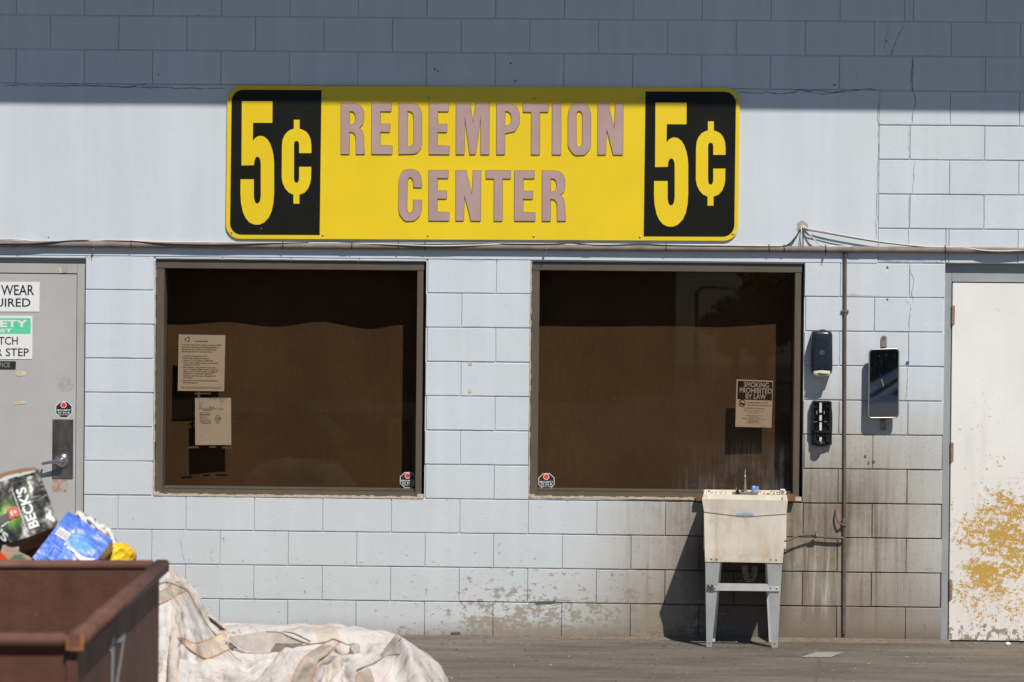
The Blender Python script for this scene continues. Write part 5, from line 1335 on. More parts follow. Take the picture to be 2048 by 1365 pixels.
# brown open carton behind both
q = MB()
P = [W(x/5.686, 900+y/5.686, -4.86) for x, y in ((60,1080),(150,900),(640,860),(700,880),(560,1260),(60,1260))]; q.prism(P, (0,.004,0))
P = [W(x/5.686, 900+y/5.686, -4.95) for x, y in ((280,1190),(480,1040),(500,1062),(300,1215))]; q.prism(P, (0,.09,0))
q.build('carton', plain('brown_carton', (.22,.12,.065), .8), label='plain brown carton deep in the heap behind the blue carton', cat='carton')
q = MB(); P = [W(x/5.686, 900+y/5.686, YB_-.13) for x, y in ((22,1092),(60,1092),(150,1130),(330,1215),(380,1262),(80,1262),(50,1180))]; q.prism(P, (0,.004,.0))
kc = q.build('cardboard_piece', M_KRAFTL, label='pale flat cardboard corner with faint green print, left of the blue carton', cat='cardboard')
q = MB()
for (x0,y0,x1,y1) in ((150,1195,240,1215),(120,1222,290,1238),(230,1188,262,1205)): P = [W(x/5.686, 900+y/5.686, YB_-.1315) for x, y in ((x0,y1),(x1,y1),(x1,y0),(x0,y0))]; q.add(P, [(0,1,2,3)])
q.build('green_print', plain('faint_green', (.12,.24,.14), .8), kc, fix=False)
q = MB(); P = [W(x/5.686, 900+y/5.686, YB_-.09) for x, y in ((90,1105),(150,1112),(215,1100),(216,1150),(150,1145),(110,1125))]; q.prism(P, (0,.003,0)); q.build('paper_scrap', plain('grey_paper', (.42,.39,.37), .8), label='small grey paper scrap above the pale cardboard corner', cat='paper')
q = MB(); P = [W(x/5.686, 900+y/5.686, YB_-.16) for x, y in ((-60,1120),(0,1165),(45,1205),(90,1262),(-60,1262))]; q.prism(P, (0,.02,.0)); q.build('plastic_piece', M_ORANGE, label='bright orange plastic piece at the left edge above the dumpster', cat='plastic')
# white moulded pulp tray
q = MB(); n = 40; m_ = 16; vs = []; fs = []
A0, A1 = W(150, 1028, -4.80), W(217, 1066, -4.80)
for i in range(n+1):
    for j in range(m_+1):
        u, v = i/n, j/m_; p = A0.lerp(A1, u); dn = Vector((.18,0,-.30)); p = p+dn*(v*.30)*(.9+.2*math.sin(u*9))
        b = .012*math.sin(u*math.pi*4)*math.sin(v*math.pi*3); p = p+Vector((.004*math.sin(u*25),-.012*abs(math.sin(u*math.pi*3.2))-b,.010*abs(math.sin(u*math.pi*3.2))*(1-v)+.004*noise.noise(Vector((u*9,v*5,2)))))
        vs.append(p)
for i in range(n):
    for j in range(m_): a = i*(m_+1)+j; fs.append((a, a+1, a+m_+2, a+m_+1))
k_ = len(vs); vs += [v+Vector((.004,.03,.012)) for v in vs]; fs += [tuple(k_+x for x in f[::-1]) for f in fs]
for i in range(n): fs.append((i*(m_+1), (i+1)*(m_+1), k_+(i+1)*(m_+1), k_+i*(m_+1)))
for j in range(m_): a = n*(m_+1)+j; fs.append((a, a+1, k_+a+1, k_+a))
q.add(vs, fs, smooth=True); q.build('pulp_tray', M_FOAM, label='bumpy white pulp tray sticking out behind the blue carton', cat='tray', fix=True)
q = MB(); P = [W(x/5.686, 900+y/5.686, -4.87) for x, y in ((1140,965),(1222,945),(1222,1000),(1205,1020))]; q.prism(P, (0,.02,0)); q.build('cardboard_piece', M_KRAFTL, label='small tan cardboard corner under the white pulp tray', cat='cardboard')
# yellow bag
bm = bmesh.new(); bmesh.ops.create_icosphere(bm, subdivisions=5, radius=1)
for v in bm.verts:
    p = v.co.copy(); cr = min(abs(noise.noise(p*2.2+Vector((3,1,0)))), .5); r = 1+.30*noise.noise(p*1.1+Vector((9,2,1)))-.30*cr+.10*noise.noise(p*5)
    v.co = Vector((p.x*.078*r, p.y*.07*r, p.z*.064*r))
cy_ = W(231, 1118, -4.9)
MB().bm(bm, 0, Matrix.Translation(cy_), True).build('plastic_bag', M_YBAG, label='crumpled yellow plastic bag at the right end of the heap', cat='bag', fix=False)

# ------------------------------------------------------------------ slumped woven sack
# the sack's shape: rows of points in millimetres, each as a step from the one before
BAGD = [
[-805,-878,20,29,-5,0,29,-4,0,29,-4,0,29,-5,0,29,-5,0,29,-5,1,29,-4,-1,29,-5,4,28,-3,-4,29,-4,0,29,-5,0,13,-8,26,11,11,-26,31,5,1,29,7,-1,29,6,0,28,7,0,29,9,0,28,9,0,28,8,0,28,8,0,28,8,0,28,8,0,29,8,0,28,8,0,28,8,0,27,8,0,28,8,1,28,8,-1,28,9,0,29,8,0,29,9,0,29,8,0,29,9,1,27,7,9,26,3,13,25,5,14,6,27,12,3,26,13,21,8,17,9,-18,21,4,-20,21,6,-19,22,22,1,19,-10,24,-12,27,-8,2,30,-3,1,10,18,-21,-19,3,-22,-18,2,-23,-19,3,-21,15,16,-20,28,-4,6,-3,-28,9,23,-17,3,23,0,-18,28,-1,-12,27,-2,-12,18,20,-11,22,-16,-11,25,-15,0,25,-15,0,26,-16,0,25,-14,0,28,-7,0,29,-1,0,29,-1,0,29,-1,0,29,-1,0,30,1,0,30,1,0,29,2,0,29,3,0,29,4,0,30,5,0,29,5,0,29,5,0,29,5,0,29,4,0],
[-802,-848,20,30,-5,0,29,-5,0,30,-5,0,29,-5,2,30,-5,-2,29,-5,0,28,-4,5,29,-5,-5,27,-4,7,29,-3,-5,29,-5,4,4,-9,29,26,1,-15,16,16,-20,28,5,10,29,7,-3,27,8,-7,28,9,0,29,9,3,27,8,-3,28,8,0,28,8,0,28,7,0,29,8,0,28,8,0,28,8,0,28,8,3,27,8,-3,28,8,0,28,8,4,28,9,-4,28,9,3,29,8,3,29,7,7,27,5,10,25,4,13,22,-1,20,21,-3,21,3,27,13,0,27,12,21,-6,20,5,-20,21,3,-20,21,14,-14,21,7,28,-7,29,1,-3,30,1,-3,-7,15,-25,-18,3,-22,-20,-1,-21,-10,12,-25,24,11,-11,23,-15,11,4,-27,10,21,3,-20,26,-1,-13,26,-1,-15,29,-3,-7,29,-7,3,20,4,-21,25,-14,-2,25,-15,0,25,-15,-1,20,-19,8,22,5,-18,29,-1,-3,29,-1,0,29,-1,0,29,0,2,29,0,2,28,-3,9,28,4,-5,28,4,-8,29,4,0,29,5,0,30,5,0,28,5,1,29,4,2,29,5,-3],
[-798,-820,20,29,-5,0,30,-5,0,30,-5,0,30,-5,0,29,-5,2,29,-5,-2,29,-4,5,28,-5,-5,29,-5,0,27,-3,11,29,-5,3,5,-9,29,29,-4,-8,0,18,-24,29,8,-6,28,8,1,27,8,-6,29,9,3,28,8,-3,28,8,4,28,8,-4,28,8,4,27,8,-4,28,8,4,28,7,-4,29,8,2,28,8,-2,27,8,0,28,8,4,28,9,-3,28,8,3,28,8,6,27,7,7,28,4,11,26,2,13,23,-2,17,17,-14,20,21,-9,20,6,25,16,7,24,14,15,21,14,8,-18,21,6,-19,21,10,-17,21,22,18,0,30,-4,-2,16,21,-15,-12,12,-25,-18,4,-23,-20,-1,-21,4,16,-23,28,4,-4,13,-23,14,24,-8,-13,27,-12,-4,20,-20,-6,20,17,-14,25,8,-16,29,-1,-9,27,-10,-5,26,-11,-4,26,-13,-3,25,-14,-1,20,-20,9,20,7,-20,21,6,-20,29,0,1,29,-1,3,29,-1,4,28,-1,4,28,-3,9,24,5,-15,28,4,-4,29,5,0,29,4,-2,29,5,5,29,5,-3,29,5,-2,28,4,7],
[-793,-792,20,29,-5,0,30,-5,0,30,-5,0,30,-5,3,28,-5,-3,29,-4,0,28,-4,5,29,-6,-4,29,-5,-1,29,-4,3,16,-8,24,19,-7,24,29,-7,0,-2,18,-24,16,12,-21,28,8,-3,28,8,-2,28,9,3,28,9,-4,28,8,0,28,7,7,28,8,-7,28,8,6,27,8,-6,28,8,0,29,8,2,28,7,-1,27,9,3,28,9,-3,29,8,4,27,7,7,27,5,10,27,5,10,25,1,14,25,-1,16,22,-6,18,20,-9,19,19,-11,20,23,-5,18,1,25,16,5,25,14,21,14,15,16,-18,16,-3,-17,24,26,-7,12,9,17,-24,21,21,-7,-14,11,-25,-19,3,-21,-17,3,-24,26,6,-12,26,-13,-2,27,3,-8,21,-21,4,11,-26,3,27,-3,-9,25,11,-15,20,17,-17,25,-16,-5,29,-4,-6,28,-5,-6,27,-8,-5,27,-10,-5,20,-20,8,20,6,-20,10,13,-24,27,-6,8,29,-1,3,29,0,3,29,1,2,29,2,0,27,2,-10,21,8,-18,29,5,-2,29,4,1,28,4,8,30,6,-3,28,5,-6,28,4,6],
[-788,-764,20,29,-5,0,30,-5,0,30,-6,6,28,-4,-6,29,-4,0,29,-4,0,28,-4,5,30,-6,-4,27,-7,8,29,-4,2,24,-9,16,22,-9,20,21,-8,20,3,16,-25,1,16,-23,24,10,-14,28,9,-1,28,9,-2,29,8,-2,27,6,9,27,8,-6,29,9,-3,28,8,1,28,7,5,27,9,-5,29,8,2,28,8,0,28,9,1,28,8,7,27,3,10,26,1,13,26,-1,12,27,-2,12,23,15,8,22,-8,18,22,-7,18,21,-7,18,21,-7,19,21,-7,19,24,-3,18,7,26,13,-11,24,11,25,7,12,11,-12,23,23,-10,16,24,5,-18,-20,8,-22,-5,26,-16,-21,-4,-21,8,17,-21,28,-7,-5,27,-10,-3,28,0,-7,8,-27,6,24,-17,-1,28,-1,-9,18,18,-18,28,6,-14,27,-11,-9,22,-20,1,28,-1,-6,25,-15,-5,26,9,-8,27,-12,1,4,11,-28,18,12,-20,27,-3,-8,29,-2,-3,26,1,13,29,2,3,23,-4,-18,28,7,8,25,8,-14,28,3,1,28,6,-10,28,4,10,29,5,-9,29,6,-1,28,4,8],
[-782,-736,20,29,-5,0,29,-6,5,29,-6,-5,29,-4,6,28,-3,-6,29,-4,1,29,-4,2,28,-6,5,28,-7,7,24,-9,14,18,-12,20,14,-18,20,26,4,12,13,16,-22,9,15,-23,9,15,-23,28,8,-3,27,9,-2,29,7,4,27,8,-7,28,9,0,28,8,0,28,8,0,28,8,0,28,7,4,28,8,2,28,8,0,28,5,9,27,1,13,26,-2,13,24,-11,13,27,-1,13,26,5,11,24,13,9,26,10,10,25,-3,14,25,-5,14,23,-7,17,12,-10,25,16,-10,22,22,-4,20,2,29,9,-1,26,12,27,3,10,23,-10,17,22,5,-21,-19,9,-21,-29,-1,-9,-9,17,-21,26,4,-11,25,-13,-3,28,-4,-5,29,0,-7,7,-28,7,27,-12,-3,28,1,-11,18,19,-18,28,-12,-10,28,2,-11,18,-24,3,27,-9,-5,22,10,-16,24,-16,4,14,14,-21,20,11,-19,22,8,-17,28,-3,-7,19,7,-21,28,-4,-5,27,5,11,21,-5,-20,29,6,6,25,7,14,28,6,-6,24,7,-16,30,4,8,28,5,-9,29,5,5,28,4,-7],
[-777,-708,20,29,-5,3,28,-6,-3,29,-5,6,29,-4,-5,28,-5,7,29,-3,-1,27,-6,7,27,-7,8,25,-10,13,20,-11,17,13,-17,21,17,-16,19,26,11,1,8,15,-24,8,15,-24,17,15,-17,26,11,-7,27,10,-5,28,9,-3,28,6,1,28,8,1,29,7,1,28,7,2,28,8,2,28,8,2,28,7,2,29,5,5,26,-4,15,23,-11,15,26,2,12,25,-6,13,26,-7,14,27,5,11,24,13,9,25,11,10,26,5,11,22,-11,15,25,1,15,26,2,13,10,-11,26,14,-11,24,25,0,16,1,28,10,4,27,9,28,1,-6,29,6,-11,-29,-2,-10,-29,1,-9,6,18,-21,28,-6,-6,22,-17,0,28,2,-7,30,-3,-6,7,-28,6,28,-3,-8,29,-2,-9,23,14,-19,25,-18,-5,26,8,-12,16,-24,3,28,-2,-9,22,11,-16,25,-14,2,15,14,-21,17,12,-20,26,1,-13,15,11,-23,26,-11,-1,15,13,-22,24,-1,-16,28,3,-8,28,6,7,24,6,16,29,7,0,27,5,-9,26,4,-14,29,7,6,28,4,-6,29,6,0],
[-772,-681,29,27,-4,-9,29,-4,5,29,-5,-4,28,-4,4,28,-6,7,27,-6,8,27,-8,9,26,-8,11,23,-11,15,15,-15,20,15,-16,20,15,-17,19,23,17,-9,5,15,-26,11,15,-22,24,13,-11,23,13,-12,29,5,2,25,13,-7,29,5,2,29,2,6,27,11,-2,28,10,0,28,8,1,28,7,2,28,5,5,30,1,9,18,-17,17,26,-5,14,25,-6,14,26,-3,13,27,2,11,25,-6,14,25,12,9,25,13,10,25,10,9,25,-6,15,26,13,3,22,-3,18,21,-5,20,12,-11,25,14,-9,23,26,0,16,3,28,9,27,0,-9,10,26,-7,-27,7,-15,-26,5,-13,17,12,-16,22,-19,0,27,-10,-2,29,1,-7,30,-3,-6,10,-28,6,28,-5,-8,16,15,-21,29,-15,-5,30,-2,-8,27,6,-11,18,-23,2,24,8,-14,25,8,-15,26,-13,0,19,9,-20,13,17,-20,20,8,-20,21,8,-19,26,-13,1,22,3,-19,17,11,-22,12,9,-24,28,6,3,24,6,17,28,6,-4,26,3,-14,29,7,-2,28,6,1,29,6,-1,29,6,0],
[-757,-658,22,20,-9,20,24,7,-14,25,-10,12,29,-3,2,28,-7,7,28,-7,7,26,-9,12,24,-10,12,19,-14,17,5,-23,19,12,-18,19,25,-3,16,19,18,-15,13,17,-23,8,16,-23,20,13,-16,29,8,0,29,7,0,28,-4,3,28,8,2,27,13,-2,28,7,2,29,6,2,25,15,-3,29,7,2,29,3,6,30,1,9,26,-10,12,12,-17,20,25,-6,14,27,0,12,27,-2,12,26,-2,13,25,-4,13,27,8,9,24,13,10,24,12,11,23,17,-2,23,-1,17,23,-3,18,20,-6,20,17,-8,22,10,-10,26,25,0,16,18,21,-9,1,27,-9,-28,1,-13,-9,19,-19,24,5,-14,18,-20,2,27,-2,-7,26,-13,1,30,0,-7,13,-27,5,24,6,-15,22,8,-17,24,-19,-1,27,8,-14,29,-7,-4,23,-17,-2,25,6,-13,22,12,-16,27,-8,-5,23,5,-17,14,15,-21,21,7,-19,15,15,-22,28,-10,-2,16,6,-23,1,10,-29,16,10,-23,28,8,-4,25,7,14,26,3,-12,29,6,-3,28,6,1,29,6,-1,28,5,2,29,6,-2],
[-772,-646,43,28,6,2,29,-1,4,28,-5,5,28,-5,6,28,-7,7,29,-7,7,21,-14,16,26,-7,10,14,-17,18,2,-23,19,13,-19,20,27,5,8,10,17,-22,19,18,-18,12,16,-21,28,7,-7,26,-11,6,26,13,0,29,-1,2,27,12,-1,27,10,0,27,10,0,29,8,1,25,13,-2,28,8,3,30,4,6,30,-3,10,22,-16,12,28,3,9,8,-18,22,25,-9,14,26,-1,12,27,1,12,26,-2,13,27,7,9,20,20,3,23,17,5,25,14,6,25,1,15,25,-1,17,14,-13,22,20,-5,21,27,2,11,11,-5,27,28,8,3,-17,19,-14,-17,19,-17,5,20,-19,28,-5,-7,14,-24,5,26,5,-11,26,-3,-10,18,-21,9,27,-10,-4,18,11,-21,22,-18,-2,26,5,-15,29,-5,-2,25,-17,-2,27,3,-11,27,0,-10,22,12,-15,25,1,-14,27,-2,-11,17,12,-20,8,16,-24,27,-2,-13,25,7,-14,9,10,-26,-4,10,-29,13,10,-26,27,9,-11,26,7,9,27,4,-10,28,6,2,29,6,-2,28,5,3,29,5,-3,28,6,6],
[-776,-635,69,29,3,3,28,-2,4,28,-5,6,28,-6,5,25,-14,7,29,9,4,27,-8,11,25,-8,11,9,-20,20,1,-23,19,13,-19,19,26,11,1,13,17,-20,13,18,-22,29,0,-6,23,15,-10,21,-18,10,28,5,1,28,11,-1,29,3,1,26,14,-1,26,13,0,27,12,-1,27,10,0,28,8,2,29,5,5,28,-8,12,20,-19,12,27,9,7,28,-3,7,7,-16,25,22,-12,16,27,2,12,27,2,11,27,2,11,25,13,6,22,19,5,27,9,6,18,22,6,18,-13,18,22,0,20,25,1,14,27,3,8,11,-5,27,26,2,14,4,21,-21,-24,15,-8,9,19,-20,26,-12,-1,15,-25,5,27,-4,-10,22,12,-14,20,-19,8,18,3,-22,24,-16,4,23,5,-17,24,-16,-1,28,-10,-2,28,3,-10,28,1,-10,26,3,-12,28,-1,-10,25,4,-14,23,7,-17,10,15,-22,23,-2,-18,20,14,-17,14,13,-23,7,10,-26,-2,10,-29,11,10,-26,22,8,-19,28,7,-2,28,6,3,29,5,-3,28,6,3,29,6,-3,28,6,3,28,6,-3],
[-780,-627,97,29,2,4,28,-2,4,28,-8,5,28,-6,6,26,-12,6,26,13,2,29,1,6,25,-9,12,2,-22,19,6,-22,20,10,-21,18,19,18,-14,18,18,-14,28,8,-9,29,-3,-4,19,19,-13,17,-21,12,28,7,0,29,-4,3,29,12,0,29,10,0,23,18,-2,26,13,0,27,11,0,27,8,1,29,6,4,24,-13,13,20,-19,11,28,1,9,29,2,7,29,6,-1,14,-11,24,10,-12,25,26,0,12,27,2,12,27,6,8,27,12,5,24,15,7,10,27,1,24,-3,16,27,12,1,27,1,12,24,1,16,12,-5,26,20,-2,21,20,17,-14,-25,15,-9,16,16,-19,18,-23,5,23,-19,1,4,10,-27,27,-7,7,25,3,-16,28,-6,-4,26,-13,3,25,-1,-15,19,-21,4,27,0,-10,27,4,-12,29,-1,-7,26,1,-11,27,3,-13,25,3,-14,23,7,-17,19,8,-20,15,8,-24,-1,15,-26,10,10,-25,16,13,-21,4,11,-27,12,10,-25,19,10,-21,27,7,-8,28,6,-1,29,6,-1,28,5,-1,29,4,7,27,7,-7,29,7,0],
[-784,-622,125,29,2,4,29,-1,4,27,-6,5,27,-10,6,27,-10,6,27,10,2,26,13,1,26,-7,11,4,-21,20,7,-21,19,11,-20,18,23,13,-12,18,18,-14,29,2,-6,28,0,-5,15,22,-14,15,-23,12,28,-6,3,30,3,2,30,8,1,30,9,0,20,22,-1,25,15,-1,27,12,0,27,9,1,28,7,3,17,-22,11,28,5,-3,29,3,2,28,2,8,29,2,8,17,-10,23,14,-11,24,13,-12,23,27,1,11,27,3,10,28,6,8,20,21,3,28,8,4,10,26,8,27,5,7,27,11,4,27,5,8,17,-4,24,14,-4,25,29,8,-1,-19,18,-14,20,10,-15,15,-25,7,26,-7,-12,-5,12,-26,28,-7,6,27,-1,-11,29,-11,3,27,-3,-11,14,-24,6,27,1,-12,27,1,-11,29,-3,-4,28,-1,-7,27,1,-12,26,4,-15,23,7,-19,17,9,-21,20,8,-21,21,6,-18,7,12,-26,6,12,-26,-2,15,-25,11,11,-25,13,11,-23,15,11,-23,28,-1,4,28,7,-2,28,7,-3,29,7,-4,24,7,-17,30,8,0,28,7,0],
[-788,-619,153,29,3,4,29,0,4,28,-5,5,27,-9,5,26,-12,6,27,12,2,23,17,0,29,0,8,8,-20,19,5,-22,19,12,-20,17,25,13,-10,24,11,-12,24,12,-11,28,-7,1,13,23,-16,16,-23,12,26,-13,7,28,7,0,32,3,2,31,5,2,22,20,-2,20,21,-1,29,5,1,26,13,1,26,13,0,20,-19,10,26,12,-5,27,8,-5,28,1,8,28,1,9,21,-8,20,11,-12,25,14,-12,22,21,-8,19,27,0,12,28,7,8,28,4,8,23,17,3,27,11,4,9,26,8,26,11,5,27,11,4,27,7,6,13,-5,27,25,0,15,-9,21,-19,26,2,-11,16,-24,6,20,3,-21,-9,12,-25,28,-5,0,29,-8,3,30,-6,-8,11,-25,6,28,0,-10,28,-1,-7,29,-3,-5,29,-4,-5,27,0,-8,28,2,-14,26,4,-16,22,8,-20,21,7,-19,18,9,-22,16,9,-22,8,12,-25,-2,12,-27,11,13,-24,21,0,-20,13,13,-23,12,14,-23,4,7,-27,28,4,-7,29,8,0,26,10,9,27,8,-14,30,8,-1,29,8,0],
[-791,-616,181,28,4,4,29,0,4,28,-4,4,29,-5,5,24,-15,7,26,13,1,23,18,0,27,9,3,10,-20,19,12,-20,18,25,-15,3,23,-16,7,24,14,-10,12,24,-11,29,-3,-1,12,23,-15,21,-21,10,18,-20,10,29,6,1,30,3,2,31,2,2,21,21,-1,23,18,-1,28,8,1,21,19,-2,28,9,2,29,-7,5,28,-10,3,17,23,-7,25,-11,9,24,16,2,17,-13,20,25,2,17,15,-11,22,14,-12,22,25,-6,17,27,1,11,28,5,9,28,7,6,27,13,3,26,12,3,8,27,9,27,10,4,28,1,8,15,26,5,17,-8,23,11,21,-17,26,-10,-3,23,-17,0,5,12,-27,-6,12,-24,29,-5,-2,29,-6,0,10,-29,6,29,-2,-7,30,-3,-5,29,-4,-4,29,-6,-2,28,1,-8,27,0,-10,29,2,-15,29,3,-15,21,9,-20,15,10,-23,17,9,-22,18,8,-21,-1,12,-27,11,11,-25,20,6,-21,-8,8,-28,9,12,-25,9,11,-26,24,9,-14,20,8,-20,28,8,-7,27,10,10,30,7,-2,28,10,-9,15,-18,18],
[-795,-612,209,28,2,4,29,1,4,30,0,4,29,-3,5,21,-18,8,25,15,-1,24,17,0,28,5,4,29,-2,5,9,-20,19,24,-17,6,16,-20,13,27,6,-8,7,27,-10,28,5,-5,16,20,-14,19,-21,9,13,-22,13,29,-5,4,30,7,1,30,0,2,23,17,0,25,16,-1,24,17,-1,21,20,-2,29,1,4,28,-13,4,29,7,3,15,23,-8,22,-15,10,26,13,2,27,8,4,4,-13,26,24,1,17,19,-10,20,19,-10,21,26,-1,13,27,1,12,28,6,7,29,8,5,28,9,5,26,11,4,10,26,9,30,-7,8,11,27,8,18,20,-3,28,10,0,19,-20,3,23,3,-15,-10,9,-26,10,14,-24,28,-6,1,8,-28,6,30,-5,-3,30,-7,-1,30,-9,-1,31,0,-6,27,3,-12,28,-1,-7,28,0,-11,30,2,-14,31,1,-13,16,12,-23,23,3,-18,16,11,-23,1,12,-26,10,12,-25,20,5,-21,-6,10,-29,20,5,-23,12,10,-24,5,13,-26,1,16,-27,23,8,-19,27,9,-12,29,7,0,29,8,0,18,-7,22,3,-29,2],
[-799,-606,237,28,-1,4,29,0,4,30,4,3,30,-1,5,21,-19,8,28,8,1,20,22,-1,28,2,4,28,-6,4,29,4,3,18,-20,14,12,-21,16,28,-3,-3,8,26,-10,16,19,-15,26,13,-7,21,-20,8,9,-23,14,25,-15,7,28,7,2,29,1,2,20,21,-2,25,16,0,23,18,-2,26,13,1,29,-4,4,30,-9,5,16,24,-10,24,15,1,21,-19,10,28,6,4,21,20,-1,27,-2,13,-4,-10,27,22,-5,19,25,-3,15,24,-3,16,27,-1,13,27,4,8,28,7,7,28,6,8,28,5,7,27,7,8,21,23,4,29,-3,5,18,21,-2,11,27,5,27,-8,-3,13,9,-22,-17,7,-25,21,10,-17,14,-24,8,24,-16,4,30,-5,-3,29,-9,0,31,1,-9,29,3,-11,29,2,-10,27,0,-10,29,0,-9,30,1,-12,32,0,-12,22,7,-20,15,10,-23,4,11,-27,11,13,-24,20,5,-20,-2,11,-28,13,10,-28,24,2,-19,12,10,-25,-2,15,-26,6,14,-28,6,14,-28,27,9,-13,28,7,-3,13,-20,17,18,-7,22,28,-7,4],
[-804,-602,264,29,-3,5,29,-2,4,30,4,4,30,7,3,22,-18,8,28,3,3,19,22,-1,29,-5,4,27,8,2,29,7,1,19,-18,13,19,-18,13,28,-9,0,22,16,-12,0,27,-11,25,14,-7,24,-16,6,14,-22,12,13,-23,13,29,2,2,29,4,2,25,15,-2,16,24,-2,26,14,0,27,10,1,28,-10,5,30,10,1,9,26,-13,28,7,5,21,-20,11,30,6,4,15,25,-4,27,10,-3,9,-8,27,12,-8,25,26,-1,13,25,-3,15,23,-4,18,28,4,8,28,6,6,27,5,9,27,4,10,28,4,11,28,5,11,29,8,3,26,12,-2,26,15,-4,18,25,-5,-13,4,-25,-9,15,-24,30,-4,-5,15,-24,8,26,-13,2,30,-6,-2,29,3,-11,28,3,-14,30,3,-10,28,1,-10,28,-1,-6,30,-2,-7,28,2,-13,30,2,-14,19,8,-23,7,9,-26,14,11,-23,21,8,-19,1,10,-27,12,11,-26,17,7,-26,24,2,-19,10,11,-25,5,13,-27,5,15,-28,-4,17,-26,28,3,-8,26,-12,6,25,4,-15,11,-3,27,28,-8,-4],
[-808,-598,292,30,-6,5,28,7,3,29,-6,5,28,13,2,25,-16,8,30,-2,4,19,21,0,29,5,1,28,-7,5,26,14,0,29,-1,3,23,-16,9,22,-17,11,24,11,-11,-3,27,-11,23,15,-7,25,-14,6,21,-19,8,2,-24,16,28,-4,4,29,4,2,27,10,0,16,24,-3,22,19,-2,30,3,4,30,-6,4,22,20,-4,10,25,-13,28,-1,9,24,-18,11,30,5,5,24,16,-4,19,22,-5,29,4,0,13,-9,25,1,0,30,20,-7,19,27,2,12,28,4,7,28,6,6,28,5,6,27,4,11,29,5,10,28,5,10,27,5,8,29,6,6,5,16,-22,11,28,5,-10,-1,-17,35,2,-19,21,8,-11,21,-16,1,22,-18,10,27,5,-16,29,3,-13,28,2,-10,29,2,-11,29,-4,-1,29,-2,-5,29,-1,-8,27,3,-13,18,8,-24,20,7,-22,14,9,-25,20,7,-18,7,10,-27,20,6,-20,14,9,-25,14,10,-26,-1,4,-29,12,12,-24,0,10,-29,6,16,-27,27,9,-11,23,-17,-1,21,18,-9,25,4,-14,19,-19,-10,23,10,15],
[-811,-594,320,30,-7,6,26,12,2,28,-10,6,27,14,1,32,-5,4,26,-14,8,22,19,0,27,9,1,28,-9,5,27,9,1,28,11,1,27,-10,5,23,-17,10,28,5,-7,-7,26,-10,22,17,-8,25,-15,7,24,-15,6,-4,-24,15,28,-8,6,27,9,-1,23,16,-8,27,3,11,15,25,-4,30,-6,5,30,7,2,14,25,-10,17,22,-8,24,-15,11,29,-6,11,30,6,4,27,10,-2,28,11,-6,7,28,-11,28,0,9,20,-17,12,14,5,25,8,8,27,26,2,13,28,5,8,29,6,0,30,5,5,30,5,5,26,5,13,28,4,4,22,6,23,29,5,-11,-14,29,-8,-16,16,-23,29,-19,-1,33,-14,-4,30,-3,2,25,7,-13,30,2,-11,30,3,-11,28,1,-9,29,1,-9,28,-2,-5,29,-6,0,29,1,-7,22,6,-19,14,9,-24,17,8,-24,24,5,-19,11,9,-25,20,7,-22,6,8,-27,9,8,-27,8,8,-27,16,10,-23,-1,9,-28,10,13,-25,21,9,-20,28,-9,-1,20,5,-21,26,-10,10,26,5,-14,11,7,-25,24,2,-16],
[-814,-589,348,29,-7,5,26,12,2,26,-11,7,29,11,2,31,6,1,26,-15,9,29,5,2,23,18,0,27,-8,4,29,5,2,26,14,0,29,-2,3,29,-8,2,29,-8,2,-11,26,-9,27,7,-7,28,7,-7,11,-22,15,-2,-24,16,27,-10,7,25,13,-4,20,19,-10,24,-6,15,23,20,0,30,-7,5,24,18,-4,22,19,-6,14,24,-8,23,-16,12,31,0,7,26,13,-5,24,12,-10,21,7,-22,16,2,27,28,7,9,21,8,-19,20,5,20,10,8,26,19,3,22,26,3,13,30,5,5,31,7,1,29,5,1,29,5,4,26,5,13,24,7,21,33,6,-2,15,-10,-24,-4,25,-16,2,-11,-30,27,-2,10,24,5,17,29,-2,6,29,0,-8,31,0,-9,28,2,-10,26,5,-12,29,-3,-4,29,-1,-5,27,2,-10,19,8,-22,15,9,-23,21,6,-20,12,8,-27,20,8,-21,14,8,-25,9,8,-26,12,8,-26,6,8,-27,7,10,-27,11,9,-24,25,-7,-15,22,4,-19,-2,14,-26,27,-7,8,27,4,-11,26,5,-10,21,4,-20,1,0,-30],
[-817,-582,375,27,-9,6,26,12,2,29,1,1,27,-8,8,27,14,2,31,-3,3,27,-9,8,24,18,0,29,-2,3,27,11,-3,27,-9,5,30,-1,2,29,-1,3,29,2,1,-1,27,-12,18,17,-13,29,2,-2,8,-23,16,1,-24,16,28,-6,3,11,18,-20,25,13,6,25,-5,15,28,4,9,22,15,-16,26,9,9,25,14,-1,16,25,-8,27,-12,9,29,9,-6,13,11,-24,24,7,-16,28,15,-3,16,2,27,28,8,6,24,7,-16,27,5,6,15,5,25,17,5,24,16,6,24,30,5,5,30,5,2,29,6,2,29,5,1,21,4,21,31,5,-4,30,5,-4,28,-9,-5,14,1,-23,-16,13,-23,28,-6,-9,25,3,16,23,6,17,28,-1,10,30,0,-8,30,-1,-5,28,1,-7,28,1,-8,28,2,-10,26,3,-12,18,8,-22,18,7,-21,11,8,-26,15,8,-24,19,8,-22,14,8,-25,13,8,-25,14,8,-24,3,10,-27,16,7,-24,22,-12,-15,22,2,-18,3,14,-26,3,14,-25,19,-7,-20,21,-8,-19,21,-17,-9,19,9,-20,1,28,-9],
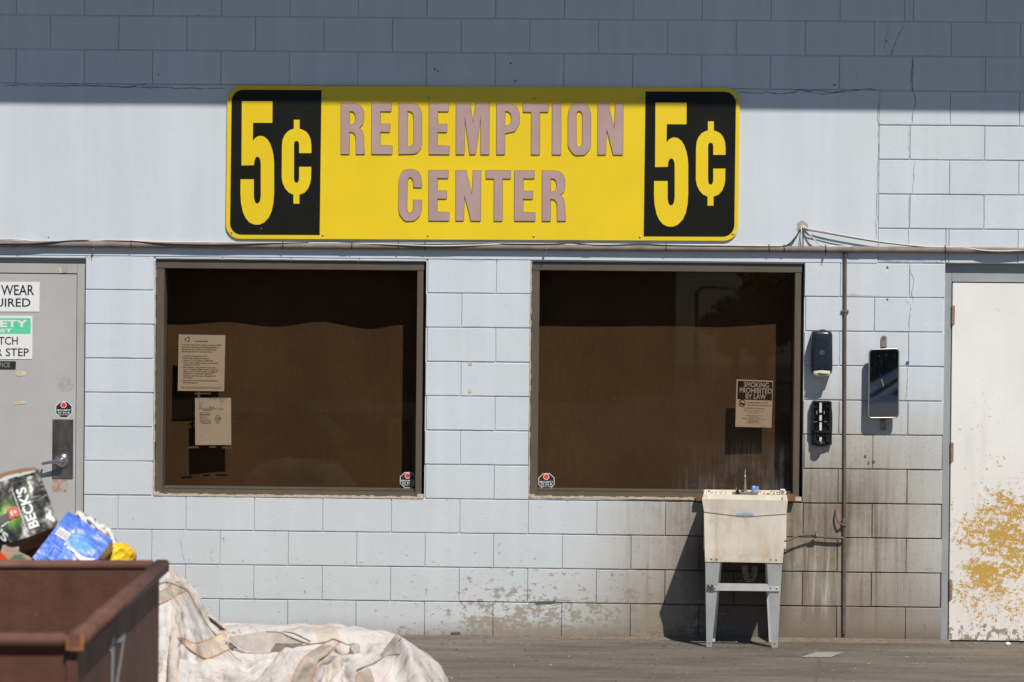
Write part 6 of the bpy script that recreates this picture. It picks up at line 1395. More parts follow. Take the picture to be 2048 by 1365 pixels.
[-822,-576,403,29,-5,5,28,-2,4,29,8,1,28,8,1,26,-9,8,27,14,1,29,-7,7,29,-1,3,24,17,-1,29,5,0,26,-9,5,29,5,0,30,1,1,29,-4,4,13,23,-13,7,25,-14,29,2,-2,0,-24,16,8,-23,17,29,1,-4,0,19,-22,24,0,15,27,5,11,19,6,-18,27,13,6,26,14,-2,25,14,0,28,0,15,29,12,-2,21,12,-17,18,10,-20,14,7,-26,28,14,2,20,4,23,28,8,3,28,6,-2,27,8,-7,8,2,28,19,7,21,24,6,16,28,6,11,29,5,2,28,3,-5,25,6,15,32,1,-1,27,-6,-13,30,-1,-6,24,9,11,29,0,-4,-10,13,-25,19,-4,-24,28,-3,8,24,5,16,23,6,18,26,1,14,29,0,-9,29,1,-7,28,1,-7,29,0,-6,25,4,-15,13,9,-24,15,7,-24,16,8,-24,16,8,-23,17,8,-23,16,7,-23,15,8,-23,16,8,-23,20,-3,-21,18,0,-23,2,10,-27,21,1,-21,23,2,-18,2,15,-24,17,-4,-24,22,-13,-12,8,-5,-29,-16,-17,-17,3,27,-11],
[-825,-570,431,28,0,4,29,3,2,29,-3,4,29,5,1,28,7,2,28,-7,7,27,14,1,27,-8,7,29,6,1,25,14,-1,27,-10,5,28,4,1,29,7,-1,30,-3,3,13,23,-13,9,24,-14,29,4,-3,-2,-24,16,14,-21,15,26,8,-10,-13,15,-22,27,5,11,28,8,2,16,4,-18,25,11,12,27,10,6,27,12,3,29,9,-7,28,11,4,16,10,-23,18,10,-20,21,10,-18,26,3,17,24,13,-13,28,7,1,27,10,4,28,10,4,25,-4,13,10,11,25,29,-3,6,19,12,19,27,7,10,28,4,3,30,5,3,31,-3,-9,24,-9,-15,30,0,-3,27,3,3,19,12,20,22,2,-20,2,8,-29,29,-6,-6,25,2,14,25,2,14,24,5,17,24,5,19,28,1,-11,29,1,-5,29,0,-6,23,5,-17,23,5,-18,19,5,-22,18,5,-22,17,6,-23,17,6,-23,17,6,-23,17,5,-23,17,6,-23,17,6,-24,5,9,-27,8,8,-27,11,5,-26,18,1,-24,26,4,-12,13,1,-26,6,-7,-28,-16,-22,-11,-15,-13,-20,-2,11,-25],
[-820,-579,457,20,21,3,29,2,3,29,0,3,29,-2,4,27,9,1,28,-6,7,29,9,2,29,6,1,27,-7,7,25,16,-2,29,2,-2,26,-8,8,29,9,-2,31,1,1,10,24,-14,14,23,-12,28,5,-4,-4,-23,16,20,-18,12,22,12,-14,-19,12,-19,27,12,-3,26,9,-6,16,3,-23,24,11,12,26,11,10,27,10,3,29,10,-4,28,9,-5,28,10,0,23,7,-17,22,8,-17,23,7,-16,15,10,22,25,13,-9,25,3,14,28,6,7,28,7,0,26,-8,-11,17,15,19,22,10,16,23,9,15,30,1,-3,30,6,3,27,-8,-14,28,-5,-11,28,4,5,29,2,0,17,12,21,30,3,-1,15,0,-25,15,2,-25,19,3,23,23,2,17,29,4,5,22,6,21,30,0,4,28,2,-6,29,1,-10,16,3,-25,18,3,-24,26,9,-10,23,5,-18,21,4,-20,16,6,-23,16,6,-24,16,6,-23,17,6,-24,16,6,-24,16,6,-23,11,6,-26,11,6,-27,11,5,-26,10,3,-28,5,-5,-28,-5,-24,-14,-5,-9,-27,25,-11,-9,-15,18,-18],
[-818,-555,472,22,-11,16,21,20,2,30,2,2,29,-2,4,29,1,3,29,8,2,29,-6,8,25,14,-2,29,-3,5,29,1,2,24,15,-5,27,-4,6,30,0,3,30,8,-3,5,25,-15,22,18,-9,26,11,-6,-4,-25,16,25,-13,7,18,15,-17,-11,14,-23,7,10,-27,28,11,0,22,6,-17,27,5,-8,25,11,12,20,14,15,27,10,-3,27,11,-2,27,8,-9,27,9,-7,25,7,-13,20,7,-19,26,9,9,17,10,21,28,8,-2,28,4,-5,25,-5,-13,29,3,0,26,7,11,22,12,16,15,14,20,30,3,0,31,2,-1,26,-8,-14,28,-2,-7,29,4,1,29,4,4,19,11,19,26,6,12,12,-1,-26,22,2,-19,29,-2,7,14,7,24,23,3,19,30,5,4,26,3,16,29,1,-4,26,1,-15,25,2,-18,11,4,-27,14,4,-25,26,9,-10,10,-4,-27,15,1,-25,15,1,-25,14,2,-25,17,0,-24,16,7,-24,16,6,-24,12,22,-16,9,4,-28,9,3,-27,6,-14,-24,8,-11,-26,4,0,-30,21,4,-19,27,-11,6,3,-1,-29],
[-819,-556,501,25,14,2,23,-11,15,23,19,0,29,2,2,28,-2,6,29,9,1,29,-4,7,29,4,2,27,11,-2,28,-4,6,25,14,-5,29,5,0,29,-3,5,30,6,-1,5,26,-16,27,7,-4,18,21,-11,2,-25,16,27,-3,-4,-2,12,-28,25,7,-13,2,14,-25,2,15,-26,27,10,-2,24,4,-16,20,8,19,25,15,3,26,3,-12,27,11,-4,25,15,4,24,2,-16,26,12,-8,26,12,-5,22,5,17,26,12,2,25,-3,-15,28,5,-5,29,5,-4,28,3,0,27,7,10,15,13,22,23,11,13,29,3,2,30,1,-4,27,-6,-11,28,-1,-6,30,4,1,28,5,6,24,8,14,16,9,23,17,0,-23,28,1,-8,28,-1,-10,21,4,19,20,5,22,19,6,22,29,2,2,30,2,4,22,1,-20,25,2,-17,25,1,-16,7,7,-27,11,6,-26,17,-1,-24,26,0,-14,16,1,-24,12,3,-27,20,-1,-21,0,7,-28,19,7,-23,-10,-1,-28,8,-2,-28,9,-1,-28,9,-1,-28,13,-1,-26,27,10,-8,25,1,-16,15,-14,-23,27,-1,-10],
[-822,-536,521,26,-7,11,25,14,1,25,-10,13,23,19,0,29,2,2,29,0,6,29,7,1,28,-1,6,28,10,-1,28,-2,5,27,12,-4,28,7,-2,29,1,3,30,4,1,9,25,-15,29,2,-3,7,25,-14,17,-20,13,25,3,-13,-8,13,-26,24,7,-14,13,11,-24,5,13,-25,4,14,-26,27,-2,12,23,16,-7,26,0,-14,19,18,12,27,10,-5,24,6,-15,27,12,-4,24,11,12,27,10,-1,27,10,-2,24,0,-17,28,7,-2,27,6,9,29,5,-3,28,5,-5,29,3,-6,13,13,23,28,5,7,27,8,9,27,-3,-8,28,-2,-8,29,0,-3,30,5,3,25,7,14,28,6,5,12,9,25,28,1,-10,19,-1,-22,29,2,-3,23,4,18,21,5,20,17,5,24,28,2,8,30,3,0,21,0,-21,23,1,-19,25,2,-15,25,4,-13,16,2,-25,13,2,-25,7,5,-29,25,0,-15,17,1,-24,16,0,-24,12,2,-26,-7,12,-27,2,0,-30,5,-1,-29,7,-1,-29,10,-1,-27,19,-2,-22,10,1,-28,23,-3,-19,28,-1,-9,28,0,-6],
[-829,-525,547,27,-3,9,29,2,5,27,12,0,25,-9,13,23,18,0,29,0,5,29,6,2,28,2,4,28,8,0,29,1,3,27,9,-2,28,9,-2,29,3,1,30,2,2,13,23,-14,29,3,-3,5,25,-13,26,-13,4,21,8,-19,-12,12,-23,24,8,-16,3,10,-27,4,12,-26,26,0,-9,18,17,-15,9,-1,-27,26,12,-2,26,13,1,22,17,10,24,6,-16,26,12,4,26,11,4,27,7,-10,27,8,-6,28,7,-4,27,7,8,28,3,-7,29,4,-4,28,8,1,27,2,-9,16,12,20,29,6,7,28,6,7,27,-5,-10,28,0,-5,29,4,2,29,5,6,24,8,16,28,4,0,11,9,26,31,2,-1,19,-1,-24,29,2,-5,24,4,18,22,5,19,15,5,24,27,3,12,30,2,-2,21,0,-22,21,1,-19,23,1,-18,25,3,-14,27,4,-12,18,2,-23,15,0,-25,3,7,-28,14,-1,-26,14,-2,-26,21,4,-20,16,2,-24,2,1,-29,-2,5,-29,3,1,-30,4,0,-29,19,-2,-22,13,-1,-26,15,-1,-26,28,0,-7,29,-1,-4],
[-835,-513,572,28,4,4,29,2,6,28,0,7,27,10,1,25,-7,13,25,16,-1,29,2,4,28,5,1,29,3,3,29,6,1,27,8,-1,28,9,-2,29,5,0,29,3,1,26,11,-9,5,20,-21,29,-2,5,25,12,-5,-4,8,-28,22,9,-16,-4,16,-24,11,11,-24,12,11,-25,24,1,-15,-7,8,-28,20,8,-20,26,10,-9,26,12,-5,23,16,7,27,12,0,26,4,-13,25,13,6,27,11,3,28,8,-1,29,7,-2,26,3,-12,28,3,-8,29,7,0,29,7,0,27,2,-8,24,10,14,22,10,16,30,2,-2,27,-5,-10,29,2,1,28,4,3,28,7,11,23,8,16,29,4,-2,13,9,25,29,4,6,20,-1,-23,29,1,-7,21,4,21,25,5,16,17,5,23,27,3,11,29,2,1,19,0,-23,22,1,-19,26,1,-14,18,2,-23,26,3,-15,27,5,-9,18,0,-23,17,1,-24,10,1,-27,10,0,-29,2,4,-29,20,3,-21,16,1,-25,9,0,-27,3,1,-30,3,1,-29,1,4,-29,11,-2,-27,16,-1,-24,28,-1,-7,29,-1,-3],
[-841,-499,596,28,3,5,29,4,4,28,1,6,29,3,5,27,8,2,27,-5,12,25,15,-1,28,6,1,29,5,2,29,5,1,28,7,-1,27,9,-2,29,4,2,26,11,-8,28,8,-4,9,19,-20,28,-1,3,17,17,-16,1,9,-28,27,7,-8,5,15,-24,10,11,-25,20,2,-22,11,14,-25,-9,7,-28,10,8,-25,24,10,-15,27,14,-2,24,10,-13,27,11,0,27,11,4,28,4,-12,29,5,-1,25,14,5,29,6,-4,28,11,1,28,4,-7,26,0,-12,30,7,0,28,8,2,20,10,19,29,1,-2,28,6,2,29,-1,-5,25,5,12,29,4,0,22,6,19,29,6,0,29,5,4,17,9,22,25,5,14,22,1,-21,28,1,-10,27,2,14,17,5,24,21,5,21,28,2,5,29,4,8,22,-1,-19,16,1,-24,25,1,-14,26,2,-14,15,2,-25,28,5,-9,16,0,-24,20,2,-21,20,2,-21,2,0,-30,14,2,-27,1,1,-30,15,2,-26,21,4,-19,8,0,-29,8,0,-28,7,0,-29,7,0,-28,5,1,-28,28,0,-6,29,-1,-3],
[-847,-485,620,28,4,5,29,5,4,28,4,4,29,4,3,28,0,8,28,6,3,27,-3,10,28,8,0,28,10,0,28,11,-2,28,7,0,28,8,-2,27,9,-4,26,11,-6,29,7,-3,11,19,-20,29,2,0,3,15,-25,18,11,-20,20,11,-20,26,7,-12,11,10,-25,11,9,-26,-10,12,-27,12,9,-26,0,10,-27,20,11,-20,23,13,-17,27,12,-4,24,5,-16,29,9,2,29,10,4,28,2,-11,28,6,-5,28,8,-1,28,9,-2,27,11,2,27,0,-11,29,6,-2,23,11,16,29,3,0,29,4,0,28,5,1,27,6,9,25,6,13,29,4,-2,21,6,20,27,5,11,29,6,-4,27,6,12,19,7,21,26,1,-11,25,1,-17,29,2,8,20,5,23,18,5,22,29,1,5,26,5,12,26,0,-14,12,0,-27,25,2,-16,28,2,-6,14,3,-26,20,1,-21,23,3,-18,26,1,-12,6,0,-29,11,2,-27,17,2,-26,0,2,-31,9,1,-28,19,3,-22,-1,-4,-29,10,1,-27,9,1,-28,15,3,-25,11,2,-27,28,-1,-8,29,-1,-3],
[-853,-475,646,28,9,3,28,7,3,29,4,5,29,3,4,28,6,0,28,-1,10,28,2,6,28,8,1,27,12,-3,28,9,2,29,8,-1,28,8,-3,28,9,-6,27,9,-4,27,10,-5,14,18,-19,30,4,-4,8,16,-24,24,5,-16,18,12,-21,15,14,-22,8,10,-26,5,9,-27,15,12,-23,-7,11,-26,6,11,-27,16,12,-22,23,12,-17,21,11,-18,26,5,-13,29,4,-12,29,11,6,29,4,-6,28,7,0,28,7,-7,28,6,-5,28,6,-5,28,8,-3,28,7,1,25,9,12,29,4,0,29,5,3,28,5,6,27,6,9,24,7,14,28,4,-3,25,6,16,21,6,19,29,6,-5,24,4,18,26,8,10,29,2,-5,24,1,-16,30,1,2,20,5,22,19,5,23,29,1,3,24,4,15,28,1,-9,10,0,-28,23,2,-18,29,4,-3,22,2,-18,13,3,-26,25,2,-16,24,0,-17,9,0,-28,16,1,-24,9,2,-29,4,2,-30,14,0,-26,-1,1,-29,13,-1,-26,0,0,-29,9,1,-28,14,3,-26,25,2,-15,25,0,-14,29,0,-5],
[-861,-453,662,29,6,8,29,5,7,28,9,1,29,2,5,29,4,2,28,6,1,28,1,9,28,7,1,27,11,-1,29,8,2,28,7,0,28,9,-5,29,9,-6,27,11,-8,28,8,-3,18,17,-17,28,7,-8,16,14,-21,4,8,-28,21,12,-18,5,9,-29,12,13,-24,11,12,-24,13,12,-23,18,11,-20,4,12,-27,4,14,-25,25,11,-14,28,1,-8,25,7,-15,23,9,-19,21,10,-22,29,7,-1,29,7,0,28,7,0,28,7,-4,28,6,-4,28,7,-1,28,7,-1,28,7,-1,28,6,5,28,6,6,28,5,6,26,6,14,27,7,9,28,4,-3,24,6,16,19,6,22,28,6,-4,25,6,15,29,1,-5,29,4,0,28,3,8,27,2,-10,22,5,19,19,4,22,29,1,1,23,5,17,29,1,-3,9,1,-28,21,1,-22,29,4,-1,26,3,-12,15,3,-25,19,1,-22,24,1,-18,15,1,-25,11,0,-27,11,2,-27,9,1,-28,7,1,-28,10,0,-27,6,0,-29,0,0,-29,0,0,-29,26,2,-15,25,1,-15,25,2,-15,25,0,-14],
[-869,-434,681,30,8,7,30,8,5,28,3,9,28,8,-2,29,4,3,28,4,4,29,6,1,28,6,4,28,8,1,28,8,1,28,7,1,28,9,-6,29,9,-7,28,11,-8,27,9,-5,25,13,-11,12,11,-26,16,14,-21,24,7,-14,5,15,-26,21,7,-22,5,14,-27,11,13,-24,18,11,-20,6,15,-25,1,11,-27,25,6,-13,25,7,-13,23,9,-15,19,10,-22,14,9,-26,26,9,-15,28,8,-9,28,7,-3,29,7,-3,28,7,-2,28,7,-1,28,7,-1,29,7,1,28,7,0,28,6,2,28,6,4,28,6,5,26,6,14,28,5,2,29,5,4,21,5,19,27,5,9,22,6,19,28,7,-4,26,3,13,29,4,0,26,0,-12,29,4,1,26,4,13,20,5,22,29,0,0,23,6,17,28,2,5,9,0,-28,17,1,-25,29,4,-4,27,3,-9,23,2,-18,18,2,-23,18,2,-23,15,1,-24,14,1,-26,10,1,-28,12,0,-27,10,1,-27,0,0,-30,1,0,-29,4,0,-28,8,0,-28,18,1,-23,27,2,-13,22,0,-19,29,3,-5],
[-876,-413,700,31,7,8,29,10,4,29,6,4,28,2,7,28,8,-3,29,6,2,28,6,3,28,7,2,28,7,1,29,7,1,28,8,-1,28,8,-5,30,10,-7,27,10,-7,23,11,-15,22,12,-15,27,8,-9,20,12,-20,19,12,-19,14,11,-24,5,12,-29,19,12,-23,0,15,-26,18,12,-20,-4,12,-26,23,6,-16,20,11,-18,19,10,-19,18,9,-21,12,7,-27,22,12,-18,27,8,-11,27,9,-11,27,8,-7,29,7,-4,28,6,-2,28,7,-1,29,7,0,28,7,-1,28,7,0,29,7,1,28,6,2,28,6,5,28,6,7,26,5,11,29,5,1,27,5,10,24,5,15,26,5,12,21,5,20,29,6,1,26,1,-13,29,3,-1,27,3,11,28,6,0,22,4,19,29,0,-1,25,4,15,25,4,14,16,0,-24,8,1,-29,27,3,-11,28,4,-4,22,3,-19,20,1,-21,21,2,-20,17,1,-25,14,2,-26,15,1,-25,8,0,-28,4,-1,-31,12,1,-28,2,-1,-29,-5,2,-28,9,0,-28,15,0,-25,22,1,-19,26,1,-13,29,3,-3],
[-881,-389,717,30,3,11,29,7,7,29,6,4,28,7,2,28,7,-1,29,8,0,28,7,1,28,7,1,28,8,0,28,7,-1,28,8,-1,29,9,-5,30,9,-6,27,10,-10,25,11,-12,24,10,-12,21,11,-17,16,11,-24,16,12,-21,20,12,-18,9,12,-28,22,12,-21,13,12,-25,-8,13,-26,19,12,-18,13,10,-24,6,6,-28,18,10,-20,19,10,-20,22,11,-16,26,9,-13,24,10,-14,26,8,-11,27,8,-7,28,8,-6,29,7,-3,28,7,-2,28,6,0,28,7,1,29,7,-1,28,7,-1,28,7,1,29,6,4,28,5,7,28,6,7,27,5,6,29,6,5,25,5,14,26,4,10,19,5,22,28,4,-7,29,3,-5,29,4,4,25,1,17,27,7,-9,28,2,6,28,2,9,18,3,24,29,5,5,23,1,-18,2,1,-29,24,3,-16,29,4,-4,21,2,-20,25,2,-15,20,2,-21,18,1,-25,19,1,-24,14,1,-27,4,1,-29,10,-1,-29,-1,-1,-30,4,0,-29,8,1,-28,0,1,-29,15,0,-25,24,1,-16,24,2,-17,29,2,-1],
[-887,-365,731,30,5,9,29,8,0,28,5,8,28,8,-4,28,7,1,28,7,2,28,7,2,29,8,2,28,7,1,28,7,0,28,8,-2,29,8,-4,30,10,-7,28,10,-10,24,11,-13,23,11,-13,20,11,-19,21,10,-18,15,12,-23,14,12,-23,20,12,-21,7,10,-29,13,12,-26,18,13,-19,-6,12,-26,9,9,-26,17,11,-22,19,11,-19,21,10,-18,23,9,-15,23,9,-15,25,9,-12,25,9,-12,27,8,-8,27,8,-6,29,7,-4,28,7,-4,29,7,-3,28,7,0,28,6,4,29,6,1,28,7,-1,28,7,3,29,6,6,27,5,10,28,5,4,29,6,3,28,6,5,26,4,12,19,5,21,29,3,5,28,5,-8,29,3,4,23,0,20,28,8,-8,27,0,9,30,5,-3,16,2,26,29,3,-6,28,3,-7,-1,1,-29,23,3,-19,28,4,-6,22,2,-18,26,2,-13,21,2,-21,18,1,-26,16,1,-27,20,2,-22,3,1,-29,5,-1,-29,8,-1,-30,1,1,-29,5,0,-29,1,1,-29,17,0,-23,18,0,-24,26,2,-11,29,2,-1],
[-895,-341,744,31,6,7,29,7,3,28,7,2,28,8,-3,28,7,2,28,7,2,28,7,2,29,7,2,28,8,0,28,7,-1,28,8,-2,29,9,-4,29,9,-7,30,10,-8,25,10,-11,20,12,-18,23,10,-15,18,11,-21,17,12,-22,16,11,-21,12,12,-25,16,11,-25,12,12,-26,7,11,-26,17,14,-19,-3,11,-28,19,11,-20,15,11,-23,22,9,-16,22,9,-17,23,9,-16,24,9,-13,26,9,-9,26,8,-9,28,8,-6,28,8,-5,28,6,-5,29,7,-5,29,7,0,28,6,2,28,7,4,28,6,2,29,7,3,29,6,4,28,6,7,26,3,12,29,7,2,29,6,0,28,5,5,24,4,16,25,4,16,28,5,-7,29,3,4,21,-1,22,29,2,4,29,6,-2,28,6,-9,19,2,25,29,2,3,24,4,-15,2,1,-29,20,3,-21,27,3,-10,27,4,-12,23,1,-18,21,2,-21,20,2,-23,15,0,-27,20,2,-21,11,1,-27,3,0,-30,2,0,-30,4,0,-29,2,0,-29,6,0,-29,12,0,-26,18,0,-23,27,2,-10,29,3,-1],
[-903,-315,752,30,7,3,30,7,2,29,7,3,28,8,1,28,7,2,28,7,1,28,7,1,28,7,1,28,8,0,28,7,1,29,8,-2,28,9,-4,30,9,-7,29,10,-10,28,9,-5,23,11,-15,16,11,-22,20,12,-19,17,11,-21,16,11,-22,15,12,-23,11,11,-26,12,12,-26,14,12,-22,4,11,-27,8,14,-24,17,11,-21,18,10,-21,22,9,-17,21,10,-17,26,8,-12,19,10,-20,26,8,-8,26,9,-12,27,8,-6,27,8,-5,29,7,-3,29,6,-4,29,4,5,28,8,-1,29,7,1,28,7,1,28,7,3,30,7,3,29,6,5,27,4,10,26,3,14,29,5,1,29,8,-1,27,5,6,23,4,18,29,2,5,29,6,-3,22,0,19,29,2,6,26,5,-12,30,7,1,22,2,20,28,1,9,21,4,-19,5,2,-29,20,2,-21,23,3,-18,26,3,-11,24,2,-18,22,2,-18,21,2,-21,17,1,-25,16,1,-24,12,1,-27,8,0,-28,3,0,-29,0,0,-30,4,0,-30,8,1,-28,10,0,-28,17,0,-23,28,2,-8,29,2,-1],
[-911,-291,766,30,8,1,30,8,0,29,8,-1,29,8,2,28,7,0,28,7,2,28,7,2,28,6,3,28,8,0,28,8,-3,28,8,-1,27,9,-6,31,8,-2,29,11,-14,30,9,-3,24,10,-11,14,11,-23,19,12,-20,18,11,-21,19,11,-20,11,12,-24,16,12,-22,13,11,-26,5,11,-27,10,12,-24,17,11,-21,19,10,-20,13,13,-23,22,9,-17,23,8,-15,12,11,-25,25,10,-10,24,10,-14,25,8,-14,28,8,-5,28,8,-4,28,8,-4,29,6,-2,29,4,5,29,5,4,28,7,0,29,6,4,28,9,-1,30,8,1,29,7,2,28,4,7,27,3,12,27,2,13,28,5,3,28,10,-2,28,5,6,25,2,14,28,5,-4,26,2,15,28,3,7,27,6,-10,29,5,3,27,2,13,24,0,15,18,4,-23,7,2,-29,21,3,-21,21,2,-21,23,3,-17,24,3,-16,25,1,-16,23,2,-17,10,1,-27,14,1,-26,10,0,-27,13,1,-26,7,0,-28,1,0,-30,3,1,-30,9,1,-29,12,1,-27,16,0,-24,29,2,0,28,3,-7],
[-919,-264,766,29,8,1,31,8,2,30,8,4,29,8,0,27,5,9,28,8,-2,29,7,-1,28,8,-4,28,7,-1,28,7,5,26,9,-7,28,9,-3,30,8,1,29,10,-16,31,9,-2,27,10,-7,12,11,-24,18,12,-21,18,11,-21,21,11,-18,10,12,-25,17,12,-21,8,10,-26,11,12,-26,21,8,-18,17,11,-21,10,13,-24,17,12,-21,23,9,-16,7,9,-27,21,13,-18,23,10,-14,24,10,-13,25,8,-15,30,6,1,29,7,-1,28,6,-3,28,8,-4,29,7,-5,27,3,10,29,7,2,29,5,4,29,7,3,29,10,-3,28,8,1,28,5,6,29,4,8,27,3,10,27,3,11,28,4,5,27,11,-4,27,3,12,28,5,-2,29,5,4,26,3,12,28,6,-10,29,4,6,26,1,13,26,1,13,15,3,-25,9,2,-29,24,3,-19,19,3,-23,27,3,-13,26,1,-14,22,2,-19,19,2,-23,7,1,-28,8,1,-28,13,1,-26,10,0,-27,10,1,-27,4,0,-30,7,1,-29,8,2,-29,14,1,-26,17,1,-25,29,1,-3,28,2,5],
[-926,-237,769,28,7,5,31,7,5,30,9,-1,30,6,10,26,8,-13,28,8,1,29,8,1,29,6,4,27,8,-4,28,8,5,27,8,-8,28,8,3,29,8,-2,28,11,-15,32,10,-6,29,8,0,17,11,-21,10,12,-25,24,10,-15,13,11,-25,17,13,-21,10,11,-24,12,12,-25,23,7,-17,18,11,-22,9,12,-25,19,11,-18,16,12,-22,4,8,-28,17,12,-21,23,13,-16,23,11,-14,24,9,-14,27,8,-13,26,8,-13,29,6,-3,28,7,-2,29,7,0,29,6,3,28,5,7,28,3,10,28,4,5,29,7,2,29,8,1,29,4,5,27,10,1,29,6,5,28,5,6,28,4,8,27,3,9,28,5,6,27,10,-4,28,4,5,28,2,8,27,8,-6,29,6,-2,28,3,9,24,0,16,29,3,4,14,3,-26,11,2,-29,27,3,-17,19,3,-24,25,3,-19,28,2,-7,22,2,-19,9,0,-30,16,2,-25,8,1,-28,4,0,-29,11,1,-27,12,1,-27,7,1,-28,9,1,-28,18,0,-25,12,2,-27,10,2,-28,28,1,-5,29,1,4],
[-933,-209,771,29,7,3,29,6,11,31,6,7,28,6,-15,28,12,1,26,4,12,29,9,-4,29,8,-8,29,8,1,28,8,0,27,8,3,28,8,-6,28,8,4,28,11,-14,31,9,-6,29,9,0,22,10,-17,10,12,-25,24,9,-14,10,12,-25,15,12,-24,13,12,-23,22,8,-17,13,11,-24,10,10,-26,19,13,-19,14,11,-23,5,8,-28,18,13,-21,19,13,-19,21,12,-17,24,10,-13,25,9,-12,26,8,-13,27,8,-12,27,8,-11,28,6,2,29,6,2,29,6,4,28,5,5,28,4,7,28,3,8,29,3,9,29,5,5,28,6,3,28,8,3,28,8,2,28,7,4,28,5,5,28,5,6,28,4,7,28,5,5,28,9,-2,28,3,6,29,6,-1,27,7,-8,26,3,10,27,2,12,29,4,-2,12,3,-26,14,3,-28,29,2,-14,20,3,-25,24,3,-20,29,2,-6,18,2,-23,6,-1,-30,11,2,-28,15,2,-26,8,1,-28,6,0,-28,13,1,-26,9,1,-28,17,1,-24,15,0,-26,5,2,-30,15,2,-25,27,2,-8,29,1,3],
[-939,-182,776,28,7,-1,30,6,6,30,7,12,28,6,-15,26,6,15,26,8,-12,29,9,-2,31,9,3,28,9,-3,28,8,0,28,8,-2,28,8,5,28,8,0,27,10,-10,30,9,-7,29,9,0,25,10,-12,11,11,-24,24,9,-14,10,12,-26,15,12,-23,21,10,-18,8,10,-26,10,10,-26,11,10,-25,14,11,-24,13,12,-23,18,12,-20,19,14,-19,24,9,-15,27,2,-8,26,5,-12,25,9,-12,24,11,-13,25,10,-12,25,11,-13,20,15,-15,29,5,6,28,5,5,29,5,5,28,4,7,28,4,7,28,4,7,29,4,6,28,4,8,28,4,7,28,7,4,28,7,4,28,6,5,28,5,6,28,6,4,28,6,3,29,7,1,29,7,0,28,8,-3,28,6,-3,29,6,-6,24,1,16,28,4,-8,23,3,-18,7,3,-29,29,2,-14,22,3,-23,23,4,-22,28,1,-9,14,2,-25,4,-1,-31,12,1,-27,10,2,-27,11,1,-28,12,2,-26,12,1,-26,13,1,-26,12,0,-28,22,1,-20,15,-2,-26,3,7,-28,27,2,-12,29,2,1],
[-947,-155,773,28,8,4,31,6,2,27,6,14,29,7,-13,31,3,-1,24,9,13,29,9,-2,31,11,-2,27,10,-9,28,8,1,28,7,-3,28,8,0,28,8,6,27,9,-8,29,9,-5,29,8,0,26,10,-8,15,11,-23,24,9,-13,9,12,-26,20,10,-20,6,10,-27,10,11,-25,13,11,-24,15,11,-23,14,11,-23,16,12,-22,22,11,-16,28,1,-11,23,10,-15,22,11,-16,20,9,-19,17,9,-21,18,6,-23,25,12,-8,28,12,2,26,12,-7,28,4,6,28,4,6,28,5,6,28,4,7,28,5,7,28,4,6,28,3,8,29,4,6,28,5,7,28,6,5,28,6,5,29,6,5,28,7,5,28,8,1,28,8,0,30,7,0,29,8,0,28,8,-3,27,8,-7,28,7,-9,27,2,13,24,1,-19,28,4,-7,11,3,-27,28,2,-14,21,3,-24,24,4,-20,26,2,-14,5,-2,-29,12,2,-27,14,1,-26,11,2,-27,10,2,-27,10,3,-28,13,1,-26,12,0,-27,15,0,-25,15,0,-26,27,-1,-14,18,-4,-22,7,14,-25,30,3,-2],
[-955,-127,774,28,8,3,30,6,4,31,6,4,30,5,9,27,6,-14,28,7,0,27,11,8,30,10,-7,28,9,7,27,9,-8,28,8,-2,28,7,-2,27,8,5,28,9,-3,29,8,-4,28,9,1,27,8,-5,18,11,-20,25,8,-13,17,10,-22,4,12,-27,14,11,-24,16,10,-23,18,9,-21,18,8,-22,5,15,-25,26,2,-14,20,14,-16,18,11,-21,15,10,-23,18,9,-22,17,8,-22,13,4,-26,26,12,-6,26,12,-7,28,12,1,29,2,8,27,0,9,28,8,4,28,2,7,28,6,5,28,3,8,28,5,7,29,6,5,28,6,5,29,8,4,28,7,3,28,8,4,29,6,5,27,10,-2,28,7,3,29,8,-3,30,8,-1,30,9,-5,28,8,4,25,8,-12,30,6,-5,29,3,4,22,1,-20,29,4,-5,15,3,-24,28,2,-13,20,4,-25,26,2,-16,18,2,-23,11,0,-27,19,1,-23,9,2,-27,13,1,-26,14,3,-27,18,-2,-22,14,1,-26,10,1,-28,7,3,-30,15,0,-25,19,-1,-24,22,-2,-18,29,-5,-5,-4,22,-20],
[-963,-99,773,28,9,3,28,5,9,32,5,5,30,6,6,28,6,-12,27,8,-4,29,9,0,29,10,7,29,10,1,27,8,-1,28,8,-5,27,8,-6,28,8,3,28,8,0,28,9,-1,29,8,1,28,8,0,23,9,-15,14,9,-24,24,9,-13,17,10,-23,17,9,-24,16,9,-22,16,10,-22,12,12,-23,11,14,-24,11,6,-27,10,9,-26,12,4,-26,13,-3,-26,18,15,-21,20,16,-16,25,13,-10,27,10,-2,27,10,-2,29,-1,10,28,9,5,27,-4,11,28,6,5,28,10,2,28,2,8,28,7,5,28,7,3,28,9,3,28,8,2,29,8,2,28,8,3,29,8,2,29,8,-1,27,8,6,28,8,-2,28,8,-7,31,9,-2,30,8,1,28,7,-9,27,9,4,29,6,-4,28,4,-12,23,1,-17,29,5,-2,24,2,-17,20,2,-23,25,4,-18,22,2,-21,16,2,-24,20,0,-22,18,1,-23,16,0,-24,16,0,-25,16,1,-25,16,1,-25,12,1,-26,10,1,-29,5,4,-30,13,0,-26,21,-2,-20,22,0,-20,29,-4,-5,16,4,-25],
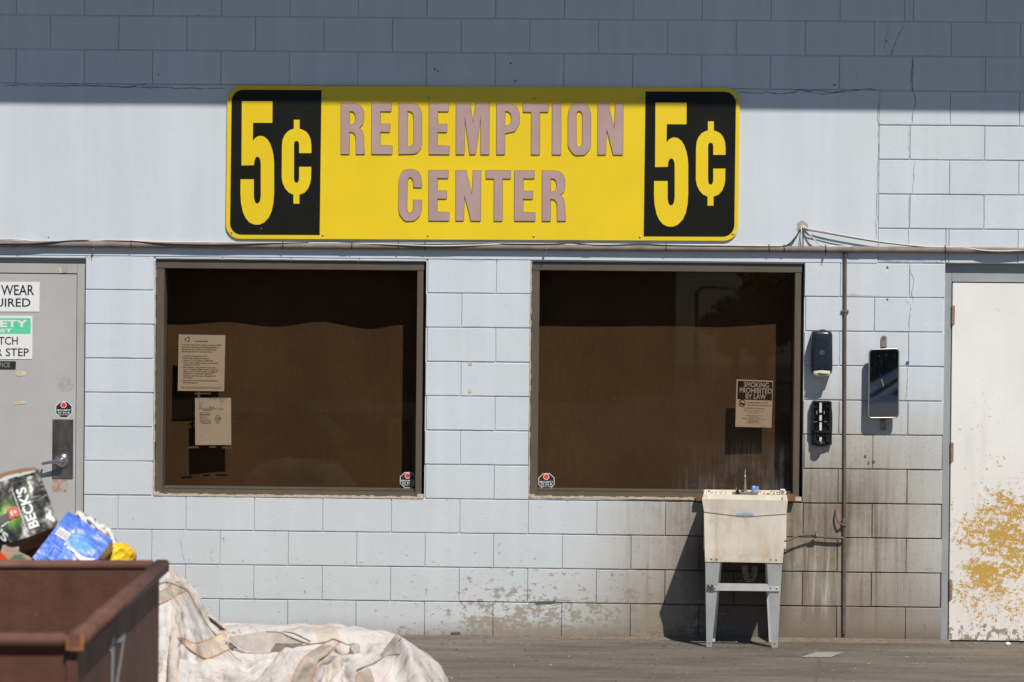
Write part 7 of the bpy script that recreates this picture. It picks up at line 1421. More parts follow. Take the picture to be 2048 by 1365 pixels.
[-970,-70,772,26,7,9,30,6,-3,32,4,2,30,6,4,29,7,9,26,8,-10,28,9,1,29,9,-3,28,9,-1,28,9,1,28,8,-2,28,9,-2,28,8,1,28,8,1,28,8,2,27,8,3,30,7,1,25,9,-12,17,9,-23,9,5,-28,15,8,-24,15,7,-25,18,10,-22,19,14,-17,3,0,-29,9,4,-28,10,9,-27,11,8,-27,14,8,-25,25,14,-6,27,12,-10,27,10,-10,26,10,-9,16,20,-12,28,3,6,27,-4,11,30,5,6,28,6,6,26,12,-3,27,2,11,28,10,-2,28,8,4,28,8,1,28,9,1,28,8,1,28,8,1,29,9,1,28,8,0,29,8,1,29,8,-1,28,8,0,28,9,-1,29,8,-5,31,8,-3,29,8,-4,28,7,-5,28,7,-3,26,3,-12,27,4,-11,28,4,-8,23,2,-18,24,3,-17,24,3,-19,21,2,-22,20,2,-21,15,0,-25,15,-1,-25,17,1,-24,17,1,-24,19,1,-23,21,1,-21,16,0,-24,12,1,-28,8,3,-29,15,-1,-25,12,3,-26,29,-6,-6,24,1,-18,3,3,-28],
[-977,-43,771,28,8,4,27,6,9,31,5,-5,31,5,1,30,6,2,27,8,10,26,9,-8,28,9,-3,29,9,-1,28,9,0,28,9,-1,28,9,-1,28,8,0,28,8,0,28,7,1,27,8,3,29,8,8,26,9,-13,14,7,-26,13,6,-26,18,8,-23,6,5,-29,17,10,-23,14,10,-24,21,9,-18,5,4,-29,18,8,-22,2,7,-28,14,7,-25,16,7,-25,28,12,-11,28,10,-11,21,8,19,29,6,3,28,7,4,28,8,4,26,12,-5,27,2,12,27,9,1,28,10,-5,27,7,8,28,10,-4,28,8,0,28,9,1,27,8,1,28,9,0,28,8,-1,28,9,0,30,8,-1,29,7,0,29,8,-1,28,9,-1,29,8,-2,30,8,-4,30,8,-5,28,8,-6,28,6,-7,28,5,-9,27,4,-12,26,3,-12,25,2,-15,24,3,-17,24,3,-18,24,3,-19,19,1,-22,19,0,-23,18,0,-23,18,0,-22,18,0,-23,19,2,-24,18,1,-23,17,0,-23,16,0,-25,15,0,-26,13,1,-26,9,4,-27,28,-6,-6,15,2,-26,-11,-1,-27],
[-985,-15,770,28,7,9,28,7,5,29,6,-5,31,5,1,30,6,3,30,6,-1,26,9,11,27,9,-5,27,9,-8,29,10,0,28,9,-1,29,10,-1,28,8,-1,28,6,5,27,7,-7,28,9,0,26,9,9,28,8,-7,12,6,-25,14,6,-26,15,8,-24,27,2,-16,7,14,-27,12,11,-26,12,8,-26,12,7,-26,11,3,-26,26,3,-13,11,9,-26,12,10,-27,12,10,-27,29,8,9,26,12,0,28,7,7,27,7,6,25,5,14,28,9,1,26,8,-7,28,9,1,28,9,2,27,7,7,28,9,0,28,9,-2,27,9,-4,27,9,2,28,8,2,28,9,1,28,8,1,30,8,-5,30,8,-1,29,8,-4,28,8,-2,29,8,-3,30,8,-4,30,8,-7,29,8,-8,27,5,-9,27,4,-11,27,4,-12,26,3,-13,25,3,-14,24,2,-16,24,3,-18,24,3,-18,13,-4,-25,17,-2,-24,18,-1,-23,18,0,-23,18,2,-23,22,5,-20,20,4,-21,20,2,-21,20,1,-21,19,1,-22,17,1,-23,14,3,-26,7,-12,-26,3,-14,-25,13,22,-14],
[-993,12,769,30,7,5,27,8,10,28,6,-5,31,6,1,30,5,3,29,7,-3,27,8,7,27,9,1,28,10,-8,28,10,0,29,9,-1,28,10,-1,28,8,0,28,6,8,26,6,-14,28,7,9,27,7,-10,27,8,-6,28,9,-5,19,3,-21,18,6,-24,14,9,-27,27,1,-17,16,5,-26,13,5,-26,11,7,-26,-10,18,-21,6,6,-28,11,9,-28,14,11,-25,17,11,-23,28,7,7,26,7,12,27,8,6,27,11,-3,26,7,10,28,8,-4,28,9,0,27,6,7,27,9,1,28,9,-6,27,8,-1,28,10,3,27,9,2,27,10,-6,28,8,-1,28,8,-1,29,8,3,30,8,6,31,8,-2,29,8,-4,27,8,-5,30,8,-7,29,8,-9,29,6,-12,29,7,-10,26,5,-10,27,3,-12,26,2,-13,26,5,-12,25,2,-13,21,-3,-20,23,1,-18,22,-1,-19,24,12,-12,13,-4,-26,21,1,-20,13,-2,-26,15,-2,-25,19,2,-23,20,3,-21,21,3,-20,21,4,-20,23,6,-17,7,-10,-27,8,-22,-17,6,0,-28,8,-4,-28,14,26,-4],
[-1000,40,767,30,7,7,29,7,2,27,7,8,29,6,-5,29,6,1,29,7,3,28,7,-3,27,10,4,28,9,-4,29,10,-1,28,9,0,29,10,-1,26,6,11,28,8,-3,25,6,-15,29,7,9,26,5,-15,28,8,-7,28,8,-8,27,7,-10,24,5,-18,21,6,-23,21,5,-23,18,4,-25,7,5,-28,-4,4,-28,22,13,-15,3,9,-29,-4,15,-28,3,9,-28,18,10,-21,28,8,7,27,8,7,28,8,0,25,9,12,27,8,-6,27,9,8,28,7,3,28,8,2,27,9,-7,27,8,-5,28,8,1,27,9,0,28,10,5,27,10,2,28,9,-3,27,7,-8,29,8,7,31,7,-3,31,5,-10,28,4,-7,27,12,0,30,8,-9,29,2,-15,29,11,-8,27,3,-14,27,7,-9,25,-1,-15,26,4,-10,25,2,-14,24,-4,-16,24,11,-11,20,-5,-21,21,-3,-20,24,-2,-17,18,20,-10,14,-6,-25,21,5,-20,12,-3,-26,24,5,-18,15,0,-25,22,5,-19,21,3,-20,7,-24,-15,9,-19,-19,6,-12,-26,7,-1,-28,9,14,-24,18,19,17],
[-1008,67,769,31,7,3,29,7,4,28,7,2,28,7,8,28,6,-7,28,7,1,29,8,3,27,9,-3,28,9,-1,28,9,0,28,9,-1,27,7,10,28,7,-8,28,10,3,25,6,-13,28,8,8,25,4,-18,29,8,-6,28,6,-12,29,9,-8,25,6,-18,14,0,-27,22,7,-21,13,-1,-27,22,14,-13,-10,3,-28,14,9,-25,23,15,-17,9,10,-28,6,6,-28,-9,16,-23,28,8,2,27,8,4,28,8,4,28,9,2,24,8,12,27,10,-7,28,7,1,29,7,2,27,9,7,25,8,-11,28,8,0,28,9,1,28,8,-5,28,8,-3,26,13,7,28,8,-4,30,0,-11,30,10,0,30,6,-6,28,2,-11,27,11,-2,28,0,-15,32,9,-12,29,10,-8,24,-4,-18,26,12,-6,24,-6,-16,27,5,-10,24,-3,-16,25,4,-13,24,-4,-17,21,17,-10,23,-3,-17,24,-2,-18,16,-16,-19,7,25,-15,19,-2,-23,20,10,-18,18,-2,-24,23,9,-17,18,1,-23,8,-21,-18,9,-20,-19,22,1,-19,3,-15,-25,25,8,-11,-16,4,-26,26,-1,-10],
[-1014,87,789,30,8,1,29,9,0,28,10,-2,27,7,-10,28,8,1,28,7,6,27,7,-5,28,9,-1,28,9,0,28,9,-1,27,9,5,28,8,3,28,6,-10,28,9,2,26,8,-9,28,8,7,22,3,-20,30,8,-5,27,5,-17,30,9,-5,26,6,-16,10,-1,-29,20,5,-22,13,0,-27,25,15,-2,-4,6,-29,16,10,-25,11,10,-27,-1,-5,-30,12,17,-20,27,9,-4,3,23,-18,28,8,4,28,8,5,27,8,4,28,8,-1,25,9,13,28,8,-5,28,7,6,26,7,-11,27,10,3,26,8,-10,28,9,2,28,7,-8,28,7,-5,28,10,3,26,-1,-12,30,10,-1,30,2,-9,29,8,-5,29,7,-6,26,-1,-12,30,5,-13,31,12,-9,28,-1,-14,27,10,-9,24,-9,-14,24,13,-9,21,-11,-16,25,3,-14,26,6,-13,21,-8,-18,20,18,-9,24,3,-16,24,-3,-17,11,-22,-17,21,3,-20,6,24,-16,20,7,-19,21,7,-20,18,-11,-20,18,-8,-21,15,4,-25,7,-22,-18,24,11,-10,13,-10,-25,26,9,7,-12,5,-26,30,-5,-6],
[-1015,102,764,28,13,6,27,13,5,24,13,9,28,7,-6,27,8,8,27,6,-8,28,9,2,29,8,-3,27,9,2,28,9,-3,27,10,-1,27,9,9,27,5,-12,29,7,-3,27,8,6,28,8,-5,23,4,-18,29,8,-5,24,4,-19,30,9,-6,27,7,-12,16,2,-25,6,-1,-30,16,2,-25,25,13,-7,22,9,-16,-8,8,-28,2,2,-31,6,0,-28,21,18,-4,26,11,-7,26,9,-8,5,24,-16,28,8,1,28,8,2,28,8,1,27,8,5,26,9,11,26,3,-14,27,11,0,27,4,-10,25,13,4,27,5,-10,28,10,-2,29,7,-5,27,-1,-12,28,7,-4,29,0,-9,30,3,-9,28,10,-4,28,0,-9,27,0,-11,29,13,-8,30,-2,-15,28,12,-8,25,-9,-13,25,0,-15,24,15,-8,21,-13,-16,24,10,-12,26,3,-14,19,-12,-18,20,19,-9,24,7,-15,24,-5,-18,6,-25,-13,22,10,-18,20,-6,-21,7,22,-18,20,10,-19,20,-1,-21,12,-21,-16,16,-1,-25,16,-1,-24,24,17,-2,19,-5,-22,20,9,21,8,8,-27,26,-5,-13],
[-1024,131,761,27,12,6,26,12,7,27,11,0,26,9,11,27,6,-9,28,9,0,28,8,4,28,8,-5,29,9,-1,27,9,4,27,9,-6,27,10,7,27,6,-10,29,7,-3,28,8,3,26,4,-12,27,8,-5,27,7,-11,25,4,-16,24,4,-17,27,13,-2,16,1,-25,17,3,-24,24,-1,-19,4,5,-29,25,14,-6,18,7,-21,0,3,-30,-1,3,-30,4,3,-29,26,11,-7,18,18,12,20,19,11,27,10,-1,27,10,-2,27,11,-2,27,11,-3,27,8,-9,24,1,-16,27,11,1,26,3,-11,26,13,4,28,6,-7,27,6,-8,29,3,-9,28,1,-10,27,-4,-10,28,4,-8,30,6,-7,29,8,-5,27,-5,-11,27,3,-10,27,13,-7,30,-2,-14,29,10,-9,22,-14,-14,25,8,-13,25,12,-9,21,-13,-16,25,1,-13,24,14,-11,17,-16,-18,21,18,-11,24,9,-14,23,-4,-17,3,-27,-12,22,11,-16,23,1,-20,18,-13,-19,14,14,-20,11,17,-21,18,-13,-19,23,17,-9,15,-2,-24,21,1,-20,26,13,-5,17,8,23,26,5,-11,18,-1,-23],
[-1033,159,756,26,11,8,27,11,4,25,11,12,27,7,-7,27,9,0,28,9,7,28,8,-1,28,8,-8,29,9,-1,29,8,-1,26,10,5,28,10,-1,27,6,-9,28,8,-2,28,7,-4,27,6,-7,28,7,-8,26,5,-10,26,5,-13,26,5,-12,20,2,-21,26,14,-4,22,1,-19,19,0,-24,19,1,-24,-2,9,-28,25,14,-5,-6,1,-29,0,3,-30,6,4,-29,26,12,-5,23,11,-13,24,15,6,18,20,12,28,3,-10,25,14,2,27,1,-11,28,7,-10,26,11,-9,27,11,0,27,9,0,24,-10,-14,27,10,-6,28,3,-9,28,6,-8,29,-4,-10,28,5,-8,27,9,-5,29,6,-7,28,-5,-11,28,-2,-10,27,4,-9,25,16,-5,28,1,-13,29,2,-13,23,-14,-13,24,15,-8,25,5,-13,22,-11,-16,25,-3,-14,21,19,-9,16,-18,-17,23,14,-13,23,11,-13,24,-2,-17,0,-28,-10,21,11,-16,19,-19,-10,18,3,-24,16,7,-23,17,9,-22,17,10,-20,24,14,-11,22,18,-8,16,-3,-24,25,15,5,23,10,15,23,-1,-18,26,7,-10],
[-1043,185,752,26,11,8,25,11,10,28,9,-2,27,9,7,27,10,2,28,8,0,28,9,-3,28,8,-7,29,8,-2,28,9,-2,27,9,0,28,8,-3,28,8,-2,28,8,-4,28,8,-5,27,7,-6,28,7,-8,27,6,-9,26,4,-13,24,2,-15,27,5,-12,15,-1,-24,25,14,-6,15,-4,-27,17,-2,-25,24,15,-8,1,9,-28,24,5,-17,-14,7,-26,-7,3,-29,27,12,-7,26,12,-6,21,11,-14,26,12,2,24,15,10,22,-3,-19,27,6,-8,27,13,-5,25,16,2,27,9,-6,28,-2,-11,24,-11,-15,29,3,-9,27,7,-7,28,0,-9,28,9,-5,29,7,-7,27,4,-8,28,-3,-10,28,-6,-11,28,-1,-10,28,7,-9,23,17,-4,25,-11,-13,28,7,-13,24,-10,-13,23,17,-7,26,-6,-14,25,4,-14,23,-11,-16,22,17,-9,26,0,-13,16,-17,-18,16,21,-13,24,6,-16,3,-28,-10,23,-7,-15,25,0,-13,17,23,8,21,6,-20,6,8,-27,14,8,-25,20,9,-19,23,9,-17,24,13,-11,18,12,20,26,5,-12,27,8,-7,28,8,-3],
[-1052,211,745,25,12,10,27,9,4,27,11,7,27,9,3,28,7,-4,27,10,3,28,8,-5,29,9,-1,28,9,-4,28,8,-2,28,8,-2,27,9,-1,28,8,-4,28,8,-5,29,9,-5,28,9,-4,28,8,-6,25,4,-14,28,5,-8,23,-1,-18,25,1,-17,26,5,-11,11,-2,-27,27,12,-9,24,-2,-18,2,3,-29,22,19,1,10,7,-29,9,5,-28,-15,6,-26,10,1,-28,27,8,-7,19,21,4,26,13,1,26,-4,-12,24,15,-5,25,0,-15,25,17,2,27,9,-7,28,6,-9,27,-1,-10,25,-11,-15,28,0,-10,28,6,-7,28,3,-9,29,2,-7,29,3,-7,26,9,-7,28,-5,-11,27,-7,-10,28,2,-10,28,8,-8,23,18,-4,20,-17,-13,26,7,-13,27,-6,-14,24,17,-6,25,-11,-14,26,-5,-13,24,12,-14,25,-1,-14,24,15,-10,8,-24,-17,20,14,-16,22,9,-16,17,-20,-12,27,11,2,15,-10,-23,24,16,2,15,23,10,23,4,-16,13,9,-25,5,13,-26,14,6,-26,26,13,-10,23,13,14,27,8,-3,28,7,-4,27,7,-8],
[-1061,238,738,25,11,9,27,10,5,27,10,6,28,8,-1,28,9,1,27,9,0,29,9,-4,28,8,-2,28,9,-3,28,8,-2,28,8,-3,27,8,-2,28,9,-5,29,8,-5,28,9,-5,29,10,-4,27,5,-10,27,9,-2,23,-3,-19,28,5,-11,23,0,-19,23,-1,-18,27,6,-11,8,-2,-29,23,-4,-18,22,19,-5,9,3,-28,21,25,1,2,6,-31,-3,5,-29,17,-4,-23,2,2,-28,30,8,-6,21,20,4,28,7,-2,21,-9,-18,20,20,-5,27,11,-4,27,-6,-11,26,9,-8,27,-4,-10,28,3,-12,27,-5,-12,28,10,-6,27,7,-7,28,1,-8,29,2,-8,26,-9,-9,28,-2,-10,27,0,-10,28,2,-10,27,10,-8,24,18,-4,15,-22,-12,27,1,-13,27,4,-14,25,16,-7,24,-16,-13,27,-6,-13,25,8,-14,24,9,-14,22,18,-9,6,-24,-17,22,-1,-19,25,3,-14,26,4,-13,19,20,12,14,-11,-23,27,12,-4,16,23,10,24,15,2,27,7,-7,17,1,-24,6,14,-27,1,16,-26,28,11,0,28,10,0,28,9,0,28,9,1],
[-1070,264,729,26,11,8,27,10,6,27,9,4,28,9,3,27,9,0,29,9,-3,28,10,-3,28,9,-3,28,8,-3,28,8,-3,28,8,-3,28,7,-4,28,8,-5,28,8,-5,28,8,-5,28,6,-7,27,10,-3,28,7,-6,22,-2,-19,29,5,-10,26,3,-14,17,-5,-23,27,7,-9,25,2,-17,15,-2,-24,12,-3,-27,17,25,4,11,12,-27,25,19,-6,7,-1,-29,1,1,-29,18,-5,-22,1,1,-30,30,3,-1,27,8,-3,23,18,-2,18,-10,-20,28,5,-4,20,20,-8,25,-8,-14,27,1,-9,27,1,-11,28,7,-8,28,9,-6,26,-9,-11,27,6,-10,28,2,-7,29,-2,-8,28,0,-8,27,-5,-11,27,2,-9,26,14,-6,25,15,-5,13,-24,-12,26,-2,-13,25,15,-9,28,5,-12,24,-16,-13,27,-2,-13,22,18,-7,23,4,-18,23,17,-12,7,-24,-17,25,10,-12,23,-2,-17,27,9,-8,20,19,11,15,-11,-23,27,9,-7,20,20,6,28,9,-1,16,22,8,29,4,0,10,14,-26,-7,16,-26,24,13,-13,28,10,1,28,9,-1,27,9,0],
[-1078,289,720,26,11,7,27,10,6,27,10,5,28,9,2,28,9,-3,28,10,-3,29,11,-2,28,9,-2,27,6,-7,28,9,0,28,7,-4,28,5,-7,28,7,-4,27,7,-6,28,7,-5,28,8,-6,27,4,-9,27,9,-5,27,5,-11,26,0,-16,28,8,-7,21,-3,-19,15,-6,-24,26,13,-6,6,-10,-27,14,0,-26,16,24,6,20,18,-15,20,14,-18,18,6,-22,17,-1,-24,15,-5,-25,14,-5,-27,3,-6,-28,26,15,3,26,-9,-9,18,21,-9,27,-3,-12,27,-5,-12,16,22,-9,26,-5,-12,28,2,-9,28,7,-8,28,0,-10,24,-14,-10,27,-3,-10,28,1,-8,29,4,-8,28,9,-7,27,-5,-10,27,6,-8,27,7,-8,23,19,-4,12,-24,-11,26,1,-13,26,14,-9,26,-11,-11,27,-3,-15,26,9,-8,26,0,-14,13,28,-2,21,1,-25,11,-21,-18,25,15,-8,26,0,-15,27,13,-4,20,19,10,15,-10,-22,27,10,-7,26,11,-4,25,14,1,25,15,3,15,19,17,25,17,-3,-10,14,-25,28,8,-6,17,16,-18,28,8,4,27,9,-5],
[-1084,313,705,25,12,9,26,10,7,28,10,4,27,9,-1,28,9,-1,29,10,-3,28,9,-5,28,11,2,27,8,-4,28,5,-6,28,3,-8,27,9,-1,28,5,-7,27,7,-6,28,7,-6,27,6,-8,27,6,-8,28,7,-7,26,2,-12,28,7,-10,28,10,-3,21,-2,-20,8,-11,-25,24,14,-4,3,-11,-27,23,8,-15,21,8,-19,24,-11,-13,6,24,-16,13,21,-15,15,-8,-24,16,0,-26,17,3,-25,18,5,-22,25,1,-14,28,6,6,9,-16,-23,27,0,-14,28,4,-13,27,8,-9,18,21,-9,27,1,-9,28,3,-9,26,-10,-11,26,-8,-11,27,-5,-10,28,1,-8,28,7,-8,28,9,-6,28,-5,-10,28,1,-9,25,13,-7,22,19,-3,11,-25,-11,26,5,-12,28,6,-11,25,-14,-12,27,8,-12,26,11,-8,25,-6,-15,6,32,2,19,-11,-25,19,-8,-22,26,6,-10,25,15,-7,27,16,-1,21,19,9,15,-10,-22,26,13,-5,26,15,-1,24,15,1,25,16,2,15,19,18,23,17,7,19,14,-18,8,3,-28,19,16,14,22,11,-16,28,9,0],
[-1088,337,691,20,14,17,28,10,-1,27,8,0,28,9,0,28,9,-1,28,8,-3,28,10,-1,28,8,-3,27,3,-8,28,7,-5,27,10,0,28,7,-4,27,2,-11,27,9,-3,27,4,-10,28,7,-6,27,5,-9,27,6,-8,27,5,-10,28,12,-2,24,-7,-17,25,13,-9,3,-13,-26,25,11,-9,23,-3,-18,1,-11,-26,21,-7,-19,25,4,-14,24,-1,-16,3,23,-16,4,24,-18,23,10,-15,24,6,-16,24,3,-16,25,1,-16,24,2,-16,16,-14,-20,10,-15,-25,28,9,-11,26,-9,-13,25,12,-10,23,15,-9,28,-2,-9,27,4,-9,29,0,-7,25,-11,-13,27,-1,-9,28,3,-8,28,8,-7,27,-4,-10,28,-3,-10,23,17,-5,23,18,-4,19,-19,-11,20,-19,-10,25,13,-14,29,-4,-12,21,21,-3,26,0,-13,24,-9,-17,9,32,2,29,9,-13,10,-13,-26,26,8,-7,21,17,13,23,13,-15,23,17,-1,19,-6,-22,25,17,-1,25,16,0,24,15,2,25,16,2,19,17,15,15,16,18,20,13,-17,11,5,-27,26,14,1,23,12,13,24,11,-14],
[-1091,362,677,15,15,21,27,12,5,28,8,-4,28,7,-3,28,4,-7,28,8,-4,27,8,-3,28,6,-6,28,7,-4,28,9,-1,28,4,-7,27,10,-1,26,0,-12,27,11,-2,27,5,-8,27,2,-11,28,8,-6,26,2,-11,27,10,-5,28,8,-7,22,-10,-17,21,20,0,7,-11,-26,24,4,-16,19,-10,-19,24,6,-16,6,-12,-26,19,-8,-20,25,2,-14,24,-5,-17,5,24,-16,1,23,-19,23,11,-15,24,6,-16,24,3,-15,24,1,-16,24,-1,-18,23,-8,-18,11,-19,-22,26,-3,-14,27,8,-10,24,15,-10,28,-6,-10,28,2,-10,27,2,-8,26,13,-7,29,-2,-8,27,-2,-10,26,-9,-9,28,-4,-9,20,21,4,23,17,-4,24,-6,-16,17,-22,-8,24,-7,-15,28,1,-14,24,21,-2,24,12,-11,26,-2,-15,23,-11,-16,9,31,1,29,-1,-13,20,19,-13,24,9,12,21,0,-20,11,26,7,21,-1,-20,24,17,-5,25,17,-2,25,16,0,25,15,1,25,15,1,14,14,22,17,16,17,20,12,-17,14,8,-24,26,14,0,23,11,14,24,12,-14],
[-1086,386,662,3,17,25,28,-3,-10,27,7,-4,27,14,1,28,6,-5,28,8,-3,27,7,-5,28,9,-2,28,7,-5,28,1,-8,27,11,0,27,10,-2,26,-2,-13,27,10,-3,27,-1,-11,27,8,-8,27,10,-5,26,-1,-13,27,6,-8,27,13,-3,20,-15,-18,22,20,-1,26,3,-12,2,-10,-28,24,0,-15,17,-10,-22,24,9,-14,14,-11,-23,15,-11,-23,25,0,-15,19,-9,-19,7,23,-17,2,23,-18,22,12,-15,24,7,-15,24,-5,-16,23,-4,-17,24,-2,-18,25,1,-18,17,-15,-19,26,1,-12,29,5,-11,29,6,-11,25,15,-4,23,-11,-13,29,-5,-6,28,-1,-8,28,-2,-10,27,0,-10,23,17,0,18,22,9,23,-13,-12,24,-8,-15,24,-7,-15,25,16,0,18,-11,-21,30,3,-10,22,17,-10,25,-1,-14,25,-5,-15,21,21,-4,21,21,-2,14,21,17,21,-5,-21,22,8,-16,21,20,-3,23,19,0,19,11,20,21,19,-11,24,17,-3,25,14,5,23,14,-11,21,15,12,10,13,25,18,10,-20,20,13,-17,25,14,1,23,12,13,24,11,-14],
[-1115,395,662,25,17,-2,28,1,-8,25,14,2,28,9,-3,28,8,-3,28,10,-2,28,5,-7,27,10,-1,28,1,-8,29,8,-3,28,3,-7,23,17,3,28,2,-10,27,3,-9,26,-2,-11,26,14,-3,27,8,-7,27,3,-10,26,-4,-15,25,17,1,18,-17,-18,24,17,-4,25,-2,-13,26,9,-12,-4,-13,-25,18,-7,-21,24,8,-15,19,-4,-21,19,-8,-21,19,-8,-20,16,-15,-20,21,-4,-19,9,23,-17,4,23,-18,22,11,-15,24,7,-15,25,0,-14,22,-8,-19,23,-3,-18,23,-3,-18,27,1,-12,27,2,-12,30,3,-13,29,6,-8,27,7,-7,23,-15,-12,29,0,-7,25,-10,-10,25,16,-2,23,17,0,24,16,3,15,-23,-10,24,-9,-16,24,16,5,24,6,-16,24,-2,-16,25,-1,-16,22,-13,-15,25,4,-15,23,18,-5,20,20,-2,14,14,22,23,9,-17,21,11,-15,23,19,0,21,16,13,20,20,-8,21,14,18,23,19,-3,24,17,-5,22,11,-14,24,17,-1,25,16,4,9,12,25,27,13,-2,10,11,-25,26,14,-1,23,12,12,23,12,-13],
[-1121,402,634,26,13,-2,23,18,2,28,9,-3,27,10,-2,28,9,-2,28,10,-3,28,8,-4,28,1,-8,29,5,-5,28,9,-4,29,1,-8,22,19,4,24,-8,-13,28,7,-7,27,2,-9,25,16,-1,27,-6,-12,26,2,-11,26,10,-9,26,16,-1,16,-18,-18,24,15,-4,25,-5,-15,24,16,-7,21,-6,-19,-9,-13,-24,24,4,-18,16,-11,-21,19,-8,-21,19,-8,-20,21,-6,-20,24,2,-16,13,-12,-23,11,22,-17,8,22,-17,24,7,-15,25,7,-15,24,6,-14,26,2,-14,26,2,-13,27,0,-13,26,1,-13,29,1,-15,27,0,-14,27,-5,-12,25,-8,-11,24,-16,-8,26,14,-1,22,19,4,22,18,6,23,-6,-16,15,-23,-10,25,15,6,25,-3,-16,24,-4,-17,23,-12,-12,23,2,-18,23,5,-18,23,17,-4,23,18,-2,20,20,8,19,17,13,20,2,-22,22,16,10,20,19,-9,20,15,16,21,21,-7,25,16,8,23,12,-16,23,18,-2,23,18,0,23,16,8,24,15,-8,14,15,21,25,12,10,11,11,-24,25,15,-5,24,12,11,24,12,-12],
[-1126,413,606,21,20,4,27,11,-2,25,13,0,28,11,-2,28,7,-3,30,7,-4,27,10,-3,28,2,-7,29,8,-4,29,7,-6,29,0,-9,21,21,5,21,-13,-14,28,5,-8,29,6,-7,25,14,-2,25,-8,-12,27,6,-9,21,20,4,26,5,-13,16,-19,-18,26,14,-6,25,-6,-15,22,18,-5,25,4,-14,15,-12,-21,-8,-13,-26,23,4,-17,16,-12,-22,23,-3,-18,17,-9,-22,25,4,-14,14,-13,-23,15,-12,-23,10,23,-18,28,-3,-6,24,8,-16,22,8,-16,21,9,-18,26,1,-13,26,2,-13,27,2,-15,27,3,-15,27,1,-14,25,-12,-8,26,-3,-14,25,14,-2,24,17,3,19,19,12,25,6,-12,13,-25,-6,26,10,-8,22,-19,-6,23,5,-17,25,-12,-13,24,14,-10,20,-5,-21,22,18,-4,23,18,0,24,18,1,18,12,21,20,12,-18,24,16,-4,20,13,16,20,20,-12,25,15,0,17,19,15,23,13,-15,24,16,5,24,18,2,24,18,-1,22,16,-9,24,17,-1,23,16,9,14,10,23,18,14,-19,27,12,3,21,12,-16,25,16,3],
[-1135,426,580,22,19,3,26,14,1,25,13,0,27,12,-1,29,5,-5,30,7,-4,29,7,-4,28,6,-5,30,4,-6,29,10,-3,28,0,-10,20,20,6,21,-14,-15,28,3,-9,29,5,-9,23,18,0,25,-11,-13,27,11,-5,19,21,5,23,-7,-16,24,-7,-17,28,-4,-11,24,16,-6,25,-6,-14,14,25,-5,12,-15,-22,22,-5,-19,-8,-13,-26,23,2,-18,17,-13,-20,26,6,-13,21,-1,-20,15,-11,-23,14,-13,-23,14,-12,-24,21,20,-6,24,-5,-17,24,0,-15,26,3,-14,25,3,-14,25,3,-14,27,1,-14,26,2,-14,25,4,-16,26,9,-12,25,13,-2,26,14,-3,19,17,13,25,15,-3,14,-26,-2,22,4,-17,20,-21,-3,24,-11,-13,24,1,-16,26,4,-17,26,14,-10,24,18,0,20,10,18,16,20,-13,24,18,-2,20,14,18,20,12,-18,24,17,-2,21,14,16,24,18,3,17,13,-20,24,17,1,21,17,10,23,16,-9,22,17,11,23,17,-10,24,18,1,23,17,-4,22,17,8,14,10,24,25,14,-6,20,9,-19,24,15,-7,25,16,3],
[-1143,440,555,23,16,2,26,15,1,24,16,2,26,13,0,29,2,-7,31,6,-4,31,5,-4,27,10,-3,28,7,-4,29,-4,-10,27,10,-6,22,20,4,22,-12,-14,28,-2,-11,28,5,-8,22,19,1,24,-11,-13,25,15,-2,29,4,-1,22,19,-3,25,-6,-15,16,-17,-19,27,12,-9,23,-12,-16,13,27,-5,25,5,-13,5,-19,-23,24,-3,-19,-11,-12,-24,25,1,-16,18,-15,-18,22,11,-17,18,-5,-22,9,-18,-23,17,-10,-24,24,14,-12,26,3,-14,25,0,-16,24,-1,-15,25,-1,-16,25,-3,-15,26,4,-13,27,8,-12,25,14,-8,26,12,-4,26,14,-2,24,11,11,22,18,-8,21,-15,-13,13,-26,-1,24,0,-17,19,-22,-1,24,4,-16,24,7,-15,25,16,-5,26,14,9,24,18,-4,18,8,21,23,18,-2,23,19,-3,20,10,-21,18,23,3,24,9,16,20,23,-1,24,9,-18,18,17,15,20,18,-11,24,16,-4,23,18,0,23,17,6,24,17,7,21,17,-13,23,18,1,23,16,8,16,12,21,24,13,-9,20,10,-19,24,16,-2,25,16,4],
[-1149,451,530,23,17,2,25,15,1,23,17,2,29,4,-3,27,15,-1,32,0,-7,31,5,-5,25,15,1,28,4,-7,27,-6,-11,23,17,0,27,11,-4,28,-2,-10,24,-10,-13,26,10,-3,29,0,-7,26,13,-3,25,-9,-11,27,9,-2,14,26,1,26,0,-13,12,-20,-18,28,6,-13,22,-15,-15,18,23,-8,19,21,-6,20,-11,-19,3,-19,-23,23,2,-19,-5,-14,-24,25,-4,-15,16,-14,-19,16,18,-17,25,-6,-15,16,-11,-24,11,-11,-27,27,10,-12,24,-5,-17,24,-2,-16,25,1,-15,26,8,-11,26,11,-6,28,11,-5,26,14,6,26,13,-6,27,12,1,24,12,-8,17,-10,-22,13,-25,5,20,-10,-18,20,-21,-4,25,2,-15,24,13,-11,24,15,0,24,12,12,22,15,-13,21,12,18,26,13,-7,24,14,-7,23,18,-4,21,22,0,14,7,24,21,18,-13,23,18,-11,24,18,6,23,18,-4,19,16,14,20,16,-14,23,17,7,22,18,3,24,18,3,21,17,-12,23,17,3,23,17,6,19,14,16,23,14,-11,21,10,-17,24,15,7,25,16,-2],
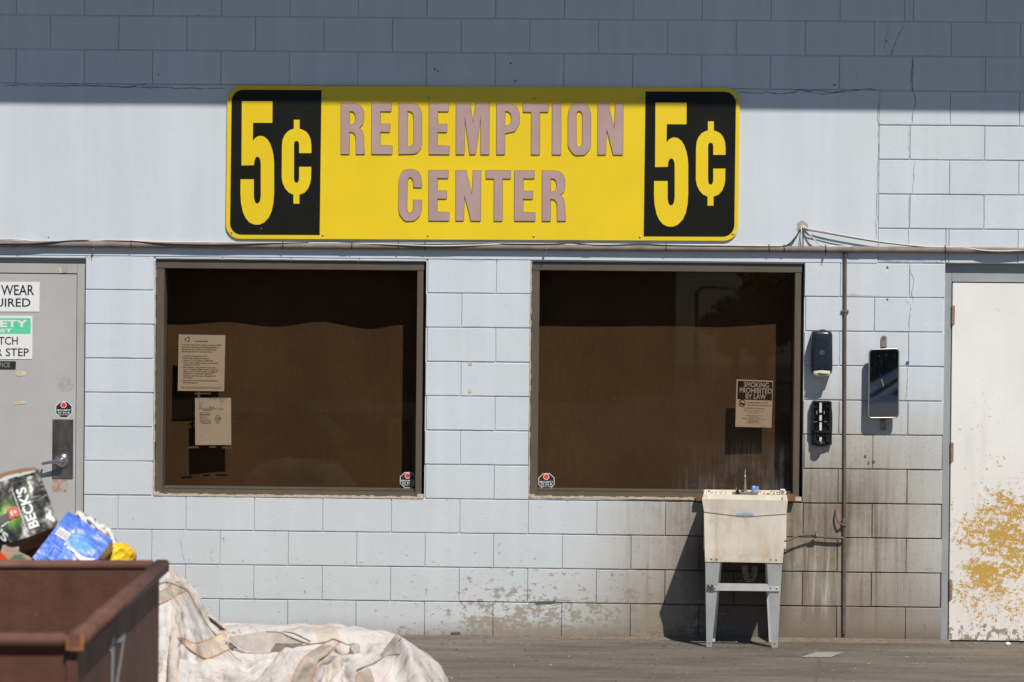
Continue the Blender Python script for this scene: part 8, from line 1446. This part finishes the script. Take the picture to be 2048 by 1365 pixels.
[-1157,465,506,26,14,0,24,16,2,25,15,1,29,3,-4,27,14,-1,31,2,-6,30,5,-5,23,19,3,28,1,-8,26,-7,-11,28,6,-4,24,15,-4,27,8,-5,28,-4,-10,25,-9,-10,28,5,-6,25,14,-3,28,1,-7,28,-3,-7,6,29,3,26,0,-12,25,-7,-14,14,-22,-16,26,11,-12,26,-3,-14,7,28,-5,24,13,-11,-1,-20,-22,15,-12,-23,23,1,-19,-2,-21,-20,21,-7,-19,20,-7,-19,18,20,-10,23,-1,-19,20,-8,-22,12,-10,-27,25,-3,-17,26,5,-13,26,7,-9,27,12,-3,27,11,5,25,11,-12,26,13,5,27,13,1,24,11,-11,18,-15,-18,16,-24,-1,15,-21,-13,21,-13,-16,25,8,-12,26,11,-6,24,16,3,24,10,13,21,12,-16,22,17,10,26,14,-4,24,15,11,21,11,-17,23,18,0,20,14,17,23,10,-14,13,23,15,21,17,-16,25,18,-2,23,18,0,18,16,15,21,17,-11,24,16,-4,23,17,0,24,16,0,18,18,15,23,16,6,23,17,7,19,13,-18,23,17,-8,23,18,-2,26,13,2,24,16,5],
[-1159,471,478,23,18,1,24,17,2,28,8,-2,27,9,-2,27,12,-1,30,2,-5,28,9,-3,24,17,2,26,-6,-9,28,5,-8,27,-5,-8,26,12,-4,25,15,-4,28,-2,-8,25,-10,-11,28,2,-7,26,14,-4,27,-4,-7,29,1,-6,0,29,4,27,2,-12,26,-4,-14,11,-24,-14,27,-1,-13,24,13,-11,25,10,-10,4,28,-6,22,-7,-18,-8,-19,-22,24,3,-18,2,-20,-22,24,-2,-17,7,-18,-21,22,11,-15,23,8,-15,25,3,-16,26,-4,-15,26,-4,-15,11,-1,-27,27,11,-1,27,12,1,27,11,6,23,10,-15,27,13,3,26,6,-12,19,-23,-6,18,-21,0,14,-15,-22,19,-5,-21,27,11,5,24,7,-15,26,12,1,20,5,20,20,11,-18,24,17,4,22,18,-5,25,15,4,25,15,9,22,12,-15,22,14,10,25,13,-10,20,11,18,12,19,-18,18,21,14,25,17,-2,23,19,-2,22,17,-7,21,18,10,21,16,-13,24,17,0,23,17,0,24,17,1,21,17,9,19,18,14,20,15,-16,23,17,-3,25,15,6,23,15,-6,25,15,1],
[-1164,480,451,22,20,2,27,12,-2,27,12,-1,26,13,1,28,3,-3,28,7,-3,24,17,3,28,8,-6,28,3,-5,24,-11,-12,28,0,-7,28,7,-5,22,18,-3,28,2,-7,26,-8,-11,28,-3,-8,26,13,-4,28,-5,-7,29,1,-7,-5,30,7,27,1,-13,27,1,-13,10,-23,-14,26,-3,-13,26,-1,-12,25,12,-11,2,28,-5,23,14,-12,12,-17,-21,-1,-21,-22,23,6,-19,4,-20,-21,24,0,-17,8,-19,-20,22,10,-15,26,0,-14,25,-13,-9,15,25,-8,26,12,-3,26,12,-3,25,14,-6,25,11,-6,26,9,-14,25,-2,-14,19,-23,5,17,-22,6,18,-4,-24,16,-3,-23,26,11,5,24,6,-16,27,11,-1,27,11,5,21,6,19,15,9,-23,23,15,10,24,16,4,25,16,3,23,15,-11,24,15,-7,24,16,7,25,13,-7,18,8,22,24,16,-1,4,21,-21,22,20,8,24,16,-8,21,18,9,23,17,-5,22,19,-4,24,17,0,23,17,0,23,17,0,23,18,4,17,18,16,22,15,-13,24,17,4,24,14,-7,24,17,3,25,14,-6],
[-1168,488,424,22,20,2,25,17,0,26,13,0,29,3,-4,29,6,-2,24,16,3,27,10,-3,28,-8,-7,28,3,-4,25,15,-6,24,-11,-12,28,3,-6,23,18,-3,27,-4,-7,28,6,-8,26,-7,-10,27,9,-4,28,-5,-8,28,2,-6,-5,29,6,25,18,-2,17,-18,-17,18,-15,-17,24,-6,-14,27,3,-12,25,-4,-14,9,28,-6,12,26,-6,22,-5,-19,-3,-21,-21,15,-14,-22,24,1,-18,5,-20,-21,24,2,-16,9,-19,-20,26,-4,-12,26,7,-11,26,9,-10,23,18,-4,21,20,-3,23,19,-3,26,-12,-6,28,-5,-5,21,3,-17,10,-22,15,28,-1,-12,18,22,-8,17,-4,-24,28,9,0,22,7,18,20,14,-17,27,8,12,24,9,13,12,5,-26,25,14,0,26,14,0,23,18,6,23,17,6,22,14,-12,25,15,0,23,5,17,23,11,-15,20,19,7,18,20,13,3,20,-21,25,18,0,24,18,1,22,17,8,23,18,-1,23,18,-2,23,18,-2,23,17,-5,23,18,0,19,18,12,24,17,2,21,13,-14,25,17,0,24,16,0,24,16,0],
[-1173,494,397,23,20,1,28,13,0,24,18,0,27,9,-1,29,7,-1,28,7,-1,29,-3,-2,21,21,2,27,-3,-10,26,-9,-9,24,14,-8,26,-7,-10,24,16,-3,27,-8,-8,26,11,-6,28,0,-8,28,-6,-8,28,5,-6,28,-1,-7,-4,29,5,18,24,2,23,-11,-15,14,-18,-18,22,-11,-16,26,2,-13,23,-10,-14,21,19,-9,5,28,-5,21,18,-10,3,-19,-22,5,-20,-23,23,-3,-19,19,-10,-20,10,-19,-19,25,3,-16,15,-18,-18,25,11,-9,26,11,-8,26,11,-7,18,24,-1,29,-9,-3,27,5,-13,19,-21,6,28,-7,2,26,6,-12,10,26,11,13,1,-27,24,16,8,26,11,-8,17,3,24,19,14,-16,26,8,14,22,-8,-19,18,23,-4,25,10,13,21,16,-13,23,17,10,24,14,-10,22,19,1,24,4,18,22,5,-19,22,18,0,22,19,0,19,20,10,20,19,11,7,21,-21,24,18,0,22,17,7,23,17,-5,23,18,-1,22,18,-1,23,18,0,23,17,5,23,18,-4,21,17,10,23,15,-11,24,16,0,24,17,0,25,17,0],
[-1179,499,368,24,19,2,27,15,0,29,12,0,25,15,0,29,6,-2,29,-1,-1,30,5,-2,15,25,4,24,-13,-10,27,-4,-10,28,4,-8,23,18,-2,24,-12,-10,28,2,-9,26,12,-6,27,-3,-9,28,-1,-7,29,3,-7,28,1,-6,4,28,4,4,29,5,26,-5,-14,19,-14,-16,15,-18,-18,25,-2,-14,23,-12,-14,25,11,-11,9,27,-5,10,27,-6,24,-3,-17,-1,-20,-23,6,-19,-22,22,-3,-19,14,-16,-20,20,-11,-18,25,1,-15,23,-10,-16,26,12,-8,17,23,0,28,-12,3,27,8,-14,28,-5,-7,29,1,0,16,13,19,21,-5,-20,2,24,17,24,14,-7,23,15,-9,20,-5,21,21,19,3,26,15,-3,18,-9,-21,28,11,0,16,9,23,17,15,-20,24,19,4,24,18,-7,25,17,0,20,10,18,23,2,-18,25,12,12,18,19,-12,23,19,0,22,19,0,21,19,6,17,20,14,9,20,-20,23,17,0,23,18,0,23,18,0,23,18,0,23,18,4,23,17,-4,23,17,4,23,17,-4,23,16,8,24,16,0,24,18,-2,25,19,-6],
[-1185,504,340,26,18,1,27,16,1,29,12,0,28,10,-1,28,5,-1,29,6,-1,30,5,-1,10,27,5,23,-13,-11,28,-6,-10,28,5,-8,22,18,-1,23,-14,-11,28,3,-8,27,6,-8,28,3,-8,28,-1,-7,29,0,-7,29,2,-7,1,29,5,25,3,16,-1,20,-22,24,-4,-15,18,-17,-17,19,-14,-17,24,-8,-14,27,3,-13,14,25,-7,3,29,-3,24,16,-10,14,-16,-22,0,-19,-23,7,-18,-22,21,-6,-19,19,-12,-19,23,-9,-17,25,-4,-15,24,17,-3,25,-15,0,30,-9,0,31,-2,0,28,-4,9,29,4,7,18,16,-16,-7,28,0,12,27,0,22,19,0,22,2,19,25,10,-12,25,11,-7,24,18,0,29,2,0,17,-6,23,16,8,-23,12,27,6,24,19,-6,25,19,0,23,9,17,22,10,-17,26,13,0,28,10,0,18,16,17,14,19,-17,22,19,0,23,19,0,22,19,2,10,21,17,16,19,-14,23,18,-4,24,18,-1,22,17,0,24,18,0,23,18,0,23,17,0,23,17,0,25,17,0,24,17,0,24,18,0,17,-25,-2]]
BN = 80
BP = np.cumsum(np.array(BAGD).reshape(BN, BN, 3), axis=1)/1000.0 + np.array([2.0, -4.0, 0.0])
# finer grid, with the creases of crumpled cloth pressed along the surface normal
def up2(A):
    m = (A[:-1]+A[1:])/2; q_ = np.empty((A.shape[0]*2-1,)+A.shape[1:]); q_[0::2] = A; q_[1::2] = m
    q_[2:-2:2] = A[1:-1]*.75+(m[:-1]+m[1:])*.125; return q_
BP = up2(BP); BP = up2(BP.transpose(1,0,2)).transpose(1,0,2); BN = BP.shape[0]
gu = np.gradient(BP, axis=1); gv_ = np.gradient(BP, axis=0); NN = np.cross(gu, gv_); NN /= np.linalg.norm(NN, axis=2, keepdims=True)+1e-9
for j in range(BN):
    for i in range(BN):
        u, v = i/(BN-1)*2.1, j/(BN-1)*2.1; a = noise.noise(Vector((u*1.3, v*1.3, 7)))*1.6
        uu, vv_ = u*math.cos(a)-v*math.sin(a)*.5, u*math.sin(a)*.5+v*math.cos(a)
        r1 = abs(noise.noise(Vector((uu*4.2, vv_*2.2, 1)))); r2 = abs(noise.noise(Vector((uu*10, vv_*6, 2)))); r3 = abs(noise.noise(Vector((u*21, v*17, 3))))
        d_ = .030*(min(r1, .35)-.14)+.011*(min(r2, .35)-.13)+.0045*(r3-.15)
        BP[j, i] += NN[j, i]*d_
# the peaked fold and blunt end at the right
X_, Y_, Z_ = BP[:,:,0].copy(), BP[:,:,1].copy(), BP[:,:,2].copy()
dx_ = X_-(2.525+(-4.10-Y_)*.28); sg = np.where(dx_ < 0, .022, .10)
BP[:, :, 2] += (Z_ > .12)*.060*np.exp(-(dx_/sg)**2)*np.clip(1-((Y_+4.28)/.34)**2, 0, 1)**.5
BP[:, :, 2] -= (Z_ > .15)*.045*np.exp(-((dx_+.075)/.045)**2)*np.clip(1-((Y_+4.35)/.30)**2, 0, 1)
BP[:, :, 0] += .030*np.exp(-((Z_-.33)/.10)**2)*np.clip((X_-2.45)/.2, 0, 1)
dk_ = X_-(2.02+(-4.35-Y_)*.9); BP[:, :, 2] += (Z_ > .15)*.030*np.exp(-(dk_/np.where(dk_ > 0, .02, .09))**2)*np.clip(1-((Y_+4.45)/.22)**2, 0, 1)
BP[:, :, 2] = np.maximum(BP[:, :, 2], .004)
n = BN
vs = [tuple(BP[j, i]) for j in range(n) for i in range(n)]
fs = [(j*n+i, j*n+i+1, (j+1)*n+i+1, (j+1)*n+i) for j in range(n-1) for i in range(n-1)]
def sackmat():
    m = Mat('dirty_woven_sack', (.61,.58,.555), .75, 0, .3)
    u, v, _ = m.xyz('UV')
    m.val(m.noise(2.4,6,.65,kind='UV').ramp(.3,.7,.86,1.07))
    m.mix(m.noise(5,6,.72,(1,1.6,1),(2,0,0),kind='UV').ramp(.47,.70)*.62, (.33,.295,.265))
    m.mix(m.noise(9,6,.75,(3,1,1),(5,1,0),kind='UV').ramp(.52,.68)*.55, (.22,.19,.165))
    m.mix(m.noise(3,4,.6,(1,1,1),(8,8,0),kind='UV').ramp(.60,.75)*.35, (.60,.44,.29))
    m.mix(m.noise(40,4,.6,kind='UV').ramp(.68,.74)*.5, (.22,.19,.16))
    # webbing bands with orange edge threads, and single orange threads
    wob = (m.noise(2.5,3,.5,kind='UV')-.5)*.09
    for c, hw in ((.60,.020),(.235,.018)):
        d = ((u+wob)-c).abs(); m.mix(d.ramp(hw,hw-.002)*.35, (.45,.36,.26)); e = (d-hw).abs(); m.mix(e.ramp(.0016,.0006)*.55, (.58,.29,.20))
    for c in (.08,.33,.50,.72,.90):
        d = ((u+wob)-c).abs(); m.mix(d.ramp(.0014,.0005)*.5, (.58,.31,.22))
    wr = m.noise(7,5,.6,(1,1,1),(1,2,0),kind='UV',dist=.8); m.bump((wr-.5).abs(), .05, .9); m.bump(((m.noise(15,4,.6,(1,1.4,1),kind='UV',dist=.5))-.5).abs(), .02, .8); m.bump(m.noise(50,4,.65,kind='UV'), .003, .6)
    return m.m
M_SACK = sackmat()
me = bpy.data.meshes.new('woven_sack'); me.from_pydata(vs, [], fs)
for p in me.polygons: p.use_smooth = True
uvl = me.uv_layers.new(name='UVMap')
for lp in me.loops:
    j, i = divmod(lp.vertex_index, n); uvl.data[lp.index].uv = (i/(n-1), j/(n-1))
me.materials.append(M_SACK)
sack = bpy.data.objects.new('woven_sack', me); COL.objects.link(sack)
tag(sack, 'dirty white woven bulk sack with orange threads slumped beside the dumpster', 'sack')
ss = sack.modifiers.new('s', 'SUBSURF'); ss.levels = 1; ss.render_levels = 1
sd = sack.modifiers.new('t', 'SOLIDIFY'); sd.thickness = .003; sd.offset = 0
from mathutils.bvhtree import BVHTree
bvh = BVHTree.FromPolygons([Vector(v) for v in vs], fs)
def on_sack(px, py, lift=.004):
    d = ray(px, py).normalized(); hit = bvh.ray_cast(CAM, d)
    if hit[0] is None: return None
    return hit[0]-d*lift*1.5
def sack_path(pts, k=6):
    out = []
    for a, b in zip(pts[:-1], pts[1:]):
        for i in range(k):
            t = i/k; p = on_sack(a[0]+(b[0]-a[0])*t, a[1]+(b[1]-a[1])*t)
            if p is not None: out.append(p)
    p = on_sack(*pts[-1]); 
    if p is not None: out.append(p)
    return out
def zA(x, y): return (300+x/5.572, 1120+y/5.572)
def zB(x, y): return (600+x/6.4, 1220+y/6.4)
def respl(pts, n):
    P = [Vector((p[0], p[1], 0)) for p in pts]; S = spline(P, 10); L = [0]
    for a, b in zip(S[:-1], S[1:]): L.append(L[-1]+(b-a).length)
    out = []
    for i in range(n):
        t = L[-1]*i/(n-1); k = next((j for j in range(1, len(L)) if L[j] >= t-1e-9), len(L)-1)
        f = (t-L[k-1])/max(1e-9, L[k]-L[k-1]); p = S[k-1].lerp(S[k], min(1, f)); out.append((p.x, p.y))
    return out
def cord(pts, r, mat, name, lift=.003):
    P = [on_sack(x, y, lift) for x, y in respl(pts, 40)]; runs = [[]]
    for p in P:
        if p is None or (runs[-1] and (p-runs[-1][-1]).length > .09): runs.append([] if p is None else [p])
        else: runs[-1].append(p)
    q = MB()
    for R in runs:
        if len(R) > 2: q.tube(R, r, 6)
    if q.v: q.build(name, mat, sack)
def patch(ta, tb, mat, name, lift=.004, edge=None, nv=8, nu=34):
    A_, B_ = respl(ta, nu), respl(tb, nu); q = MB(); idx = {}; pts = []
    for i in range(nu):
        for j in range(nv+1):
            t = j/nv; x = A_[i][0]+(B_[i][0]-A_[i][0])*t; y = A_[i][1]+(B_[i][1]-A_[i][1])*t
            p = on_sack(x, y, lift)
            if p is not None: idx[(i, j)] = len(pts); pts.append(p)
    fs_ = []
    for i in range(nu-1):
        for j in range(nv):
            k = [(i,j),(i+1,j),(i+1,j+1),(i,j+1)]
            if all(a in idx for a in k):
                P = [pts[idx[a]] for a in k]
                if max((P[0]-P[2]).length, (P[1]-P[3]).length) < .30: fs_.append([idx[a] for a in k])
    if not fs_: return None
    par = list(range(len(pts)))                 # keep only the largest connected run of cloth
    def root(a):
        while par[a] != a: a = par[a]
        return a
    for f in fs_:
        for a in f[1:]: par[root(a)] = root(f[0])
    cnt = {}
    for f in fs_: cnt[root(f[0])] = cnt.get(root(f[0]), 0)+1
    best = max(cnt, key=cnt.get); fs_ = [f for f in fs_ if root(f[0]) == best]
    used_ = sorted({a for f in fs_ for a in f}); re_ = {a: i for i, a in enumerate(used_)}
    pts = [pts[a] for a in used_]; fs_ = [[re_[a] for a in f] for f in fs_]
    q.add(pts, fs_, smooth=True); o = q.build(name, mat, sack, fix=False)
    if edge: cord(ta, .0016, edge, 'edge_thread', lift+.001); cord(tb, .0016, edge, 'edge_thread', lift+.001)
    return o
def webmat(name, c, c2):
    m = Mat(name, c, .85, 0, .2); m.val(m.noise(9,5,.7).ramp(.3,.7,.82,1.12)); m.mix(m.noise(24,5,.7,(1,1,1),(3,3,3)).ramp(.5,.7)*.6, c2); m.bump(m.noise(60,4,.7), .003); return m.m
M_WEB = webmat('tan_webbing', (.52,.43,.33), (.60,.54,.46)); M_WEBG = webmat('grimy_webbing', (.40,.345,.285), (.52,.47,.42))
M_INN = webmat('grimy_shaded_lining', (.40,.36,.325), (.50,.46,.42)); M_DARKL = webmat('opening_shade', (.16,.14,.12), (.24,.21,.18))
M_OTH = plain('orange_thread', (.60,.24,.15), .7); M_CORD = plain('hemmed_edge', (.50,.43,.36), .8, 0, .2, 30); M_CORDD = plain('dirty_edge', (.33,.26,.20), .8, 0, .3, 30)
patch([zA(*p) for p in ((880,850),(1050,835),(1310,795),(1500,835),(1650,880),(1770,930))], [zA(*p) for p in ((880,990),(1050,1030),(1230,1045),(1400,1020),(1600,970),(1770,940))], M_INN, 'lining')  # lining colour holds both grime and the shading inside the mouth
patch([zA(*p) for p in ((1400,930),(1560,935),(1700,925))], [zA(*p) for p in ((1340,1020),(1480,1010),(1700,945))], M_DARKL, 'opening', .006)  # dark patch laid on the cloth stands for shade in the mouth
patch([zA(*p) for p in ((305,858),(400,885),(480,925),(600,905),(740,845),(850,780))], [zA(*p) for p in ((330,885),(430,985),(570,1080),(640,1095),(740,1065),(880,995))], M_WEB, 'handle_band', .008, M_OTH)
patch([zA(*p) for p in ((85,365),(180,320),(240,265),(330,240))], [zA(*p) for p in ((85,505),(220,440),(330,370),(430,340))], M_WEBG, 'handle_band', .006, M_OTH)
patch([zB(*p) for p in ((340,412),(200,500),(70,590),(-50,760),(-110,928))], [zB(*p) for p in ((500,415),(420,500),(320,590),(225,670),(160,928))], M_WEBG, 'handle_band', .006, M_OTH)
patch([zB(*p) for p in ((770,790),(730,830),(720,928))], [zB(*p) for p in ((880,750),(920,830),(950,928))], M_WEBG, 'handle_band', .006, M_OTH)
cord([zA(*p) for p in ((90,262),(200,245),(330,290),(430,345),(520,500),(600,640),(660,745),(745,835))], .0042, M_CORD, 'hem', .006)
cord([zA(*p) for p in ((90,268),(200,252),(330,298),(415,350),(505,505),(585,645),(640,760))], .0016, M_CORDD, 'stitching', .011)
cord([zA(*p) for p in ((880,1005),(940,1080),(1020,1130))], .0024, M_CORDD, 'stitching', .006)
cord([zA(*p) for p in ((1300,792),(1440,805),(1560,850),(1680,900),(1783,930))], .0046, M_CORD, 'hem', .008)
cord([zA(*p) for p in ((1480,800),(1600,815),(1700,860),(1790,905))], .0022, M_CORDD, 'stitching', .006)
cord([zB(*p) for p in ((-30,462),(130,440),(330,408),(420,372),(500,398),(620,445),(690,425))], .0022, M_CORDD, 'stitching', .006)
cord([zB(*p) for p in ((725,770),(800,735),(860,715),(930,690),(1010,640),(1130,585),(1280,565))], .0026, M_CORDD, 'hem', .006)
cord([zB(*p) for p in ((1240,610),(1225,520),(1250,420),(1300,362))], .0022, M_CORDD, 'stitching', .004)
cord([zB(*p) for p in ((1490,440),(1600,535),(1700,615),(1810,690))], .0030, M_CORD, 'hem', .008)
c = on_sack(*zB(705,520), .02)
if c is not None:
    bm = bmesh.new(); bmesh.ops.create_icosphere(bm, subdivisions=4, radius=1)
    for v in bm.verts: p = v.co.copy(); r = 1+.25*noise.noise(p*1.6)+.10*noise.noise(p*4); v.co = Vector((p.x*.024*r, p.y*.026*r, p.z*.032*r))
    MB().bm(bm, 0, Matrix.Translation(c), True).build('knot', webmat('grey_fold', (.47,.43,.39), (.36,.31,.27)), sack, fix=False)
# loop of webbing standing behind and loose threads
q = MB(); L = [W(*zA(x, y), -3.72) for x, y in ((600,615),(660,630),(730,680),(790,730),(850,775))]; K = [W(*zA(x, y), -3.70) for x, y in ((600,690),(650,700),(700,712),(740,745),(790,790))]
k_ = len(L); q.add(L+K, [(i, i+1, k_+i+1, k_+i) for i in range(k_-1)], smooth=True); q.build('handle_loop', M_DARKL, sack, fix=False)
q = MB(); q.tube([p+Vector((0,-.01,.004)) for p in L], .006, 6); q.build('handle_edge', M_CORD, sack)
rnd = random.Random(5)
for i in range(12):
    x, y = zA(rnd.uniform(830,1010), rnd.uniform(760,830)); a = W(x, y, -3.95); P = [a]
    for k in range(5): P.append(P[-1]+Vector((rnd.gauss(.004,.008), rnd.gauss(0,.004), rnd.gauss(-.0005,.004))))
    MB().tube(spline(P, 4), .0014, 5).build('loose_thread', M_CWHT, sack)


# ------------------------------------------------------------------ litter
q = MB(); bm = bmesh.new(); bmesh.ops.create_icosphere(bm, subdivisions=2, radius=1); c = G(2016, 1289.5, .008)
for v in bm.verts: p = v.co.copy(); r = 1+.6*noise.noise(p*2.5); v.co = Vector((p.x*.016*r, p.y*.010*r, p.z*.011*r+.004))
q.bm(bm, 0, Matrix.Translation(c)).build('paper_litter', M_WHITE, label='small crumpled white paper on the ground under the right door', cat='litter', fix=False)
q = MB(); P = [G(1695,1278,.006), G(1712,1277,.014), G(1722,1275.5,.018), G(1728,1273,.012)]; q.tube(P, .0022, 6); q.build('twig', M_CRACK, label='short dark twig in the dirt at the foot of the wall right of the pipe', cat='twig')
q = MB(); P = [W(1527,1277,-.10), W(1524,1258,-.075), W(1523,1262,-.07), W(1520,1276,-.09)]; 

# ------------------------------------------------------------------ what the glass reflects, behind the camera
sh = empty('storage_shed', (0,-52,0), 'dark open fronted storage shed across the yard, seen only mirrored in the glass', 'shed')
q = MB(); q.box((-22,-56,0),(6.1,-55.8,6.0)); q.box((-22,-55.8,0),(-21.8,-48,6.0)); q.box((5.9,-55.8,0),(6.1,-48,6.0)); q.build('wall', plain('dark_sheet_wall', (.03,.03,.03), .8), sh)
q = MB(); q.box((-22.5,-56.4,6.01),(6.4,-45,6.25)); q.build('roof', plain('shed_roof', (.12,.12,.12), .8), sh)
for x in (-18, -11, -4, 3): MB().box((x-.12,-48.2,0),(x+.12,-48,6.0)).build('post', M_DUMP, sh)
M_LEAF = plain('dark_foliage', (.035,.055,.022), .7, 0, .4, 3)
def tree(x, y, h, r, label):
    t = empty('tree', (x,y,0), label, 'tree', 'trees across the yard'); q = MB()
    q.tube([(x,y,0),(x+.05,y,h*.3),(x,y+.05,h*.6)], .12, 8, rs=[.14,.10,.05]); 
    for k in range(5): a = k*1.3; q.tube([(x,y,h*(.3+.05*k)),(x+math.cos(a)*r*.6,y+math.sin(a)*r*.6,h*(.55+.06*k))], .04, 6, rs=[.05,.015])
    q.build('trunk', plain('bark', (.08,.06,.045), .9), t)
    q = MB(); rnd = random.Random(int(x*10))
    cl = [(rnd.gauss(0,.45)*r, rnd.gauss(0,.45)*r, h*(.62+rnd.uniform(-.22,.26)), r*rnd.uniform(.25,.5)) for _ in range(16)]
    for cx_, cy_2, cz, cr in cl:
        for _ in range(150):
            d = Vector((rnd.gauss(0,1),rnd.gauss(0,1),rnd.gauss(0,.8))).normalized()*cr*rnd.uniform(.5,1.05); p = Vector((x+cx_,y+cy_2,cz))+d
            a = Vector((rnd.gauss(0,1),rnd.gauss(0,1),rnd.gauss(0,1))).normalized()*.09; b = a.cross(Vector((rnd.random(),rnd.random(),.3))).normalized()*.05
            q.add([p-a, p+b, p+a, p-b], [(0,1,2,3)])
    q.build('crown', M_LEAF, t, fix=False)
tree(8.4,-60,2.5,.9,'lowest dark bush tree across the yard, beside the street lamp'); tree(9.3,-61,3.2,1.2,'second lowest dark tree across the yard'); tree(10.5,-62,4.0,1.6,'middle dark tree of the row across the yard')
tree(11.9,-63,4.8,1.8,'tall dark tree across the yard, fourth from the lamp'); tree(14.5,-62,5.2,2.2,'tallest dark tree at the far end of the row across the yard')
lp = empty('street_lamp', (7.15,-58,0), 'grey street lamp on a thin pole between the open shed and the trees', 'street lamp')
MB().tube([(7.15,-58,0),(7.15,-58,2.65)], .06, 8).build('pole', M_GPIPE, lp)
MB().tube([(7.15,-58,2.65),(7.3,-58,2.78),(7.7,-58,2.8)], .04, 8).build('arm', M_GPIPE, lp); MB().box((7.6,-58.1,2.74),(8.1,-57.9,2.8),bev=.02).build('lamp_head', M_GPIPE, lp)

ct = empty('added_container', (10.6,-26,0), 'dark green shipping container added behind the silver car to darken the wall mirror', 'container')  # added out of view to give the mirror something dark to reflect
q = MB(); X = 7.4; n = 0
while X < 13.8:
    for (a, b, y0, y1) in ((0,.07,0,0),(.07,.10,0,-.035),(.10,.17,-.035,-.035),(.17,.20,-.035,0)):
        q.add([(X+a,-24.8+y0,.15),(X+b,-24.8+y1,.15),(X+b,-24.8+y1,2.55),(X+a,-24.8+y0,2.55)], [(0,1,2,3)])
    X += .20
q.box((7.4,-27.2,.15),(13.8,-24.86,2.55)); q.build('side_wall', plain('dark_container_paint', (.018,.026,.028), .6), ct)
q = MB(); q.box((7.35,-24.9,2.551),(13.85,-24.75,2.70)); q.box((7.35,-24.9,.03),(13.85,-24.75,.149)); q.box((7.32,-24.88,.15),(7.40,-24.74,2.55)); q.build('frame', M_DUMP, ct)
# parked car, side on, built as a lofted body
car = empty('parked_car', (8.2,-17.6,0), 'silver car parked behind the camera, seen only in the wall mirror', 'car')
prof = [(-2.15,.35),(-2.2,.62),(-1.9,.78),(-1.05,.92),(-.35,1.38),(.75,1.42),(1.45,1.02),(2.05,.94),(2.2,.70),(2.15,.35)]
q = MB(); secs = [(-.86,.90,.0),(-.84,1.0,.0),(-.62,1.0,.0),(0,1.0,.02),(.62,1.0,.0),(.84,1.0,.0),(.86,.90,.0)]
vs = []; m_ = len(prof)
for y, k, d in secs:
    for x, z in prof:
        up_ = max(0, z-.92); yy = y*(1-.22*up_/.5)
        vs.append((8.2+x*(.985 if k < 1 else 1), -17.6+yy, .35+(z-.35)*(k if z > .4 else 1)))
fs = []
for i in range(len(secs)-1):
    for j in range(m_-1): fs.append((i*m_+j, i*m_+j+1, (i+1)*m_+j+1, (i+1)*m_+j))
fs.append(tuple(range(m_))); fs.append(tuple((len(secs)-1)*m_+j for j in range(m_)))
q.add(vs, fs); body = q.build('body', Mat('silver_car_paint', (.42,.43,.44), .3, .4).m, car)
q = MB()
for s_ in (-1, 1):
    y = -17.6+s_*.835
    q.add([(7.35,y,.97),(8.15,y,.97),(8.15,y-s_*.13,1.34),(7.87,y-s_*.13,1.34)], [(0,1,2,3)]); q.add([(8.22,y,.97),(9.35,y,.97),(8.98,y-s_*.13,1.33),(8.22,y-s_*.13,1.34)], [(0,1,2,3)])
q.add([(7.10,-18.3,.97),(7.10,-16.9,.97),(7.80,-17.02,1.375),(7.80,-18.18,1.375)], [(0,1,2,3)])
q.build('window', M_DOT, car, fix=False)
for x in (6.8, 9.6):
    for s_ in (-1, 1):
        q = MB(); q.tube([(x,-17.6+s_*.70,.32),(x,-17.6+s_*.88,.32)], .32, 24); wl = q.build('wheel', M_DOT, car)
        q = MB(); q.tube([(x,-17.6+s_*.881,.32),(x,-17.6+s_*.895,.32)], .19, 20); q.build('rim', M_CHROME, wl)
for s_ in (-1, 1):
    q = MB(); q.box((6.02,-17.6+s_*.72-.12,.62),(6.10,-17.6+s_*.72+.12,.74),bev=.02); q.build('headlight', M_WHITE, car)
